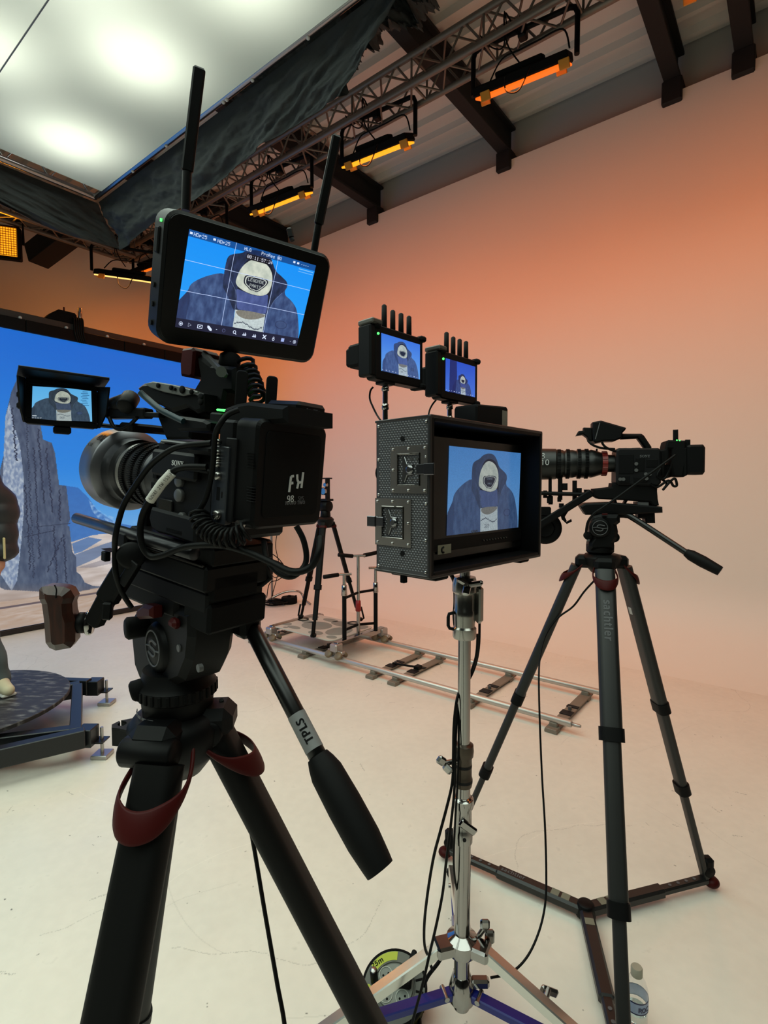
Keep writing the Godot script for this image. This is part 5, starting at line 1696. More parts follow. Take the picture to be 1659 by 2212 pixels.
	b.bx(Vector3(-0.22, -0.1, -0.05), Vector3(0.03, 0.02, 0.13), 0.003)
	pbox(b, t, 218, 1186, 238, 1192, 0.012, 0.0, 0.001)
	pbox(b, t, 218, 1190, 226, 1214, 0.012, 0.004, 0.001)
	b.bx(Vector3(-0.232, -0.065, -0.03), Vector3(0.008, 0.06, 0.012), 0.002)
	b.bx(Vector3(-0.232, -0.065, -0.08), Vector3(0.008, 0.06, 0.012), 0.002)
	put("rod_bracket", b, M["black"], t)

func left_lens() -> void:
	var t := thing("cinema_lens", "fat black cinema lens with toothed focus rings on the near camera, catching orange light", "lens", CL * Vector3(-0.17, -0.024, -0.056), CL.basis * Basis(Vector3(0, -1, 0), Vector3(-1, 0, 0), Vector3(0, 0, -1)))
	# local y points forward along the lens
	var b := B.new()
	b.lathe(Transform3D(), [Vector2(0, 0), Vector2(0.034, 0), Vector2(0.034, 0.03), Vector2(0.038, 0.034), Vector2(0.038, 0.055), Vector2(0.0405, 0.058), Vector2(0.0405, 0.125), Vector2(0.045, 0.128), Vector2(0.045, 0.142), Vector2(0.047, 0.15), Vector2(0, 0.15)], 56, 0.8)
	put("barrel", b, mat("lens black", Color(0.30, 0.30, 0.31), 0.32, 0.85), t)
	b = B.new()
	b.lathe(Transform3D(), [Vector2(0.044, 0.146), Vector2(0.056, 0.15), Vector2(0.0575, 0.152), Vector2(0.0575, 0.182), Vector2(0.056, 0.184), Vector2(0.05, 0.184), Vector2(0.046, 0.176), Vector2(0.044, 0.146)], 64, 0.8)
	put("front_ring", b, mat("front ring", Color(0.45, 0.45, 0.47), 0.36, 0.9), t)
	b = B.new()
	b.lathe(Transform3D(), [Vector2(0, 0.165), Vector2(0.03, 0.168), Vector2(0.047, 0.162)], 40, -1.0)
	put("front_glass", b, M["black gloss"], t)
	var k := 0
	for y in [0.062, 0.078, 0.098]:
		b = B.new()
		for i in 90:
			var a := TAU * i / 90.0
			var d := Vector3(cos(a), 0, sin(a))
			b.box(Transform3D(Basis(d, Vector3.UP, d.cross(Vector3.UP)), d * 0.0418 + Vector3(0, y + 0.005, 0)), Vector3(0.0035, 0.009, 0.0017))
		var g := put("gear_teeth", b, M["dark grey"], t)
		g.set_meta("kind", "stuff")
		k += 1
	b = B.new()
	b.lathe(Transform3D(), [Vector2(0.0406, 0.112), Vector2(0.0412, 0.112), Vector2(0.0412, 0.119), Vector2(0.0406, 0.119)], 56)
	b.lathe(Transform3D(), [Vector2(0.0341, 0.012), Vector2(0.0362, 0.013), Vector2(0.0362, 0.022), Vector2(0.0341, 0.023)], 56)
	put("silver_band", b, M["aluminium"], t)
	b = B.new()
	b.bx(Vector3(0.03, 0.02, 0.028), Vector3(0.006, 0.02, 0.006), 0.001)
	b.bar(Vector3(-0.0, 0.14, 0.048), Vector3(0.03, 0.16, 0.05), 0.006, 0.006)
	put("lock_tab", b, M["black"], t)
	# engraved scale on the front ring, left lower side
	for s in [["Zeiss 2.1", 0.0045, 0.156, 3.65], ["50", 0.010, 0.164, 3.85], ["T1.5", 0.005, 0.174, 4.1]]:
		if s[0] == "Zeiss 2.1": continue
		var a: float = s[3]
		var d := Vector3(cos(a), 0, sin(a))
		words(s[0], s[1], M["dim print"], t, Transform3D(Basis(Vector3.UP, d.cross(Vector3.UP), d) * Basis(), d * 0.0578 + Vector3(0, s[2], 0)), "Droid Sans", 400)
	# foot under the lens
	b = B.new()
	b.bx(Vector3(-0.061, 0.12, 0.0), Vector3(0.012, 0.03, 0.06), 0.003)
	b.bx(Vector3(-0.06, 0.165, -0.03), Vector3(0.006, 0.06, 0.01), 0.002)
	put("lens_support", b, M["black"], t)

func left_battery() -> void:
	var t := thing("camera_battery", "square black battery block on the back of the near camera with pale FX lettering", "battery", CL.origin, CL.basis)
	var q0 := loc(t, 566, 913, 0.0, 0)
	var q1 := loc(t, 697, 1130, 0.0, 0)
	var zc := (q0.z + q1.z) / 2
	var b := B.new()
	b.ext(Transform3D(Basis(Vector3(0, 0, -1), Vector3.UP, Vector3(1, 0, 0)), Vector3(0, 0, 0)), rrect(0.0, -0.054, 0.104, 0.058, 0.010, 5), -0.034, 0.0, 0.003)
	put("case", b, M["black"], t)
	b = B.new()
	for i in 6:
		pbox(b, t, 532, 978 + i * 6, 548, 980 + i * 6, 0.0012, -0.002)
		pbox(b, t, 532, 1052 + i * 6, 548, 1054 + i * 6, 0.0012, -0.002)
	put("grip_rib", b, M["dark grey"], t)
	b = B.new()
	b.ext(Transform3D(Basis(Vector3(0, 0, -1), Vector3.UP, Vector3(1, 0, 0))), rrect(0.012, -0.042, 0.094, 0.047, 0.006, 4), -0.0001, 0.0008, 0.0003)
	put("back_panel", b, M["black matt"], t)
	var face := Basis(Vector3(0, 0, -1), Vector3.UP, Vector3(1, 0, 0))
	b = B.new()
	var st := func(l: Array) -> void:
		for i in l.size() - 1:
			var u := loc(t, 150.0 + l[i][0] / 2.765, 740.0 + l[i][1] / 2.765, 0.0012, 0)
			var v := loc(t, 150.0 + l[i + 1][0] / 2.765, 740.0 + l[i + 1][1] / 2.765, 0.0012, 0)
			b.bar(u, v, 0.0026, 0.0008, Vector3(1, 0, 0))
	st.call([[1312, 893], [1324, 800], [1340, 797]])
	st.call([[1318, 842], [1336, 838]])
	st.call([[1360, 788], [1361, 818], [1368, 836], [1393, 833]])
	st.call([[1396, 775], [1385, 868]])
	st.call([[1367, 838], [1360, 872]])
	put("logotype", b, M["white print"], t)
	for s in [["98", 627, 1078, 0.0072, "white print", 400], ["SYS", 650, 1077, 0.0045, "dim print", 400], ["NANO TWO", 638, 1086, 0.0042, "dim print", 700], ["CORE", 630, 938, 0.006, "dim print", 400]]:
		if s[0] == "CORE": continue
		words(s[0], s[3], M[s[4]], t, Transform3D(face * (Basis(Vector3(1, 0, 0), Vector3(0.12, 1, 0), Vector3(0, 0, 1)) if s[0] == "FX" else Basis()), loc(t, s[1], s[2], 0.0012, 0)), "Droid Sans", s[5])
	# mounting plate between body and battery
	t = thing("battery_plate", "dark plate with sockets between the near camera and its battery", "plate", CL.origin, CL.basis)
	b = B.new()
	b.bx(Vector3(-0.047, -0.003, -0.05), Vector3(0.026, 0.115, 0.10), 0.003)
	put("plate", b, M["black"], t)
	b = B.new()
	pbox(b, t, 488, 945, 500, 1130, 0.003, -0.01, 0.001)
	put("edge_rail", b, M["dark grey"], t)
	b = B.new()
	var c := loc(t, 518, 1132, 0.003)
	b.cyl(c - Vector3(0, 0, 0.004), c + Vector3(0, 0, 0.003), 0.004, 0.004, 14)
	put("thumb_screw", b, M["steel"], t)
	# wireless transmitter above
	t = thing("video_transmitter", "flat black wireless transmitter with two paddle antennas on top of the near camera's battery", "transmitter", CL.origin, CL.basis)
	b = B.new()
	b.ext(Transform3D(), ppoly(t, [[500, 905], [506, 885], [530, 876], [560, 871], [600, 876], [640, 880], [640, 915], [500, 925]], -0.03), -0.09, -0.015, 0.004)
	put("case", b, M["black matt"], t)
	b = B.new()
	b.bx(loc(t, 640, 888, -0.07) + Vector3(0, 0, 0), Vector3(0.05, 0.018, 0.045), 0.004)
	b.cyl(loc(t, 672, 902, -0.085) - Vector3(0, 0.004, 0), loc(t, 672, 902, -0.085) + Vector3(0, 0.006, 0), 0.02, 0.018, 24, 0.003)
	put("cover", b, M["black"], t)
	words("SmallRig", 0.0038, M["dim print"], t, Transform3D(Basis(Vector3(0, 0, -1), Vector3.UP, Vector3(1, 0, 0)), loc(t, 632, 886, -0.07) + Vector3(0.031, 0.0, 0.0)), "Droid Sans", 700)
	b = B.new()
	b.bx(loc(t, 635, 876, -0.07), Vector3(0.003, 0.002, 0.003))
	put("status_light", b, M["green led"], t)
	for a in [[519, 882, 519, 801, -0.025, 24], [584, 880, 585, 813, -0.06, 25]]:
		b = B.new()
		var p0 := loc(t, a[0], a[1], a[4])
		var p1 := loc(t, a[2], a[3], a[4])
		b.ext(Transform3D(Basis(Vector3(0.82, 0, -0.57), Vector3.UP, Vector3(0.57, 0, 0.82)).rotated(Vector3.UP, 0.25), Vector3(p0.x, 0, p0.z)), rrect(-0.0062, p0.y, 0.0062, p1.y, 0.004, 4), -0.004, 0.004, 0.001)
		put("antenna", b, M["black matt"], t)

func left_head() -> void:
	var at := Vector3(-0.277, 1.218, -0.69)
	var yaw := deg_to_rad(-46.0)
	var t := thing("fluid_head", "large black fluid head under the near camera, round S emblem on its left side", "tripod head", at, Basis(Vector3.UP, yaw))
	var L := func(x: float, y: float, z := 0.0) -> Vector3: return loc(t, x, y, z)
	var y := func(py: float) -> float: return loc(t, 385, py, 0.0).y
	var b := B.new()
	b.lathe(Transform3D(), [Vector2(0, y.call(1548)), Vector2(0.038, y.call(1548)), Vector2(0.044, y.call(1535)), Vector2(0.046, y.call(1500)), Vector2(0.050, y.call(1496)), Vector2(0.050, y.call(1474)), Vector2(0.046, y.call(1466)), Vector2(0.043, y.call(1440)), Vector2(0, y.call(1440))], 40, 0.8)
	put("base", b, M["black"], t)
	b = B.new()
	for i in 30:
		var a := TAU * i / 30
		b.box(Transform3D(Basis(Vector3.UP, -a), Vector3(cos(a) * 0.050, y.call(1485), sin(a) * 0.050)), Vector3(0.003, 0.013, 0.005), 0.0008)
	put("drag_ring", b, M["black matt"], t).set_meta("kind", "stuff")
	b = B.new()
	for i in 5:
		var a := 1.1 + i * 0.22
		b.box(Transform3D(Basis(Vector3.UP, -a), Vector3(cos(a) * 0.0505, y.call(1524), sin(a) * 0.0505)), Vector3(0.001, 0.003, 0.009))
	put("scale_mark", b, M["dim print"], t)
	b = B.new()
	var pr := ppoly(t, [[326, 1315], [322, 1370], [328, 1430], [342, 1465], [390, 1478], [432, 1462], [450, 1420], [456, 1370], [456, 1312], [400, 1300]])
	b.ext(Transform3D(), pr, -0.034, 0.026, 0.008)
	put("housing", b, M["black"], t)
	# emblem on the side
	b = B.new()
	var ec: Vector3 = L.call(342, 1398, 0.026)
	b.cyl(Vector3(ec.x, ec.y, 0.022), Vector3(ec.x, ec.y, 0.033), 0.034, 0.031, 36, 0.003)
	var dr := put("drum_cap", b, M["black"], t)
	emblem(dr, Transform3D(Basis(), Vector3(ec.x, ec.y, 0.0333)), 0.023)
	# knobs and levers
	b = B.new()
	var kc: Vector3 = L.call(284, 1356, 0.045)
	b.cyl(kc + Vector3(0.004, 0, -0.022), kc + Vector3(0, 0, 0.008), 0.014, 0.015, 12, 0.003)
	put("knob", b, M["black matt"], t)
	b = B.new()
	kc = L.call(302, 1490, 0.045)
	b.cyl(kc + Vector3(0.004, 0.004, -0.012), kc + Vector3(-0.004, -0.002, 0.010), 0.0125, 0.0135, 10, 0.003)
	put("knob", b, M["black matt"], t)
	b = B.new()
	b.ext(Transform3D(), ppoly(t, [[296, 1318], [312, 1305], [330, 1310], [330, 1336], [300, 1338]], 0.045), 0.03, 0.048, 0.004)
	put("lever", b, M["red"], t)
	b = B.new()
	b.bx(L.call(378, 1346, 0.03), Vector3(0.018, 0.012, 0.012), 0.004)
	put("lever", b, M["red"], t)
	b = B.new()
	for p in [[431, 1443], [388, 1400]]:
		var c: Vector3 = L.call(p[0], p[1], 0.026)
		b = B.new()
		b.cyl(c - Vector3(0, 0, 0.003), c + Vector3(0, 0, 0.002), 0.0045, 0.0045, 14)
		put("screw", b, M["mid grey"], t)
	# tilting plate and rear block, along the camera's axis
	var inv := t.transform.affine_inverse()
	var px := inv * CL
	b = B.new()
	b.box(px * Transform3D(Basis(), Vector3(-0.175, -0.154, -0.055)), Vector3(0.19, 0.026, 0.085), 0.003)
	b.box(px * Transform3D(Basis(), Vector3(-0.21, -0.176, -0.055)), Vector3(0.13, 0.03, 0.075), 0.005)
	put("top_plate", b, M["black"], t)
	b = B.new()
	b.box(px * Transform3D(Basis(), Vector3(-0.100, -0.172, -0.057)), Vector3(0.05, 0.036, 0.088), 0.004)
	b.box(px * Transform3D(Basis(), Vector3(-0.105, -0.136, -0.050)), Vector3(0.06, 0.034, 0.07), 0.004)
	put("rear_block", b, M["black matt"], t)
	b = B.new()
	b.tube([px * Vector3(-0.085, -0.124, -0.088), px * Vector3(-0.078, -0.120, -0.098), px * Vector3(-0.075, -0.134, -0.102), px * Vector3(-0.085, -0.148, -0.09)], 0.004, 8)
	put("release_loop", b, M["black"], t)
	# pan bar with grip
	b = B.new()
	var p0 := inv * P(538, 1345, 0.66)
	var p1 := inv * P(690, 1640, 0.575)
	var p2 := inv * P(826, 1888, 0.52)
	b.cyl(p0, p1, 0.0105, 0.0105, 18, 0.001)
	var bar := put("pan_bar", b, mat("bar black", Color(0.045, 0.045, 0.045), 0.3, 0.2), t)
	b = B.new()
	var d := p2 - p1
	var ln := d.length()
	b.lathe(Transform3D(b.frame(d.normalized()), p1 - d.normalized() * 0.004), [Vector2(0, 0), Vector2(0.0125, 0), Vector2(0.0155, 0.008), Vector2(0.0185, 0.02), Vector2(0.0195, ln * 0.45), Vector2(0.019, ln * 0.75), Vector2(0.0165, ln * 0.94), Vector2(0.0155, ln), Vector2(0, ln)], 28, 0.6)
	put("grip", b, M["rubber"], bar)
	b = B.new()
	var s0 := p0.lerp(p1, 0.70)
	var s1 := p0.lerp(p1, 0.94)
	b.cyl(s0, s1, 0.0109, 0.0109, 18)
	var st := put("sticker", b, mat("sticker grey", Color(0.42, 0.42, 0.42), 0.6), bar)
	var ax := (s0 - s1).normalized()
	var nz := (inv.basis * (EYE - P(665, 1590, 0.59))).normalized()
	nz = (nz - ax * nz.dot(ax)).normalized()
	words("TPLS", 0.010, M["black matt"], st, Transform3D(Basis(ax, nz.cross(ax), nz), s0.lerp(s1, 0.5) + nz * 0.0110), "Droid Sans", 700)
	b = B.new()
	b.bx(inv * P(533, 1350, 0.66), Vector3(0.03, 0.03, 0.03), 0.006)
	put("rosette", b, M["black"], t)

func emblem(parent: Node3D, xf: Transform3D, r: float) -> void:   # circle with a slanted S stroke
	var b := B.new()
	var pts := []
	for i in 41: pts.append(xf * (Vector3(cos(TAU * i / 40.0), sin(TAU * i / 40.0), 0) * r))
	b.tube(pts, r * 0.05, 6)
	var s := []
	for p in [[0.62, 0.30], [0.0, 0.42], [-0.34, 0.30], [-0.30, 0.06], [0.30, -0.08], [0.34, -0.32], [0.0, -0.44], [-0.64, -0.30]]: s.append(xf * (Vector3(p[0], p[1], 0) * r))
	b.tube(spl(s, 5), r * 0.07, 6)
	b.tube([xf * (Vector3(-0.95, 0.02, 0) * r), xf * (Vector3(-0.25, 0.10, 0) * r)], r * 0.05, 6)
	b.tube([xf * (Vector3(0.95, -0.02, 0) * r), xf * (Vector3(0.25, -0.10, 0) * r)], r * 0.05, 6)
	put("emblem", b, M["dim print"], parent)

func flow_leg(t: Node3D, s: Vector3, e: Vector3, w: float, d: float, side: Vector3, split: Array, foot := true, leg_mat: Material = M["carbon"]) -> MeshInstance3D:
	# carbon leg in nested stages; s, e in the tripod's own axes
	var b := B.new()
	leg_tube(b, s, s.lerp(e, split[0]), w, d, side)
	var lg := put("leg", b, leg_mat, t)
	var prev: float = split[0]
	for i in range(1, split.size()):
		b = B.new()
		leg_tube(b, s.lerp(e, prev - 0.1), s.lerp(e, split[i]), w * (0.82 - 0.24 * (i - 1)), d * (0.8 - 0.2 * (i - 1)), side)
		put("lower_stage", b, leg_mat, lg)
		b = B.new()
		leg_tube(b, s.lerp(e, prev - 0.025), s.lerp(e, prev + 0.005), w * (1.16 - 0.2 * (i - 1)), d * 1.15, side)
		put("lock_collar", b, M["black"], lg)
		prev = split[i]
	if foot:
		b = B.new()
		b.ball(e, Vector3(0.026, 0.022, 0.026), 14)
		put("foot", b, M["rubber"], lg)
	return lg

func left_tripod() -> void:
	var c := Vector3(-0.277, 1.205, -0.69)
	var t := thing("tripod", "nearest tripod with thick black legs and dull red carrying loops, filling the lower left", "tripod", Vector3(c.x, 0, c.z))
	var o := Vector3(c.x, 0, c.z)
	var b := B.new()
	b.lathe(Transform3D(Basis(), Vector3(0, 1.205, 0)), [Vector2(0, -0.06), Vector2(0.03, -0.06), Vector2(0.05, -0.035), Vector2(0.062, -0.012), Vector2(0.064, 0.008), Vector2(0.055, 0.02), Vector2(0.046, 0.024), Vector2(0, 0.024)], 36, 0.6)
	put("bowl", b, M["black"], t)
	var tri := [[Vector3(-0.12, 0, 1).normalized(), "near"], [Vector3(0.985, 0, -0.12), "right"], [Vector3(-0.58, 0, -0.81).normalized(), "back"]]
	for q in tri:
		var d: Vector3 = q[0]
		var side := Vector3.UP.cross(d)
		b = B.new()                            # shoulder block
		b.box(Transform3D(Basis(side, Vector3.UP, d), Vector3(0, 1.215, 0) + d * 0.05), Vector3(0.062, 0.04, 0.05), 0.012)
		b.cyl(Vector3(0, 1.205, 0) + d * (0.07 if q[1] == "near" else 0.045) - side * 0.034, Vector3(0, 1.205, 0) + d * (0.07 if q[1] == "near" else 0.045) + side * 0.034, 0.018, 0.018, 18, 0.003)
		put("shoulder", b, M["black"], t)
		var s: Vector3 = Vector3(0, 1.195, 0) + d * (0.078 if q[1] == "near" else 0.05)
		if q[1] == "near": s.x += 0.017
		var e := Vector3(0, 0.02, 0) + d * 0.60
		var lg := flow_leg(t, s, e, 0.058, 0.036, side, [0.66, 0.98], true)
		# carrying loop
		b = B.new()
		var ax: Vector3 = (e - s).normalized()
		var ou: Vector3 = side.cross(ax).normalized()
		if ou.dot(d) < 0: ou = -ou
		loop_band(b, s, ax, side, ou)
		put("carrying_loop", b, M["red"], lg)
	# lug with a hole on the left
	b = B.new()
	var lug := Vector3(-0.97, 0, 0.16).normalized()
	var sd := Vector3.UP.cross(lug)
	var poly := [Vector2(-0.03, 0.02), Vector2(-0.028, 0.045), Vector2(-0.016, 0.062), Vector2(-0.011, 0.076), Vector2(-0.006, 0.068), Vector2(0.0, 0.065), Vector2(0.006, 0.068), Vector2(0.006, 0.074), Vector2(0, 0.077), Vector2(-0.006, 0.0755), Vector2(-0.010, 0.078), Vector2(0.0, 0.084), Vector2(0.010, 0.081), Vector2(0.014, 0.070), Vector2(0.028, 0.048), Vector2(0.03, 0.02)]
	b.ext(Transform3D(Basis(sd, lug, sd.cross(lug)), Vector3(0, 1.20, 0)), poly, -0.014, 0.010, 0.003)
	put("lug", b, M["dark grey"], t)

func left_grip() -> void:
	var t := thing("wooden_grip", "red-brown wooden handgrip on a jointed metal arm left of the near fluid head", "handgrip", P(135, 1330, 0.64), Basis(Vector3.UP, 0.25))
	var b := B.new()
	var pl := []
	for q in [[405, 310], [430, 285], [500, 275], [640, 285], [700, 310], [740, 380], [715, 440], [720, 520], [745, 600], [745, 800], [700, 860], [560, 885], [500, 860], [465, 810], [450, 600], [430, 450], [405, 400]]: pl.append([q[0] / 4.424, q[1] / 4.424 + 1200.0])
	b.ext(Transform3D(), ppoly(t, pl), -0.019, 0.019, 0.009)
	var m := mat("grip wood", Color(1, 1, 1), 0.38)
	m.albedo_texture = noise_tex(0.015, 44, [Color(0.13, 0.055, 0.035), Color(0.25, 0.11, 0.065)], 256)
	m.uv1_triplanar = true
	m.uv1_scale = Vector3(40, 6, 40)
	put("wood", b, m, t)
	b = B.new()
	b.tube(spl([loc(t, 118, 1264, 0.0195), loc(t, 122, 1275, 0.021), loc(t, 120, 1292, 0.02)]), 0.0008, 6)
	put("seam", b, M["dark grey"], t)
	b = B.new()
	var c0 := loc(t, 167, 1345, 0.0)
	var c1 := loc(t, 186, 1345, 0.0)
	b.cyl(c0, c1, 0.013, 0.013, 22, 0.002)
	put("rosette", b, M["black"], t)
	b = B.new()
	b.cyl(c1, loc(t, 201, 1345, 0.0), 0.0155, 0.0155, 22, 0.002)
	put("ring", b, M["chrome"], t)
	var inv := t.transform.affine_inverse()
	b = B.new()
	b.bar(inv * P(202, 1348, 0.64), inv * P(238, 1280, 0.635), 0.018, 0.020, Vector3.UP, 0.003)
	b.bar(inv * P(230, 1296, 0.63), inv * P(284, 1208, 0.62), 0.018, 0.026, Vector3.UP, 0.003)
	b.bar(inv * P(234, 1300, 0.62), inv * P(231, 1338, 0.62), 0.011, 0.011, Vector3.RIGHT, 0.002)
	b.cyl(inv * P(284, 1200, 0.60), inv * P(284, 1200, 0.64), 0.016, 0.016, 18, 0.003)
	put("arm", b, M["black"], t)
	b = B.new()
	b.bar(inv * P(262, 1262, 0.605), inv * P(292, 1214, 0.60), 0.004, 0.012, Vector3.UP, 0.001)
	put("arm_face", b, M["dark grey"], t)

func left_cables() -> void:
	cable("thick black cable arching from the near camera's rear past the lens to the head", pp([[457, 957, .545], [403, 962, .555], [367, 973, .56], [324, 1006, .575], [291, 1051, .585], [269, 1087, .59], [257, 1123, .59], [249, 1160, .59], [248, 1190, .60], [250, 1237, .60], [262, 1277, .61], [284, 1312, .62]]), 0.0032)
	var t := cable("black cable with a white name sleeve, looping under the near camera", pp([[447, 1009, .545], [395, 1010, .55], [367, 1026, .555], [320, 1087, .565], [304, 1131, .57], [306, 1174, .57], [324, 1201, .57], [353, 1199, .565], [403, 1181, .555], [475, 1178, .535], [533, 1192, .52], [584, 1214, .51], [631, 1235, .50], [671, 1225, .50], [689, 1192, .50], [692, 1160, .51]]), 0.0036)
	var b := B.new()
	var o := t.position
	b.tube([P(372, 1021, .5515) - o, P(350, 1044, .554) - o, P(333, 1068, .558) - o, P(324, 1081, .560) - o], 0.0052, 10)
	put("name_sleeve", b, M["label white"], t)
	var a0 := P(334, 1066, .553) - o
	var a1 := P(366, 1027, .547) - o
	var ax := (a1 - a0).normalized()
	var nz := (EYE - P(350, 1046, .55)).normalized()
	nz = (nz - ax * nz.dot(ax)).normalized()
	words("62VAT 21W 153-H2", 0.0034, M["black matt"], t, Transform3D(Basis(ax, nz.cross(ax), nz), (a0 + a1) * 0.5 + nz * 0.0022), "Droid Sans Mono", 400)
	cable("second black cable hanging in a loop below the near camera's battery", pp([[640, 1136, .515], [655, 1165, .515], [662, 1200, .515], [656, 1225, .513], [630, 1246, .51], [600, 1236, .52], [577, 1208, .53], [570, 1170, .55]]), 0.0030)
	cable("thin black cable curving over the near camera's top plate", pp([[516, 885, .53], [492, 896, .528], [474, 918, .526], [465, 940, .53], [462, 975, .535], [458, 1020, .54], [445, 1075, .545], [425, 1110, .55]]), 0.0030)
	cable("short black cable hanging under the viewfinder arm", pp([[236, 902, .715], [246, 922, .71], [262, 927, .705], [280, 918, .70], [296, 902, .69]]), 0.0026)
	cable("dark teal cable along the side of the near camera's handle", pp([[302, 847, .60], [318, 861, .60], [347, 885, .59], [375, 900, .585], [396, 910, .58]]), 0.0036, 6, 8, "teal")
	var u := thing("coiled_cable", "springy coiled black cable beside the right paddle antenna of the near camera", "cable", P(525, 785, .63))
	b = B.new()
	var l := []
	for p in coil(pp([[530, 778, .635], [543, 812, .63], [553, 840, .62], [558, 868, .61]]), 0.0085, 0.0085): l.append(p - u.position)
	b.tube(l, 0.0026, 6)
	put("coil", b, M["cord"], u)
	u = thing("coiled_cable", "springy coiled black cable bunched at the lower rear of the near camera body", "cable", P(470, 1150, .53))
	b = B.new()
	l = []
	for p in coil(pp([[430, 1108, .545], [436, 1130, .54], [455, 1150, .535], [485, 1162, .525], [515, 1158, .52], [535, 1146, .52]]), 0.0095, 0.006): l.append(p - u.position)
	b.tube(l, 0.0018, 6)
	put("coil", b, M["cord"], u)
	cable("thin black cable dropping from the near tripod to the floor between its legs", pp([[478, 1512, .70], [490, 1560, .72], [520, 1690, .76], [545, 1810, .78], [572, 1970, .76], [598, 2120, .74], [618, 2240, .72], [640, 2500, .70]]), 0.0032)

func left_rig() -> void:
	mat("teal", Color(0.06, 0.16, 0.19), 0.5)
	left_camera()
	left_lens()
	left_battery()
	left_head()
	left_tripod()
	left_grip()
	field_monitor()
	viewfinder()
	left_cables()

var CR: Transform3D
func c2(pts: Array) -> Array:                  # readings taken on an enlargement of the far camera
	var o := []
	for p in pts: o.append([1140.0 + p[0] / 3.607, 880.0 + p[1] / 3.607])
	return o
func slab(b: B, t: Node3D, pts: Array, z0: float, z1: float, bev := 0.004) -> void:
	b.ext(Transform3D(), ppoly(t, c2(pts), 0.0), z0, z1, bev)

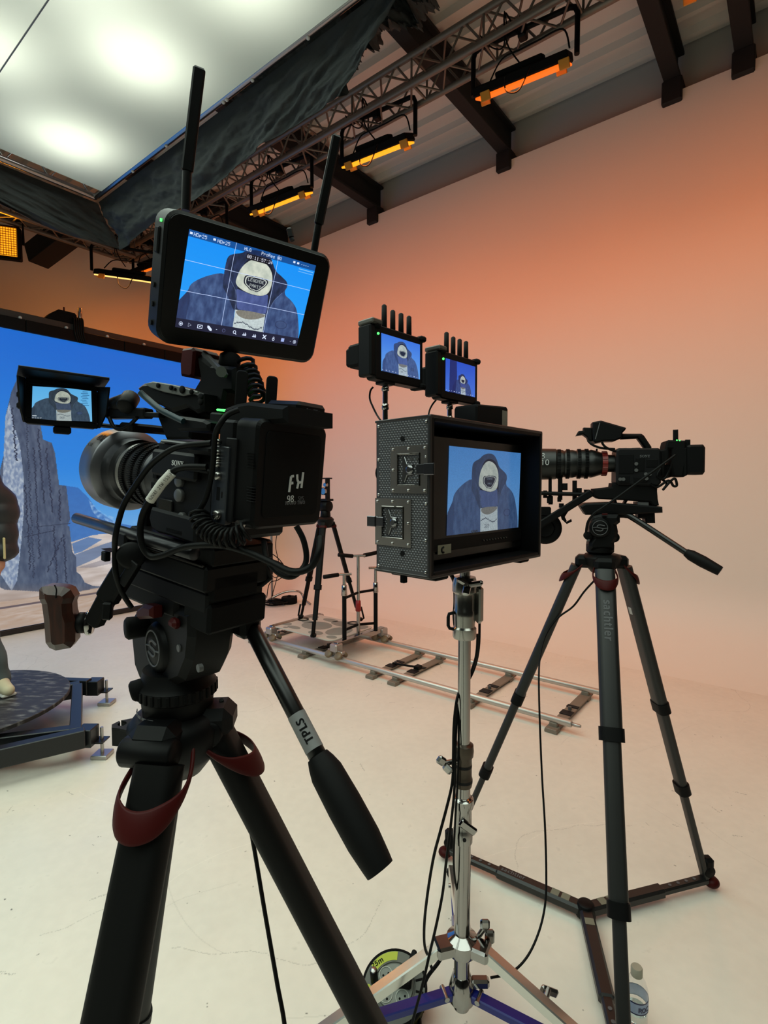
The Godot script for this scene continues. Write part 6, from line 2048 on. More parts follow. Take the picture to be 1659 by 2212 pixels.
func right_camera() -> void:
	CR = Transform3D(Basis(Vector3.UP, deg_to_rad(-15.7)), P(1370, 1000, 1.87))
	var t := thing("cinema_camera", "black cinema camera on the right tripod, seen in profile pointing left", "camera", CR.origin, CR.basis)
	var b := B.new()
	slab(b, t, [[672, 345], [690, 325], [990, 325], [1008, 345], [1010, 590], [985, 612], [690, 605], [668, 585]], 0.06, -0.06, 0.006)
	slab(b, t, [[800, 320], [865, 318], [865, 335], [800, 335]], 0.03, -0.03, 0.003)
	slab(b, t, [[700, 322], [760, 320], [760, 335], [700, 335]], 0.03, -0.03, 0.003)
	put("body", b, M["dark grey"], t)
	b = B.new()
	for q in [[690, 372, 800, 520], [815, 400, 880, 500], [895, 410, 985, 470], [690, 535, 770, 590], [800, 545, 900, 585]]:
		slab(b, t, [[q[0], q[1]], [q[2], q[1]], [q[2], q[3]], [q[0], q[3]]], 0.059, 0.0625, 0.001)
	put("side_panel", b, M["black"], t)
	b = B.new()
	for q in [[845, 440], [845, 490], [920, 520], [950, 520], [925, 555], [720, 560], [745, 560]]:
		var e = c2([q])[0]
		var c := loc(t, e[0], e[1], 0.0625)
		b.cyl(c, c + Vector3(0, 0, 0.003), 0.006, 0.006, 12)
	put("button", b, M["mid grey"], t)
	var e = c2([[913, 381]])[0]
	words("SONY", 0.0085, M["dim print"], t, Transform3D(Basis(), loc(t, e[0], e[1], 0.0625)), "Droid Serif", 700)
	# top handle
	b = B.new()
	slab(b, t, [[718, 207], [880, 208], [900, 222], [960, 312], [945, 335], [905, 335], [900, 315], [848, 243], [722, 250]], 0.018, -0.018, 0.006)
	put("handle", b, M["black"], t)
	# rear plate, transmitter, battery
	b = B.new()
	slab(b, t, [[1005, 340], [1045, 330], [1060, 270], [1075, 262], [1205, 266], [1205, 420], [1185, 545], [1110, 540], [1095, 470], [1100, 330], [1078, 330], [1078, 400], [1050, 440], [1048, 540], [1010, 540]], 0.045, -0.045, 0.005)
	slab(b, t, [[1010, 440], [1110, 450], [1105, 545], [1050, 560], [1010, 520]], 0.02, -0.05, 0.005)
	put("rear_module", b, M["black matt"], t)
	b = B.new()
	slab(b, t, [[1118, 180], [1156, 178], [1158, 300], [1118, 300]], 0.03, 0.018, 0.003)
	slab(b, t, [[1215, 256], [1250, 256], [1250, 310], [1200, 330]], 0.03, 0.012, 0.003)
	put("antenna", b, M["black"], t)
	b = B.new()
	slab(b, t, [[1130, 260], [1140, 260], [1140, 268], [1130, 268]], 0.045, 0.047, 0.0)
	slab(b, t, [[1152, 262], [1160, 262], [1160, 270], [1152, 270]], 0.045, 0.047, 0.0)
	put("status_light", b, M["green led"], t)
	# cradle and dovetail
	b = B.new()
	slab(b, t, [[500, 636], [640, 620], [645, 590], [990, 598], [985, 650], [990, 712], [1000, 760], [960, 770], [930, 735], [700, 720], [540, 712], [505, 690]], 0.05, -0.05, 0.005)
	put("cradle", b, M["black matt"], t)
	b = B.new()
	slab(b, t, [[398, 768], [440, 745], [640, 738], [1022, 770], [1024, 815], [720, 832], [440, 832]], 0.055, -0.055, 0.005)
	put("dovetail_plate", b, M["black"], t)
	b = B.new()
	for x in [665, 760]: slab(b, t, [[x, 715], [x + 18, 715], [x + 30 - (x - 665) * 0.4, 760], [x + 12 - (x - 665) * 0.4, 760]], 0.02, -0.02, 0.001)
	slab(b, t, [[838, 735], [925, 735], [925, 770], [838, 770]], 0.045, -0.045, 0.003)
	put("bracket", b, M["mid grey"], t)
	for z in [0.03, -0.03]:
		b = B.new()
		var p0 = c2([[-60, 664]])[0]
		var p1 = c2([[520, 680]])[0]
		b.cyl(loc(t, p0[0], p0[1], z), loc(t, p1[0], p1[1], z), 0.0075, 0.0075, 12)
		put("rod", b, M["black"], t)
	b = B.new()                                # supports, motors and clamps on the rods
	for q in [[162, 560, 186, 700], [150, 690, 195, 745], [236, 545, 268, 720], [262, 592, 308, 645], [350, 570, 380, 740], [385, 628, 418, 665], [440, 640, 480, 670], [120, 648, 150, 705], [232, 700, 260, 735]]:
		slab(b, t, [[q[0], q[1]], [q[2], q[1]], [q[2], q[3]], [q[0], q[3]]], 0.022, -0.022, 0.003)
	put("rod_clamp", b, M["black matt"], t)
	b = B.new()
	for q in [[178, 740, 0.008], [365, 745, 0.007], [262, 765, 0.009]]:
		var k = c2([[q[0], q[1]]])[0]
		var c := loc(t, k[0], k[1], 0.0)
		b.cyl(c + Vector3(0, 0.008, 0), c - Vector3(0, 0.008, 0), q[2], q[2], 12)
	put("thumb_screw", b, M["dark grey"], t)
	b = B.new()
	slab(b, t, [[846, 815], [905, 812], [975, 815], [978, 898], [905, 898], [900, 865], [846, 860]], 0.035, -0.03, 0.005)
	put("rear_box", b, M["black"], t)
	# diagonal arm with hand wheel
	t = thing("arm_bracket", "slanting black arm running down behind the cased monitor from the right camera's rods", "arm", CR.origin, CR.basis)
	b = B.new()
	var a0 = c2([[30, 955]])[0]
	var a1 = c2([[500, 662]])[0]
	b.bar(loc(t, a0[0], a0[1], 0.04), loc(t, a1[0], a1[1], 0.04), 0.02, 0.026, Vector3.UP, 0.004)
	put("bar", b, M["black"], t)
	b = B.new()
	slab(b, t, [[245, 800], [290, 780], [310, 810], [285, 850], [300, 880], [290, 895], [335, 868], [340, 885], [300, 905], [262, 870]], 0.03, 0.01, 0.002)
	put("clamp", b, M["black matt"], t)
	t = thing("hand_wheel", "round black hand wheel partly hidden behind the right edge of the cased monitor", "wheel", CR.origin, CR.basis)
	b = B.new()
	var w = c2([[135, 940]])[0]
	var wc := loc(t, w[0], w[1], 0.0)
	b.lathe(Transform3D(Basis(Vector3.RIGHT, PI / 2), wc), [Vector2(0, -0.02), Vector2(0.03, -0.02), Vector2(0.034, -0.01), Vector2(0.052, -0.012), Vector2(0.06, -0.006), Vector2(0.06, 0.006), Vector2(0.052, 0.012), Vector2(0.034, 0.01), Vector2(0.03, 0.02), Vector2(0, 0.02)], 30, 0.6)
	put("wheel", b, M["black"], t)
	b = B.new()
	b.bx(wc + Vector3(-0.01, 0.062, 0.0), Vector3(0.06, 0.035, 0.03), 0.004)
	put("bracket", b, M["black matt"], t)

func right_lens() -> void:
	var p0: Vector3 = P(1140, 1001, 1.87)
	var t := thing("zoom_lens", "long black zoom lens of the right camera with a red ring near the body", "lens", CR.origin, CR.basis)
	var b := B.new()
	var axis_y := loc(t, 1300, 1001.5, 0.0).y
	var s := 1.87 / FOC
	var pr := []
	for q in [[1326, 19], [1312, 19], [1311, 24], [1299, 24], [1297, 25], [1284, 29], [1276, 31], [1270, 29], [1262, 31], [1246, 31], [1244, 29], [1236, 31], [1222, 31], [1219, 29], [1214, 31.5], [1203, 31.5], [1200, 34], [1148, 36], [1120, 38], [1112, 38]]:
		pr.append(Vector2(q[1] * s, -loc(t, q[0], 1001, 0.0).x))
	pr.push_front(Vector2(0, pr[0].y))
	pr.append(Vector2(0, pr[pr.size() - 1].y))
	b.lathe(Transform3D(Basis(Vector3(0, 1, 0), Vector3(-1, 0, 0), Vector3(0, 0, 1)), Vector3(0, axis_y, 0)), pr, 36, 0.8)
	put("barrel", b, mat("zoom black", Color(0.05, 0.05, 0.045), 0.4, 0.2), t)
	b = B.new()
	var x0 := -loc(t, 1299, 1001, 0.0).x
	var x1 := -loc(t, 1310.5, 1001, 0.0).x
	var ring := Transform3D(Basis(Vector3(0, 1, 0), Vector3(-1, 0, 0), Vector3(0, 0, 1)), Vector3(0, axis_y, 0))
	b.lathe(ring, [Vector2(24 * s, x1), Vector2(25.5 * s, x1), Vector2(25.5 * s, x0), Vector2(24 * s, x0)], 36)
	for i in 16:
		var a := TAU * i / 16.0
		b.box(ring * Transform3D(Basis(Vector3.UP, -a), Vector3(cos(a) * 25.8 * s, (x0 + x1) / 2, sin(a) * 25.8 * s)), Vector3(0.004, absf(x1 - x0), 0.006), 0.001)
	put("red_ring", b, mat("ring red", Color(0.42, 0.08, 0.06), 0.4), t)
	for q in [1207.0, 1226.0, 1250.0, 1266.0]:
		b = B.new()
		for i in 60:
			var a := TAU * i / 60.0
			b.box(ring * Transform3D(Basis(Vector3.UP, -a), Vector3(cos(a) * 31.6 * s, -loc(t, q, 1001, 0.0).x, sin(a) * 31.6 * s)), Vector3(0.004, 0.012, 0.0024))
		put("gear_teeth", b, M["black"], t).set_meta("kind", "stuff")
	words("3", 0.020, M["white print"], t, Transform3D(Basis(), loc(t, 1172.5, 987, 0.0) + Vector3(0, 0, 34.5 * s)), "Droid Sans", 400)
	words("10", 0.020, M["white print"], t, Transform3D(Basis(), loc(t, 1176, 1000.5, 0.0) + Vector3(0, 0, 35.5 * s)), "Droid Sans", 400)
	b = B.new()
	b.bx(loc(t, 1289, 975, 0.0), Vector3(0.006, 0.02, 0.006), 0.001)
	put("lock_tab", b, M["black"], t)
	# things clipped to the camera
	t = thing("viewfinder_monitor", "black folded viewfinder on the right camera's top handle", "viewfinder", CR.origin, CR.basis)
	b = B.new()
	slab(b, t, [[495, 125], [560, 113], [752, 168], [745, 185], [725, 205], [720, 245], [665, 268], [585, 270], [515, 285], [500, 270], [495, 190]], 0.045, -0.03, 0.005)
	put("body", b, M["black"], t)
	b = B.new()
	slab(b, t, [[372, 224], [392, 190], [430, 186], [430, 162], [498, 164], [500, 268], [468, 266], [458, 238], [425, 215]], 0.03, -0.02, 0.004)
	put("eyecup", b, M["rubber"], t)
	b = B.new()
	slab(b, t, [[512, 255], [546, 130], [552, 132], [518, 256]], 0.046, 0.045, 0.0)
	put("edge_line", b, M["dim print"], t)
	t = thing("camera_battery", "black battery block at the rear end of the right camera", "battery", CR.origin, CR.basis)
	b = B.new()
	slab(b, t, [[1210, 310], [1235, 298], [1335, 296], [1352, 320], [1348, 505], [1332, 526], [1215, 524]], 0.05, -0.055, 0.007)
	put("case", b, M["black"], t)
	b = B.new()
	slab(b, t, [[1185, 320], [1215, 320], [1215, 530], [1185, 545]], 0.045, -0.05, 0.003)
	put("plate", b, M["black matt"], t)

func right_head() -> void:
	var t := thing("fluid_head", "fluid head under the right camera with a round S emblem facing the viewer", "tripod head", P(1300, 1150, 1.86), Basis(Vector3.UP, deg_to_rad(-15.7)))
	var b := B.new()
	slab(b, t, [[500, 845], [560, 828], [690, 830], [705, 850], [705, 890], [680, 910], [690, 960], [685, 1010], [660, 1050], [660, 1100], [480, 1105], [462, 1075], [468, 1040], [490, 1010], [475, 960], [478, 880]], 0.05, -0.05, 0.012)
	put("housing", b, M["black"], t)
	b = B.new()
	var q = c2([[560, 937]])[0]
	var c := loc(t, q[0], q[1], 0.05)
	b.cyl(c - Vector3(0, 0, 0.01), c + Vector3(0, 0, 0.012), 0.036, 0.034, 32, 0.003)
	var cap := put("drum_cap", b, M["black"], t)
	emblem(cap, Transform3D(Basis(), c + Vector3(0, 0, 0.0125)), 0.0245)
	b = B.new()
	q = c2([[562, 1135]])[0]
	var y0 := loc(t, q[0], 1203, 0.0).y
	c = loc(t, q[0], q[1], 0.0)
	b.lathe(Transform3D(Basis(), Vector3(c.x, 0, c.z)), [Vector2(0, y0 - 0.01), Vector2(0.036, y0 - 0.01), Vector2(0.038, y0 + 0.012), Vector2(0.047, y0 + 0.02), Vector2(0.047, y0 + 0.045), Vector2(0, y0 + 0.05)], 30, 0.8)
	put("base", b, M["black"], t)
	b = B.new()
	for k in [[670, 1010, 0.018, -0.055], [468, 1000, 0.014, 0.03]]:
		q = c2([[k[0], k[1]]])[0]
		c = loc(t, q[0], q[1], k[3])
		b.cyl(c - Vector3(0, 0, 0.02), c + Vector3(0, 0, 0.02), k[2], k[2], 14, 0.003)
		put("knob", b, M["black matt"], t)
		b = B.new()
	slab(b, t, [[450, 1030], [470, 985], [482, 990], [470, 1035]], 0.05, 0.035, 0.002)
	put("lever", b, M["mid grey"], t)
	b = B.new()
	slab(b, t, [[565, 822], [605, 820], [605, 832], [565, 834]], 0.058, 0.045, 0.001)
	put("plate_lock", b, M["red"], t)
	var inv := t.transform.affine_inverse()
	b = B.new()
	b.tube(spl([inv * P(1331, 1113, 1.86), inv * P(1352, 1113, 1.84), inv * P(1372, 1122, 1.82), inv * P(1481, 1193, 1.72)]), 0.0105, 14)
	var bar := put("pan_bar", b, M["bar black"], t)
	b = B.new()
	var p1 := inv * P(1481, 1193, 1.72)
	var d := inv * P(1556, 1234, 1.655) - p1
	var ln := d.length()
	b.lathe(Transform3D(b.frame(d.normalized()), p1), [Vector2(0, 0), Vector2(0.0125, 0), Vector2(0.018, 0.018), Vector2(0.0195, ln * 0.5), Vector2(0.0165, ln * 0.95), Vector2(0.0155, ln), Vector2(0, ln)], 24, 0.6)
	put("grip", b, M["rubber"], bar)

func right_tripod() -> void:
	var top := P(1300, 1206, 1.86)
	var t := thing("tripod", "right tripod with dark carbon legs, red carrying loops and a floor spreader", "tripod", Vector3(top.x, 0, top.z))
	var inv := t.transform.affine_inverse()
	var o := inv * top
	var b := B.new()
	b.lathe(Transform3D(Basis(), o), [Vector2(0, -0.05), Vector2(0.035, -0.05), Vector2(0.06, -0.02), Vector2(0.066, 0.004), Vector2(0.056, 0.016), Vector2(0, 0.016)], 30, 0.6)
	put("bowl", b, M["black"], t)
	var feet := [inv * G(972, 1843, 0.03), inv * G(1526, 1905, 0.03), inv * G(1352, 2345, 0.03)]
	var k := 0
	var hub := inv * G(1265, 1966, 0.035)
	for e in feet:
		var d := Vector3(e.x - o.x, 0, e.z - o.z).normalized()
		var side := Vector3.UP.cross(d)
		b = B.new()
		b.box(Transform3D(Basis(side, Vector3.UP, d), o + d * 0.062 + Vector3(0, -0.012, 0)), Vector3(0.066, 0.045, 0.055), 0.012)
		put("shoulder", b, M["black"], t)
		var s := o + d * 0.085 + Vector3(0, -0.03, 0)
		var lg := flow_leg(t, s, e, 0.064, 0.038, side, [0.44, 0.70, 0.98] if k != 2 else [0.40, 0.735, 0.98], false, M["carbon grey"])
		b = B.new()
		var ax: Vector3 = (e - s).normalized()
		var ou: Vector3 = side.cross(ax).normalized()
		if ou.dot(d) < 0: ou = -ou
		loop_band(b, s, ax, side, ou)
		put("carrying_loop", b, M["red"], lg)
		b = B.new()
		b.cyl(e + Vector3(0, 0.05, 0) - side * 0.02, e + Vector3(0, 0.05, 0) + side * 0.02, 0.022, 0.022, 16, 0.003)
		b.bx(e + Vector3(0, 0.07, 0), Vector3(0.04, 0.06, 0.04), 0.01)
		put("foot", b, M["black"], lg)
		b = B.new()
		b.ball(e + d * 0.02 + Vector3(0, 0.0, 0), Vector3(0.028, 0.020, 0.028), 16)
		put("foot_lock", b, M["red"], lg)
		# spreader arm on the floor
		b = B.new()
		var a0: Vector3 = hub
		var a1: Vector3 = e + Vector3(0, 0.012, 0)
		b.bar(a0, a0.lerp(a1, 0.62), 0.046, 0.036, Vector3.UP, 0.008)
		b.bar(a0.lerp(a1, 0.55), a1, 0.034, 0.026, Vector3.UP, 0.006)
		var sp := put("spreader_arm", b, mat("spreader black", Color(0.05, 0.05, 0.046), 0.42), t)
		b = B.new()
		for i in 4:
			var c := a0.lerp(a1, 0.68 + i * 0.07) + Vector3(0, 0.0135, 0)
			b.cyl(c - Vector3(0, 0.001, 0), c + Vector3(0, 0.001, 0), 0.006, 0.006, 12)
		put("hole_plug", b, M["dim print"], sp)
		b = B.new()
		var nn: Vector3 = (a1 - a0).normalized()
		for i in 2 if k != 2 else 1:
			b.box(Transform3D(Basis(nn, Vector3.UP, nn.cross(Vector3.UP)), a0.lerp(a1, 0.13 + i * 0.07) + Vector3(0, 0.0185, 0)), Vector3(0.028, 0.001, 0.03), 0.0)
		put("tape_mark", b, mat("grey tape", Color(0.42, 0.42, 0.36), 0.7), sp)
		if k == 0:
			words("sachtler", 0.018, M["dim print"], sp, Transform3D(Basis(-nn, (-nn).cross(Vector3.UP).cross(-nn) if false else Vector3.UP.cross(-nn), Vector3.UP), a0.lerp(a1, 0.50) + Vector3(0, 0.0185, 0)), "Droid Sans", 700)
		if k == 2:
			var nz := side
			var fr: Vector3 = s.lerp(e, 0.10) + ou * 0.0195
			words("sachtler", 0.026, M["dim print"], lg, Transform3D(Basis(ax, ou.cross(ax), ou), fr + ax * 0.04), "Droid Sans", 700)
		if k == 1:
			b = B.new()
			b.box(Transform3D(Basis(side, ax, ou), s.lerp(e, 0.13) + ou * 0.0195), Vector3(0.018, 0.026, 0.001), 0.0)
			put("name_tape", b, M["label white"], lg)
			b = B.new()
			b.box(Transform3D(Basis(side, ax, -ou), s.lerp(e, 0.13) - ou * 0.0195), Vector3(0.018, 0.026, 0.001), 0.0)
			put("name_tape", b, M["label white"], lg)
		k += 1
	b = B.new()
	b.cyl(hub - Vector3(0, 0.02, 0), hub + Vector3(0, 0.028, 0), 0.034, 0.028, 20, 0.004)
	put("spreader_hub", b, M["black"], t)

func loop_band(b: B, s: Vector3, ax: Vector3, side: Vector3, ou: Vector3) -> void:   # rubber carrying loop hung round the top of a leg
	b.grid(36, 10, func(uu: float, vv: float) -> Vector3:
		var an := lerpf(-2.2, 2.2, uu)
		var q := absf(an) / 2.2
		var w := lerpf(0.034, 0.014, smoothstep(0.25, 0.85, q))
		var lift := lerpf(0.062, -0.012, pow(q, 1.9))
		var c := cos(TAU * vv)
		var r := 0.0025 * sin(TAU * vv)
		return s + ax * (lift + c * w * 0.5) + side * sin(an) * (0.039 + r) + ou * (cos(an) * (0.031 + r) + 0.002), 1.0)

func right_cables() -> void:
	cable("long straight black cable slanting across the right camera down to its head", pp([[1459, 983, 1.76], [1400, 1026, 1.77], [1340, 1070, 1.78], [1300, 1098, 1.78], [1283, 1110, 1.79], [1270, 1128, 1.80], [1266, 1152, 1.81]]), 0.0045)
	cable("black cable bowed below the right camera's viewfinder", pp([[1270, 952, 1.87], [1280, 961, 1.86], [1300, 968, 1.86], [1328, 970, 1.86]]), 0.004)
	cable("second black cable running from the right viewfinder to the body", pp([[1300, 955, 1.85], [1306, 964, 1.85], [1320, 972, 1.85], [1330, 975, 1.85]]), 0.004)
	cable("tangled black cable below the rear module of the right camera", pp([[1420, 1030, 1.80], [1440, 1044, 1.80], [1432, 1058, 1.79], [1448, 1040, 1.79], [1458, 1034, 1.79], [1462, 1048, 1.79], [1455, 1050, 1.79], [1444, 1038, 1.79], [1420, 1052, 1.8], [1405, 1045, 1.8]]), 0.0042)
	cable("black cable looping under the right camera body", pp([[1428, 1012, 1.79], [1420, 1028, 1.79], [1434, 1034, 1.79], [1444, 1020, 1.79], [1452, 1000, 1.78]]), 0.004)
	cable("thin black cable along the upper left leg of the right tripod", pp([[1284, 1254, 1.80], [1262, 1278, 1.84], [1238, 1310, 1.87], [1205, 1335, 1.88], [1180, 1370, 1.88], [1168, 1410, 1.85], [1164, 1460, 1.80], [1166, 1560, 1.74], [1171, 1680, 1.68], [1177, 1780, 1.62], [1180, 1880, 1.57], [1178, 1950, 1.53], [1165, 2010, 1.49], [1140, 2065, 1.45], [1105, 2100, 1.42], [1060, 2112, 1.40]]), 0.0034)

func right_rig() -> void:
	right_camera()
	right_lens()
	right_head()
	right_tripod()
	right_cables()

var BX: Transform3D
func cased_monitor() -> void:
	BX = Transform3D(Basis(Vector3.UP, deg_to_rad(46.4)), P(932, 897.2, 1.13))
	var t := thing("cased_monitor", "large monitor in a dimpled black flight case with chrome catches, on the chrome stand", "monitor", BX.origin, BX.basis)
	var W := 0.505
	var H := 0.352
	var D := 0.167
	# case walls
	var b := B.new()
	b.bx(Vector3(0.006, -H / 2, -D / 2), Vector3(0.012, H, D), 0.002)
	put("side_wall", b, M["black"], t)
	b = B.new()
	b.bx(Vector3(W - 0.006, -H / 2, -D / 2), Vector3(0.012, H, D), 0.002)
	put("side_wall", b, M["black"], t)
	b = B.new()
	b.bx(Vector3(W / 2, -0.006, -D / 2), Vector3(W - 0.024, 0.012, D), 0.002)
	put("top_wall", b, M["black"], t)
	b = B.new()
	b.bx(Vector3(W / 2, -H + 0.006, -D / 2), Vector3(W - 0.024, 0.012, D), 0.002)
	put("bottom_wall", b, M["black"], t)
	b = B.new()
	b.bx(Vector3(W / 2, -H / 2, -D + 0.004), Vector3(W - 0.024, H - 0.024, 0.008), 0.002)
	put("back_wall", b, M["black matt"], t)
	# dimpled metal skin on the left side
	b = B.new()
	b.bx(Vector3(-0.001, -H / 2, -D / 2 - 0.001), Vector3(0.002, H - 0.004, D - 0.012), 0.0005)
	var skin := put("metal_skin", b, mat("dimpled metal", Color(0.30, 0.30, 0.31), 0.36, 0.6), t)
	b = B.new()
	var pitch := 0.0085
	for i in int((H - 0.012) / (pitch * 0.62)):
		for j in int((D - 0.018) / pitch):
			var y := -0.008 - i * pitch * 0.62
			var z := -0.012 - (j + (0.5 if i % 2 else 0.0)) * pitch
			if z < -D + 0.010: continue
			var c := Vector3(-0.002, y, z)
			var u := Vector3(0, 0.0024, 0)
			var v := Vector3(0, 0, 0.0040)
			var pk := c + Vector3(-0.0016, 0, 0)
			for q in [[u, v], [v, -u], [-u, -v], [-v, u]]:
				b.f(c + q[0], c + q[1], pk, Vector3(-1, 0, 0) + (q[0] + q[1]) * 100.0)
	put("dimples", b, M["dimpled metal"], skin).set_meta("kind", "stuff")
	b = B.new()
	for e in [[Vector3(-0.001, -H / 2, -0.003), Vector3(0.008, H, 0.007)], [Vector3(W - 0.003, -H / 2, -0.003), Vector3(0.008, H, 0.007)], [Vector3(W / 2, -0.001, -0.003), Vector3(W, 0.008, 0.007)], [Vector3(W / 2, -H + 0.001, -0.003), Vector3(W, 0.008, 0.007)], [Vector3(-0.001, -0.001, -D / 2), Vector3(0.006, 0.006, D)], [Vector3(-0.001, -H + 0.001, -D / 2), Vector3(0.006, 0.006, D)]]:
		b = B.new()
		b.bx(e[0], e[1], 0.0015)
		put("edge_trim", b, mat("edge metal", Color(0.20, 0.19, 0.19), 0.35, 0.6), t)
	for q in [[-0.012, -0.012], [-0.155, -0.012], [-0.012, -0.088], [-0.155, -0.09], [-0.155, -0.172], [-0.012, -0.19], [-0.012, -0.27], [-0.012, -0.34], [-0.155, -0.34]]:
		b = B.new()
		b.ball(Vector3(-0.003, q[1], q[0]), Vector3(0.003, 0.004, 0.004), 10)
		put("rivet", b, M["steel"], t)
	# two recessed butterfly catches
	for k in 2:
		var z0 := -0.115 if k == 0 else -0.1645
		var z1 := -0.006 if k == 0 else -0.053
		var y1 := -0.0615 if k == 0 else -0.180
		var y0 := -0.168 if k == 0 else -0.290
		var zc := (z0 + z1) / 2
		var yc := (y0 + y1) / 2
		var hw := (z1 - z0) / 2
		var hh := (y1 - y0) / 2
		b = B.new()
		var outer := [Vector2(-hw, -hh), Vector2(hw, -hh), Vector2(hw, hh), Vector2(-hw, hh)]
		var iw := hw * 0.62
		var ih := hh * 0.68
		var xf := Transform3D(Basis(Vector3(0, 0, 1), Vector3.UP, Vector3(-1, 0, 0)), Vector3(0, yc, zc))
		for r in [[-hw, -hh, hw, -ih], [-hw, ih, hw, hh], [-hw, -ih, -iw, ih], [iw, -ih, hw, ih]]:
			b.ext(xf, [Vector2(r[0], r[1]), Vector2(r[2], r[1]), Vector2(r[2], r[3]), Vector2(r[0], r[3])], 0.001, 0.0052, 0.0)
		var cm := mat("catch chrome", Color(0.70, 0.68, 0.67), 0.24, 1.0)
		var plate := put("catch", b, cm, t)
		b = B.new()
		for r in [[-iw, -ih, iw, -ih + 0.003], [-iw, ih - 0.003, iw, ih], [-iw, -ih, -iw + 0.003, ih], [iw - 0.003, -ih, iw, ih]]:
			b.ext(xf, [Vector2(r[0], r[1]), Vector2(r[2], r[1]), Vector2(r[2], r[3]), Vector2(r[0], r[3])], 0.004, 0.0072, 0.0008)
		put("dish_rim", b, M["chrome"], plate)
		b = B.new()
		b.ext(xf, [Vector2(-iw, -ih), Vector2(iw, -ih), Vector2(iw, ih), Vector2(-iw, ih)], 0.0, 0.0016, 0.0)
		put("dish", b, mat("dish metal", Color(0.42, 0.42, 0.43), 0.28, 1.0), plate)
		b = B.new()
		var bf := []
		var sg := 1.0 if k == 0 else -1.0
		for q in [[-0.55, 0.75], [-0.30, 0.8], [-0.1, 0.35], [0.35, 0.3], [0.35, -0.3], [-0.1, -0.35], [-0.30, -0.8], [-0.55, -0.75], [-0.45, 0.0]]: bf.append(Vector2(q[0] * iw * 1.1, q[1] * ih))
		b.ext(xf, bf, 0.002, 0.006, 0.0012)
		b.cyl(xf * Vector3(0.1 * iw, 0, 0.005), xf * Vector3(0.1 * iw, 0, 0.0085), 0.0105, 0.0095, 22, 0.001)
		b.cyl(xf * Vector3(0.1 * iw, 0, 0.0085), xf * Vector3(0.1 * iw, 0, 0.0095), 0.006, 0.006, 18)
		put("butterfly", b, mat("butterfly metal", Color(0.5, 0.5, 0.51), 0.22, 1.0), plate)
		for q in [[0.25, 0.62], [0.7, 0.62], [0.25, -0.62], [0.7, -0.62]]:
			b = B.new()
			b.cyl(xf * Vector3(q[0] * iw, q[1] * ih, 0.0015), xf * Vector3(q[0] * iw, q[1] * ih, 0.0035), 0.004, 0.003, 12)
			put("dish_rivet", b, M["steel"], plate)
		b = B.new()
		var hk := sg * hw
		b.ext(xf, [Vector2(0.75 * iw * sg, -0.011), Vector2(hk + sg * 0.014, -0.011), Vector2(hk + sg * 0.014, 0.011), Vector2(0.75 * iw * sg, 0.011)], 0.005, 0.0095, 0.001)
		b.ext(xf, [Vector2(hk + sg * (-0.006), -0.0125), Vector2(hk + sg * 0.022, -0.0125), Vector2(hk + sg * 0.022, 0.0125), Vector2(hk + sg * (-0.006), 0.0125)], 0.007, 0.012, 0.0015)
		put("hook", b, mat("hook metal", Color(0.4, 0.4, 0.42), 0.24, 1.0), plate)
		for q in [[-1, 1], [0, 1], [1, 1], [-1, -1], [0, -1], [1, -1], [-sg, 0.0]]:
			b = B.new()
			b.ball(xf * Vector3(q[0] * (hw - 0.008), q[1] * (hh - 0.007), 0.0055), Vector3(0.0035, 0.0035, 0.0035), 10)
			put("rivet", b, M["steel"], plate)
	for y in [-0.045, -0.305]:
		b = B.new()
		b.cyl(Vector3(-0.004, y, -0.08), Vector3(0.004, y, -0.08), 0.006, 0.006, 16)
		put("bolt_hole", b, M["black matt"], t)
	b = B.new()
	b.lathe(Transform3D(Basis(Vector3.RIGHT, -PI / 2), Vector3(0.03, -0.12, -D)), [Vector2(0.022, -0.002), Vector2(0.022, 0.01), Vector2(0.016, 0.016), Vector2(0, 0.016)], 20, 0.8)
	put("rear_knob", b, M["black"], t)
	for x in [0.06, 0.44]:
		b = B.new()
		b.bx(Vector3(x, -H - 0.007, -D / 2), Vector3(0.05, 0.014, D * 0.85), 0.004)
		if x < 0.1: b.bx(Vector3(x - 0.02, -H - 0.02, -D / 2 - 0.03), Vector3(0.014, 0.02, 0.014), 0.002)
		put("runner", b, M["black matt"], t)
	# the monitor inside
	b = B.new()
	b.bx(Vector3(W / 2 + 0.01, -H / 2 - 0.005, -0.075), Vector3(W - 0.055, H - 0.055, 0.05), 0.004)
	put("monitor_housing", b, mat("monitor black", Color(0.02, 0.02, 0.02), 0.3), t)
	var q := []
	for p in [[970.3, 962.9], [1125.2, 978.9], [1119.2, 1139.2], [964.5, 1157.3]]: q.append(loc(t, p[0], p[1], -0.0488))
	put("screen", screen_quad(q[0], q[1], q[2], q[3]), M["cased monitor picture"], t)
	b = B.new()
	b.bx(Vector3(W / 2 + 0.01, -H + 0.06, -0.049), Vector3(W - 0.07, 0.030, 0.004), 0.001)
	var panel := put("control_strip", b, M["black"], t)
	b = B.new()
	for i in 9: b.bx(Vector3(0.28 + i * 0.014, -H + 0.058, -0.046), Vector3(0.008, 0.005, 0.003), 0.001)
	put("button", b, M["black gloss"], panel)
	b = B.new()
	b.bx(Vector3(0.11, -H + 0.050, -0.046), Vector3(0.052, 0.022, 0.001), 0.0)
	var tag := put("sticker", b, mat("old sticker", Color(0.45, 0.43, 0.36), 0.6), t)
	b = B.new()
	b.tube(spl([Vector3(0.106, -H + 0.056, -0.0452), Vector3(0.098, -H + 0.052, -0.0452), Vector3(0.10, -H + 0.044, -0.0452), Vector3(0.107, -H + 0.043, -0.0452)]), 0.0022, 6)
	put("logo", b, M["black"], tag)
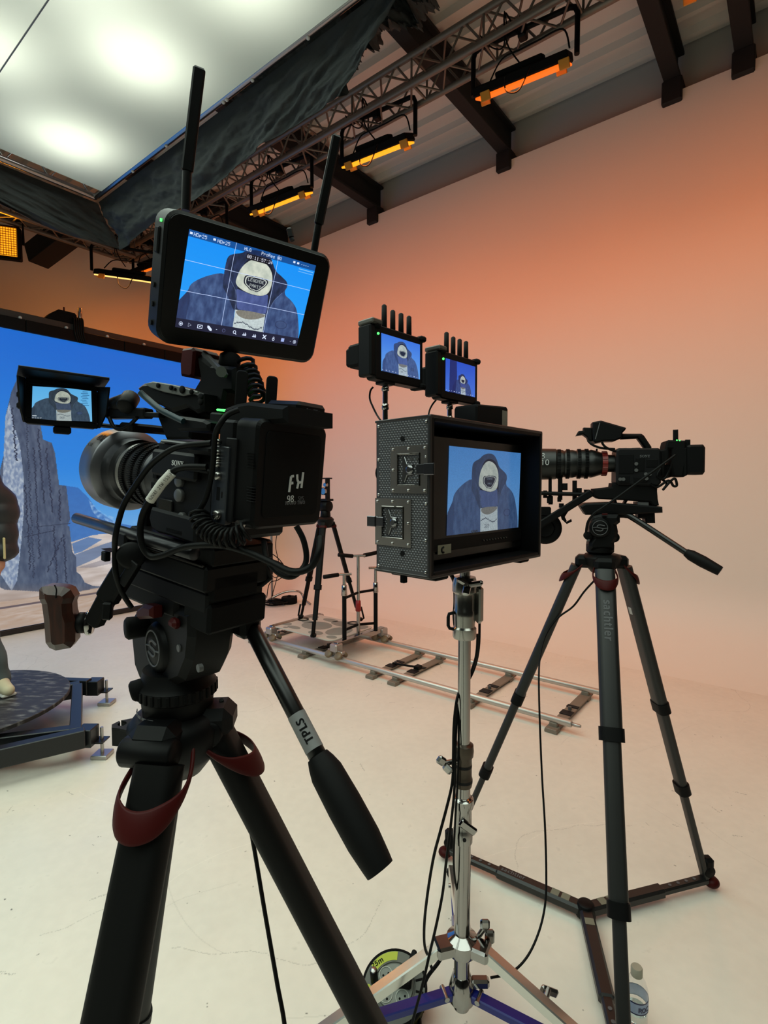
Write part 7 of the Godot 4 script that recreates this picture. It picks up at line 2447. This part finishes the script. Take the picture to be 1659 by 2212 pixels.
	words("SONY", 0.008, M["dim print"], t, Transform3D(Basis(), Vector3(0.24, -H + 0.083, -0.0485)), "Droid Serif", 700)
	area("case_screen_light", t.transform * Vector3(0.24, -0.16, -0.047), t.basis.z, Vector2(0.32, 0.2), Color(0.45, 0.65, 1.0), 0.006, Vector3.UP)

func small_monitor(label: String, at: Vector3, px: Array, z_pic: String, h: float, pole: float) -> void:
	var t := thing("small_monitor", label, "monitor", at, Basis(Vector3.UP, deg_to_rad(46.4)), "small monitors on top of the flight case")
	var w := h * 1.62
	# body centred on the screen
	var b := B.new()
	b.ext(Transform3D(), rrect(-w / 2 - 0.018, -h / 2 - 0.02, w / 2 + 0.014, h / 2 + 0.018, 0.008, 3), -0.034, -0.001, 0.003)
	put("housing", b, M["black"], t)
	b = B.new()
	for s in [[-1.0, 1.0], [1.0, 1.0], [1.0, -1.0]]:
		b.bx(Vector3(s[0] * (w / 2 + 0.012), s[1] * (h / 2 + 0.016), -0.016), Vector3(0.022, 0.014, 0.042), 0.004)
	put("corner_guard", b, M["black matt"], t)
	put("screen", screen_quad(Vector3(-w / 2, h / 2, 0), Vector3(w / 2, h / 2, 0), Vector3(w / 2, -h / 2, 0), Vector3(-w / 2, -h / 2, 0)), M[z_pic], t)
	b = B.new()
	b.bx(Vector3(-w / 2 - 0.018, h / 2 + 0.022, -0.018), Vector3(0.034, 0.012, 0.05), 0.003)
	put("top_plate", b, mat("silver plate", Color(0.30, 0.29, 0.27), 0.4, 0.4), t)
	b = B.new()
	for z in [-0.03, -0.008]: b.cyl(Vector3(-w / 2 - 0.018, h / 2 + 0.0282, z), Vector3(-w / 2 - 0.018, h / 2 + 0.0288, z), 0.004, 0.004, 12)
	put("screw_hole", b, M["black matt"], t)
	b = B.new()
	b.bx(Vector3(-w / 2 - 0.027, 0.0, -0.02), Vector3(0.02, h + 0.03, 0.042), 0.004)
	put("side_cage", b, M["black"], t)
	b = B.new()
	b.ball(Vector3(-w / 2 - 0.012, h / 2 - 0.004, 0.002), Vector3(0.003, 0.003, 0.003), 8)
	put("status_light", b, M["green led"], t)
	b = B.new()
	b.bx(Vector3(-w / 2 - 0.012, -0.005, -0.055), Vector3(0.05, h * 0.62, 0.045), 0.006)
	b.bx(Vector3(-w / 2 - 0.012, -0.005, -0.08), Vector3(0.04, h * 0.5, 0.02), 0.005)
	put("battery", b, M["black matt"], t)
	for i in 4:
		b = B.new()
		var x := -w / 2 + 0.035 + i * 0.030
		b.cyl(Vector3(x, h / 2 + 0.012, -0.024), Vector3(x, h / 2 + 0.024, -0.024), 0.004, 0.004, 10)
		b.cyl(Vector3(x, h / 2 + 0.022, -0.024), Vector3(x, h / 2 + 0.072 + (0.006 if i == 0 else 0.0), -0.024), 0.0068, 0.0062, 14, 0.003)
		put("antenna", b, M["rubber"], t)
	b = B.new()
	var y0 := -h / 2 - 0.019
	b.bx(Vector3(pole, y0 - 0.003, -0.02), Vector3(0.04, 0.008, 0.03), 0.002)
	put("foot_plate", b, M["dark grey"], t)
	b = B.new()
	var y1 := BX.origin.y - at.y + 0.004
	b.cyl(Vector3(pole, y1, -0.02), Vector3(pole, y0, -0.02), 0.0065, 0.0065, 16)
	b.cyl(Vector3(pole, y0 - 0.022, -0.02), Vector3(pole, y0 - 0.010, -0.02), 0.009, 0.009, 16, 0.002)
	b.cyl(Vector3(pole, lerpf(y0, y1, 0.55), -0.02), Vector3(pole, lerpf(y0, y1, 0.72), -0.02), 0.0085, 0.0085, 16, 0.002)
	put("spigot", b, M["chrome"], t)

func stand() -> void:
	var x0 := 0.213
	var z0 := -1.366
	var t := thing("light_stand", "tall chrome roller stand with wing knobs carrying the flight-cased monitor", "stand", Vector3(x0, 0, z0))
	var y := func(py: float) -> float: return P(1006, py, 1.366).y
	var case_bottom: float = BX.origin.y - 0.352
	var b := B.new()
	b.cyl(Vector3(0, y.call(1380), 0), Vector3(0, case_bottom, 0), 0.014, 0.014, 18)
	put("spigot", b, M["steel"], t)
	b = B.new()                                # receiver with its knob
	b.lathe(Transform3D(), [Vector2(0, y.call(1378)), Vector2(0.029, y.call(1378)), Vector2(0.031, y.call(1374)), Vector2(0.031, y.call(1356)), Vector2(0.027, y.call(1352)), Vector2(0.028, y.call(1330)), Vector2(0.0285, y.call(1318)), Vector2(0.027, y.call(1316)), Vector2(0.027, y.call(1282)), Vector2(0.033, y.call(1277)), Vector2(0.033, y.call(1262)), Vector2(0.028, y.call(1246)), Vector2(0, y.call(1246))], 32, 0.8)
	b.bx(Vector3(0.037, (y.call(1305)), 0.0), Vector3(0.022, 0.10, 0.03), 0.008)
	put("receiver", b, M["satin chrome"], t)
	b = B.new()
	b.cyl(Vector3(0.0, y.call(1258), 0.028), Vector3(0.0, y.call(1258), 0.055), 0.010, 0.009, 12)
	for a in 3:
		var an := a * TAU / 3 + 0.3
		b.bar(Vector3(0, y.call(1256), 0.048), Vector3(cos(an) * 0.038, y.call(1256) + sin(an) * 0.026, 0.06), 0.02, 0.014, Vector3.UP, 0.005)
	put("wing_knob", b, M["chrome"], t)
	b = B.new()
	b.tube([Vector3(-0.028, y.call(1322), 0.006), Vector3(-0.042, y.call(1325), 0.006), Vector3(-0.044, y.call(1332), 0.006), Vector3(-0.044, y.call(1350), 0.006), Vector3(-0.040, y.call(1356), 0.006), Vector3(-0.028, y.call(1358), 0.006)], 0.0045, 8)
	put("lever_loop", b, M["dark grey"], t)
	b = B.new()
	b.cyl(Vector3(0, y.call(1700), 0), Vector3(0, y.call(1372), 0), 0.0168, 0.0168, 30)
	put("inner_tube", b, M["chrome"], t)
	b = B.new()
	b.lathe(Transform3D(), [Vector2(0, y.call(1697)), Vector2(0.0225, y.call(1697)), Vector2(0.0245, y.call(1690)), Vector2(0.0245, y.call(1680)), Vector2(0.0225, y.call(1676)), Vector2(0.0225, y.call(1636)), Vector2(0.0262, y.call(1632)), Vector2(0.0275, y.call(1620)), Vector2(0.0262, y.call(1608)), Vector2(0.018, y.call(1604)), Vector2(0, y.call(1604))], 30, 0.7)
	var col := put("lock_collar", b, mat("worn chrome", Color(0.30, 0.27, 0.24), 0.35, 0.9), t)
	b = B.new()
	for py in [1652.0, 1684.0]: b.cyl(Vector3(0, y.call(py + 3), 0), Vector3(0, y.call(py - 3), 0), 0.0248 if py > 1660 else 0.0229, -1.0, 30)
	put("band", b, M["dark grey"], col)
	b = B.new()
	b.cyl(Vector3(-0.02, y.call(1640), 0.008), Vector3(-0.052, y.call(1640), 0.02), 0.007, 0.007, 12)
	b.bar(Vector3(-0.052, y.call(1640), 0.02), Vector3(-0.072, y.call(1626), 0.028), 0.014, 0.022, Vector3.UP, 0.005)
	b.bar(Vector3(-0.055, y.call(1644), 0.02), Vector3(-0.036, y.call(1656), 0.03), 0.014, 0.022, Vector3.UP, 0.005)
	put("wing_knob", b, M["steel"], col)
	b = B.new()
	b.cyl(Vector3(0, y.call(1745), 0), Vector3(0, y.call(1690), 0), 0.019, 0.019, 30)
	put("middle_tube", b, M["chrome"], t)
	b = B.new()
	b.lathe(Transform3D(), [Vector2(0, y.call(1816)), Vector2(0.026, y.call(1816)), Vector2(0.0265, y.call(1792)), Vector2(0.0235, y.call(1788)), Vector2(0.0235, y.call(1745)), Vector2(0.028, y.call(1738)), Vector2(0.028, y.call(1724)), Vector2(0.02, y.call(1719)), Vector2(0, y.call(1719))], 30, 0.7)
	b.bar(Vector3(-0.012, y.call(1762), 0.026), Vector3(0.03, y.call(1786), 0.026), 0.01, 0.022, Vector3.UP, 0.004)
	col = put("lock_collar", b, M["chrome"], t)
	b = B.new()
	b.cyl(Vector3(0.0, y.call(1800), 0.024), Vector3(0.0, y.call(1800), 0.029), 0.005, 0.005, 12)
	put("bolt", b, M["dark grey"], col)
	b = B.new()
	b.cyl(Vector3(0, 0.10, 0), Vector3(0, y.call(1800), 0), 0.0215, 0.0215, 32)
	put("outer_tube", b, M["chrome"], t)
	# leg crown, sliding collar, three channel legs with blue braces
	b = B.new()
	b.lathe(Transform3D(), [Vector2(0.0215, 0.262), Vector2(0.040, 0.262), Vector2(0.043, 0.27), Vector2(0.043, 0.298), Vector2(0.030, 0.306), Vector2(0.0215, 0.312)], 24, 0.6)
	for a in [195.0, 332.0, 85.0]:
		var d := Vector3(cos(deg_to_rad(a)), 0, -sin(deg_to_rad(a)))
		b.box(Transform3D(Basis(d, Vector3.UP, d.cross(Vector3.UP)), d * 0.052 + Vector3(0, 0.283, 0)), Vector3(0.05, 0.034, 0.052), 0.006)
	var crown := put("leg_crown", b, M["chrome"], t)
	b = B.new()
	b.cyl(Vector3(0.045, 0.30, 0.0), Vector3(0.06, 0.325, 0.0), 0.007, 0.007, 12)
	b.bx(Vector3(0.062, 0.335, 0.0), Vector3(0.026, 0.028, 0.014), 0.005)
	b.bx(Vector3(0.075, 0.30, 0.0), Vector3(0.026, 0.04, 0.014), 0.005)
	put("wing_knob", b, M["chrome"], crown)
	b = B.new()
	b.lathe(Transform3D(), [Vector2(0.0215, 0.125), Vector2(0.036, 0.125), Vector2(0.038, 0.135), Vector2(0.034, 0.165), Vector2(0.026, 0.19), Vector2(0.0215, 0.195)], 24, 0.6)
	b.bx(Vector3(0.05, 0.17, 0.0), Vector3(0.05, 0.026, 0.026), 0.006)
	put("sliding_collar", b, M["chrome"], t)
	for a in [195.0, 332.0, 85.0]:
		var d := Vector3(cos(deg_to_rad(a)), 0, -sin(deg_to_rad(a)))
		if a == 195.0: d = Vector3(cos(deg_to_rad(195)), 0, 0.26).normalized()
		elif a == 332.0: d = Vector3(0.88, 0, 0.47)
		var up := Vector3.UP
		var s := d * 0.062 + Vector3(0, 0.285, 0)
		var e := d * 0.60 + Vector3(0, 0.035, 0)
		b = B.new()
		b.bar(s, e, 0.030, 0.030, Vector3.UP, 0.003)
		var lg := put("leg", b, mat("leg chrome", Color(0.80, 0.80, 0.78), 0.22, 0.95), t)
		b = B.new()
		b.ball(e + Vector3(0, -0.012, 0), Vector3(0.022, 0.022, 0.022), 14)
		put("foot", b, M["rubber"], lg)
		b = B.new()
		var m := s.lerp(e, 0.62)
		b.bar(d * 0.03 + Vector3(0, 0.145, 0), m, 0.03, 0.022, Vector3.UP, 0.003)
		put("brace", b, M["blue paint"], lg)
		b = B.new()
		b.cyl(m - d.cross(Vector3.UP) * 0.022, m + d.cross(Vector3.UP) * 0.022, 0.007, 0.007, 12)
		put("pivot_bolt", b, M["steel"], lg)
		b = B.new()
		b.cyl(d * 0.05 + Vector3(0, 0.15, 0) - d.cross(Vector3.UP) * 0.02, d * 0.05 + Vector3(0, 0.15, 0) + d.cross(Vector3.UP) * 0.02, 0.007, 0.007, 12)
		put("pivot_bolt", b, M["steel"], lg)
	b = B.new()
	var kd := Vector3(0.88, 0, 0.47)
	var kp := kd * 0.22 + Vector3(0.0, 0.215, 0)
	b.cyl(kp, kp + Vector3(0.02, 0.01, -0.03), 0.008, 0.008, 10)
	b.bar(kp + Vector3(0.0, 0.012, -0.03), kp + Vector3(0.045, -0.006, -0.03), 0.012, 0.022, Vector3.UP, 0.005)
	put("wing_knob", b, M["steel"], t)

func stand_gear() -> void:
	cased_monitor()
	var a := BX * Vector3(0.008 + 0.03, 0, -0.105)
	small_monitor("left small monitor with four stub antennas, above the flight case's near corner", P(867, 771.5, 1.275), [], "first small monitor picture", 0.086, -0.035)
	small_monitor("right small monitor with four stub antennas, showing the person smaller beside a dark strip", P(995.5, 817.5, 1.42), [], "second small monitor picture", 0.084, -0.022)
	var t := thing("battery_pack", "black block-shaped battery lying on top of the flight case, with a pale label", "battery", BX * Vector3(0.285, 0.001, -0.06), BX.basis)
	var b := B.new()
	b.ext(Transform3D(Basis(), Vector3(0, 0, 0)), [Vector2(-0.075, 0.0), Vector2(0.075, 0.0), Vector2(0.075, 0.052), Vector2(0.069, 0.058), Vector2(-0.07, 0.05), Vector2(-0.075, 0.044)], -0.035, 0.035, 0.004)
	put("case", b, M["black matt"], t)
	b = B.new()
	b.bx(Vector3(0.056, 0.026, 0.0352), Vector3(0.024, 0.040, 0.0008))
	var lb := put("label", b, mat("battery label", Color(0.40, 0.38, 0.34), 0.6), t)
	stand()
	cable("thin black cable drooping from the left small monitor behind the flight case", pp([[806, 836, 1.31], [800, 845, 1.31], [799, 862, 1.31], [806, 880, 1.30], [814, 896, 1.29], [822, 908, 1.27]]), 0.0024)
	cable("thin black cable drooping from the right small monitor to the case top", pp([[942, 864, 1.43], [934, 874, 1.43], [928, 886, 1.42], [925, 900, 1.40]]), 0.0024)
	cable("black cable hanging down the left side of the chrome stand to the reel", pp([[1032, 1370, 1.38], [1028, 1420, 1.39], [1010, 1470, 1.40], [990, 1500, 1.36], [981, 1560, 1.345], [979, 1640, 1.34], [977, 1690, 1.335], [966, 1740, 1.32], [950, 1800, 1.31], [937, 1850, 1.31], [925, 1920, 1.31], [917, 1990, 1.32], [917, 2040, 1.33], [926, 2070, 1.34], [934, 2096, 1.36]]), 0.0038)
	cable("second black cable beside the stand, falling straight to the lower edge", pp([[1036, 1330, 1.385], [1034, 1400, 1.39], [1022, 1450, 1.40], [993, 1510, 1.37], [984, 1600, 1.345], [982, 1700, 1.33], [974, 1780, 1.32], [964, 1860, 1.31], [956, 1930, 1.31], [942, 2000, 1.30], [928, 2060, 1.29], [912, 2130, 1.27], [893, 2200, 1.26], [880, 2260, 1.25]]), 0.0036)
	cable("third black cable close against the chrome stand", pp([[1000, 1470, 1.40], [992, 1540, 1.36], [990, 1660, 1.34], [984, 1760, 1.335], [980, 1850, 1.335], [983, 1900, 1.345], [990, 1930, 1.36]]), 0.003)
	cable("black strap hanging behind the receiver at the stand's top", pp([[972, 1238, 1.38], [982, 1258, 1.39], [984, 1300, 1.39], [982, 1330, 1.39], [984, 1352, 1.39]]), 0.006)
	cable("short black cable from the reel's plug up behind the stand", pp([[915, 2130, 1.36], [925, 2108, 1.36], [945, 2082, 1.37], [960, 2060, 1.385], [985, 2038, 1.40]]), 0.005)

func cable_reel() -> void:
	var c := P(852, 2132, 1.44)
	var up := Vector3(-0.06, 0.94, 0.33).normalized()
	var x := up.cross(Vector3(0.3, 0, 1)).normalized()
	# stands on the floor on its lower rim
	var t := thing("cable_reel", "green-grey mains cable reel with sockets, a crank handle and a yellow 25 m label", "cable reel", Vector3(c.x, 0, c.z), Basis())
	var bs := Basis(x, up, x.cross(up))
	var o := Vector3(0, c.y, 0)
	var R0 := 0.092
	var T := Transform3D(bs, o)
	var b := B.new()
	b.lathe(T, [Vector2(0, -0.012), Vector2(R0 - 0.004, -0.012), Vector2(R0, -0.008), Vector2(R0, 0.0), Vector2(R0 - 0.004, 0.004), Vector2(R0 * 0.66, 0.004), Vector2(R0 * 0.64, 0.001), Vector2(0, 0.001)], 48, 0.8)
	put("front_disc", b, mat("reel grey", Color(0.30, 0.31, 0.28), 0.5), t)
	b = B.new()
	b.lathe(T, [Vector2(R0 - 0.002, -0.004), Vector2(R0 + 0.003, -0.004), Vector2(R0 + 0.003, 0.004), Vector2(R0 - 0.003, 0.0055)], 48, 0.8)
	put("rim", b, M["black matt"], t)
	b = B.new()
	b.lathe(T, [Vector2(0, 0.0012), Vector2(R0 * 0.60, 0.0012), Vector2(R0 * 0.58, 0.007), Vector2(0, 0.007)], 40, 0.8)
	var face := put("socket_plate", b, mat("reel pale", Color(0.42, 0.44, 0.41), 0.5), t)
	for s in [[-0.03, 0.012], [0.012, 0.034], [0.026, -0.02], [-0.014, -0.034]]:
		b = B.new()
		b.lathe(T * Transform3D(Basis(), Vector3(s[0], 0.007, s[1])), [Vector2(0.0175, 0), Vector2(0.0195, 0), Vector2(0.0195, 0.002), Vector2(0.0175, 0.002), Vector2(0.0175, 0)], 24)
		var so := put("socket_ring", b, mat("ring pale", Color(0.62, 0.64, 0.60), 0.5), face)
		b = B.new()
		for h in [[-0.008, 0.0], [0.008, 0.0], [0.0, 0.010]]: b.cyl(T * Vector3(s[0] + h[0], 0.0068, s[1] + h[1]), T * Vector3(s[0] + h[0], 0.0076, s[1] + h[1]), 0.003, 0.003, 12)
		put("socket_hole", b, M["black matt"], face)
	b = B.new()
	b.cyl(T * Vector3(0, 0.007, 0), T * Vector3(0, 0.0105, 0), 0.006, 0.0055, 16, 0.001)
	put("reset_button", b, M["bright red"], face)
	b = B.new()
	for a in [0.15, 0.55, 0.95, 2.6]:
		var d := Vector3(cos(a), 0, sin(a))
		b.box(T * Transform3D(Basis(d, Vector3.UP, d.cross(Vector3.UP)), d * R0 * 0.80 + Vector3(0, 0.0042, 0)), Vector3(0.022, 0.001, 0.006))
	put("slot", b, M["black matt"], t)
	# yellow stickers: a curved label and three discs
	b = B.new()
	b.grid(16, 2, func(uu: float, vv: float) -> Vector3:
		var a := lerpf(-2.15, -1.1, uu)
		return T * Vector3(cos(a) * lerpf(R0 * 0.70, R0 * 0.94, vv), 0.0049, sin(a) * lerpf(R0 * 0.70, R0 * 0.94, vv)), 1.0)
	var lab := put("label", b, mat("yellow label", Color(0.62, 0.66, 0.10), 0.5), t)
	words("25m", 0.014, M["black matt"], lab, T * Transform3D(Basis(Vector3(0.985, 0, -0.17), Vector3(-0.17, 0, -0.985), Vector3(0, 1, 0)), Vector3(-0.028, 0.0052, -0.0715)), "Droid Sans", 700)
	for a in [2.55, 2.85, 3.15]:
		b = B.new()
		b.cyl(T * Vector3(cos(a + 0.3) * R0 * 0.82, 0.004, sin(a + 0.3) * R0 * 0.82), T * Vector3(cos(a + 0.3) * R0 * 0.82, 0.0048, sin(a + 0.3) * R0 * 0.82), 0.0085, 0.0085, 18)
		put("round_sticker", b, M["yellow label"], t)
	b = B.new()
	b.cyl(T * Vector3(-0.05, 0.002, -0.03), T * Vector3(-0.05, 0.06, -0.03), 0.0115, 0.011, 18, 0.003)
	put("crank_handle", b, M["black"], t)
	b = B.new()
	b.cyl(T * Vector3(-0.05, 0.06, -0.03), T * Vector3(-0.05, 0.063, -0.03), 0.009, 0.006, 16)
	put("cap", b, M["steel"], t)
	# drum of yellow-green cable below, on a foot frame
	b = B.new()
	for i in 7:
		for j in 2:
			var pts := []
			for k in 29: pts.append(T * Vector3(cos(TAU * k / 28) * (R0 * (0.86 - j * 0.1)), -0.02 - i * 0.009, sin(TAU * k / 28) * (R0 * (0.86 - j * 0.1))))
			b.tube(pts, 0.0048, 6)
	put("wound_cable", b, mat("olive cable", Color(0.30, 0.30, 0.10), 0.5), t).set_meta("kind", "stuff")
	b = B.new()
	b.lathe(T, [Vector2(0, -0.092), Vector2(R0 * 0.92, -0.092), Vector2(R0 * 0.92, -0.082), Vector2(0, -0.082)], 40)
	b.lathe(T, [Vector2(0, -0.09), Vector2(R0 * 0.55, -0.09), Vector2(R0 * 0.55, -0.01), Vector2(0, -0.01)], 24)
	put("back_disc", b, M["reel grey"], t)
	b = B.new()
	for s in [-1.0, 1.0]:
		b.tube([T * Vector3(0.0, -0.086, s * 0.02), Vector3(s * 0.07, 0.01, -0.05), Vector3(s * 0.07, 0.01, 0.09)], 0.007, 8)
	b.tube([Vector3(-0.07, 0.01, 0.09), Vector3(0.07, 0.01, 0.09)], 0.007, 8)
	put("foot_frame", b, M["black"], t)
	# plug in the upper right socket
	t = thing("mains_plug", "black mains plug pushed into the cable reel's sockets", "plug", T.origin + Vector3(c.x, 0, c.z), bs)
	b = B.new()
	b.ext(Transform3D(Basis(Vector3.RIGHT, -PI / 2).rotated(Vector3.UP, -0.5), Vector3(0.03, 0.008, 0.002)), rrect(-0.02, -0.018, 0.022, 0.02, 0.006, 3), 0.0, 0.03, 0.003)
	put("body", b, M["rubber"], t)
	b = B.new()
	b.bar(Vector3(0.04, 0.026, -0.005), Vector3(0.085, 0.036, -0.045), 0.016, 0.018, Vector3.UP, 0.004)
	put("strain_relief", b, M["rubber"], t)

func water_bottle() -> void:
	var p := P(1374, 2088, 1.405)
	var t := thing("water_bottle", "clear plastic water bottle with a blue and white label, beside the right tripod's front leg", "bottle", Vector3(p.x + 0.002, 0, p.z))
	var b := B.new()
	var H: float = p.y
	b.lathe(Transform3D(), [Vector2(0, 0.002), Vector2(0.026, 0.0), Vector2(0.0315, 0.006), Vector2(0.0315, 0.03), Vector2(0.0305, 0.034), Vector2(0.0315, 0.038), Vector2(0.0315, 0.06), Vector2(0.0305, 0.064), Vector2(0.0315, 0.068), Vector2(0.0315, H - 0.072), Vector2(0.030, H - 0.058), Vector2(0.024, H - 0.040), Vector2(0.0165, H - 0.027), Vector2(0.0135, H - 0.022), Vector2(0.0135, H - 0.004)], 36, 0.3)
	var pm := mat("clear plastic", Color(0.92, 0.95, 0.95, 0.10), 0.06)
	pm.transparency = BaseMaterial3D.TRANSPARENCY_ALPHA
	put("shell", b, pm, t)
	b = B.new()
	b.lathe(Transform3D(), [Vector2(0, 0.004), Vector2(0.028, 0.004), Vector2(0.030, 0.01), Vector2(0.030, 0.055), Vector2(0, 0.055)], 32, 0.6)
	var wm := mat("water", Color(0.92, 0.97, 0.97, 0.0), 0.02)
	wm.refraction_enabled = true
	wm.refraction_scale = 0.033
	put("water", b, wm, t)
	b = B.new()
	b.lathe(Transform3D(), [Vector2(0.0135, H - 0.024), Vector2(0.0155, H - 0.024), Vector2(0.0155, H - 0.003), Vector2(0.0135, H), Vector2(0, H)], 28, 0.7)
	put("cap", b, mat("frosted cap", Color(0.58, 0.56, 0.50), 0.5), t)
	b = B.new()
	b.lathe(Transform3D(), [Vector2(0.0318, H - 0.112), Vector2(0.0320, H - 0.112), Vector2(0.0320, H - 0.080), Vector2(0.0318, H - 0.080)], 40)
	var lm := mat("film label", Color(0.55, 0.62, 0.72, 1.0), 0.4)
	lm.backlight_enabled = true
	lm.backlight = Color(0.5, 0.55, 0.65)
	var lb := put("label", b, lm, t)
	b = B.new()
	for y in [H - 0.082, H - 0.113]:
		b.lathe(Transform3D(), [Vector2(0.0319, y), Vector2(0.0322, y), Vector2(0.0322, y + 0.0035), Vector2(0.0319, y + 0.0035)], 40)
	put("label_band", b, mat("label navy", Color(0.05, 0.07, 0.26), 0.4), lb)
	var vd := Vector3(-p.x + 0.25, 0, -p.z).normalized()
	var k := 0
	for ch in ["R", "O", "C"]:
		var an := 0.30 + k * 0.34
		var d := vd.rotated(Vector3.UP, an - 0.1)
		words(ch, 0.014, M["label navy"], lb, Transform3D(Basis(Vector3.UP.cross(d), Vector3.UP, d), d * 0.0321 + Vector3(0, H - 0.098, 0)), "Droid Sans", 700)
		k += 1

func small_things() -> void:
	cable_reel()
	water_bottle()

func _ready() -> void:
	materials()
	lighting()
	setting()
	overhead()
	stage()
	screens()
	left_rig()
	right_rig()
	stand_gear()
	small_things()
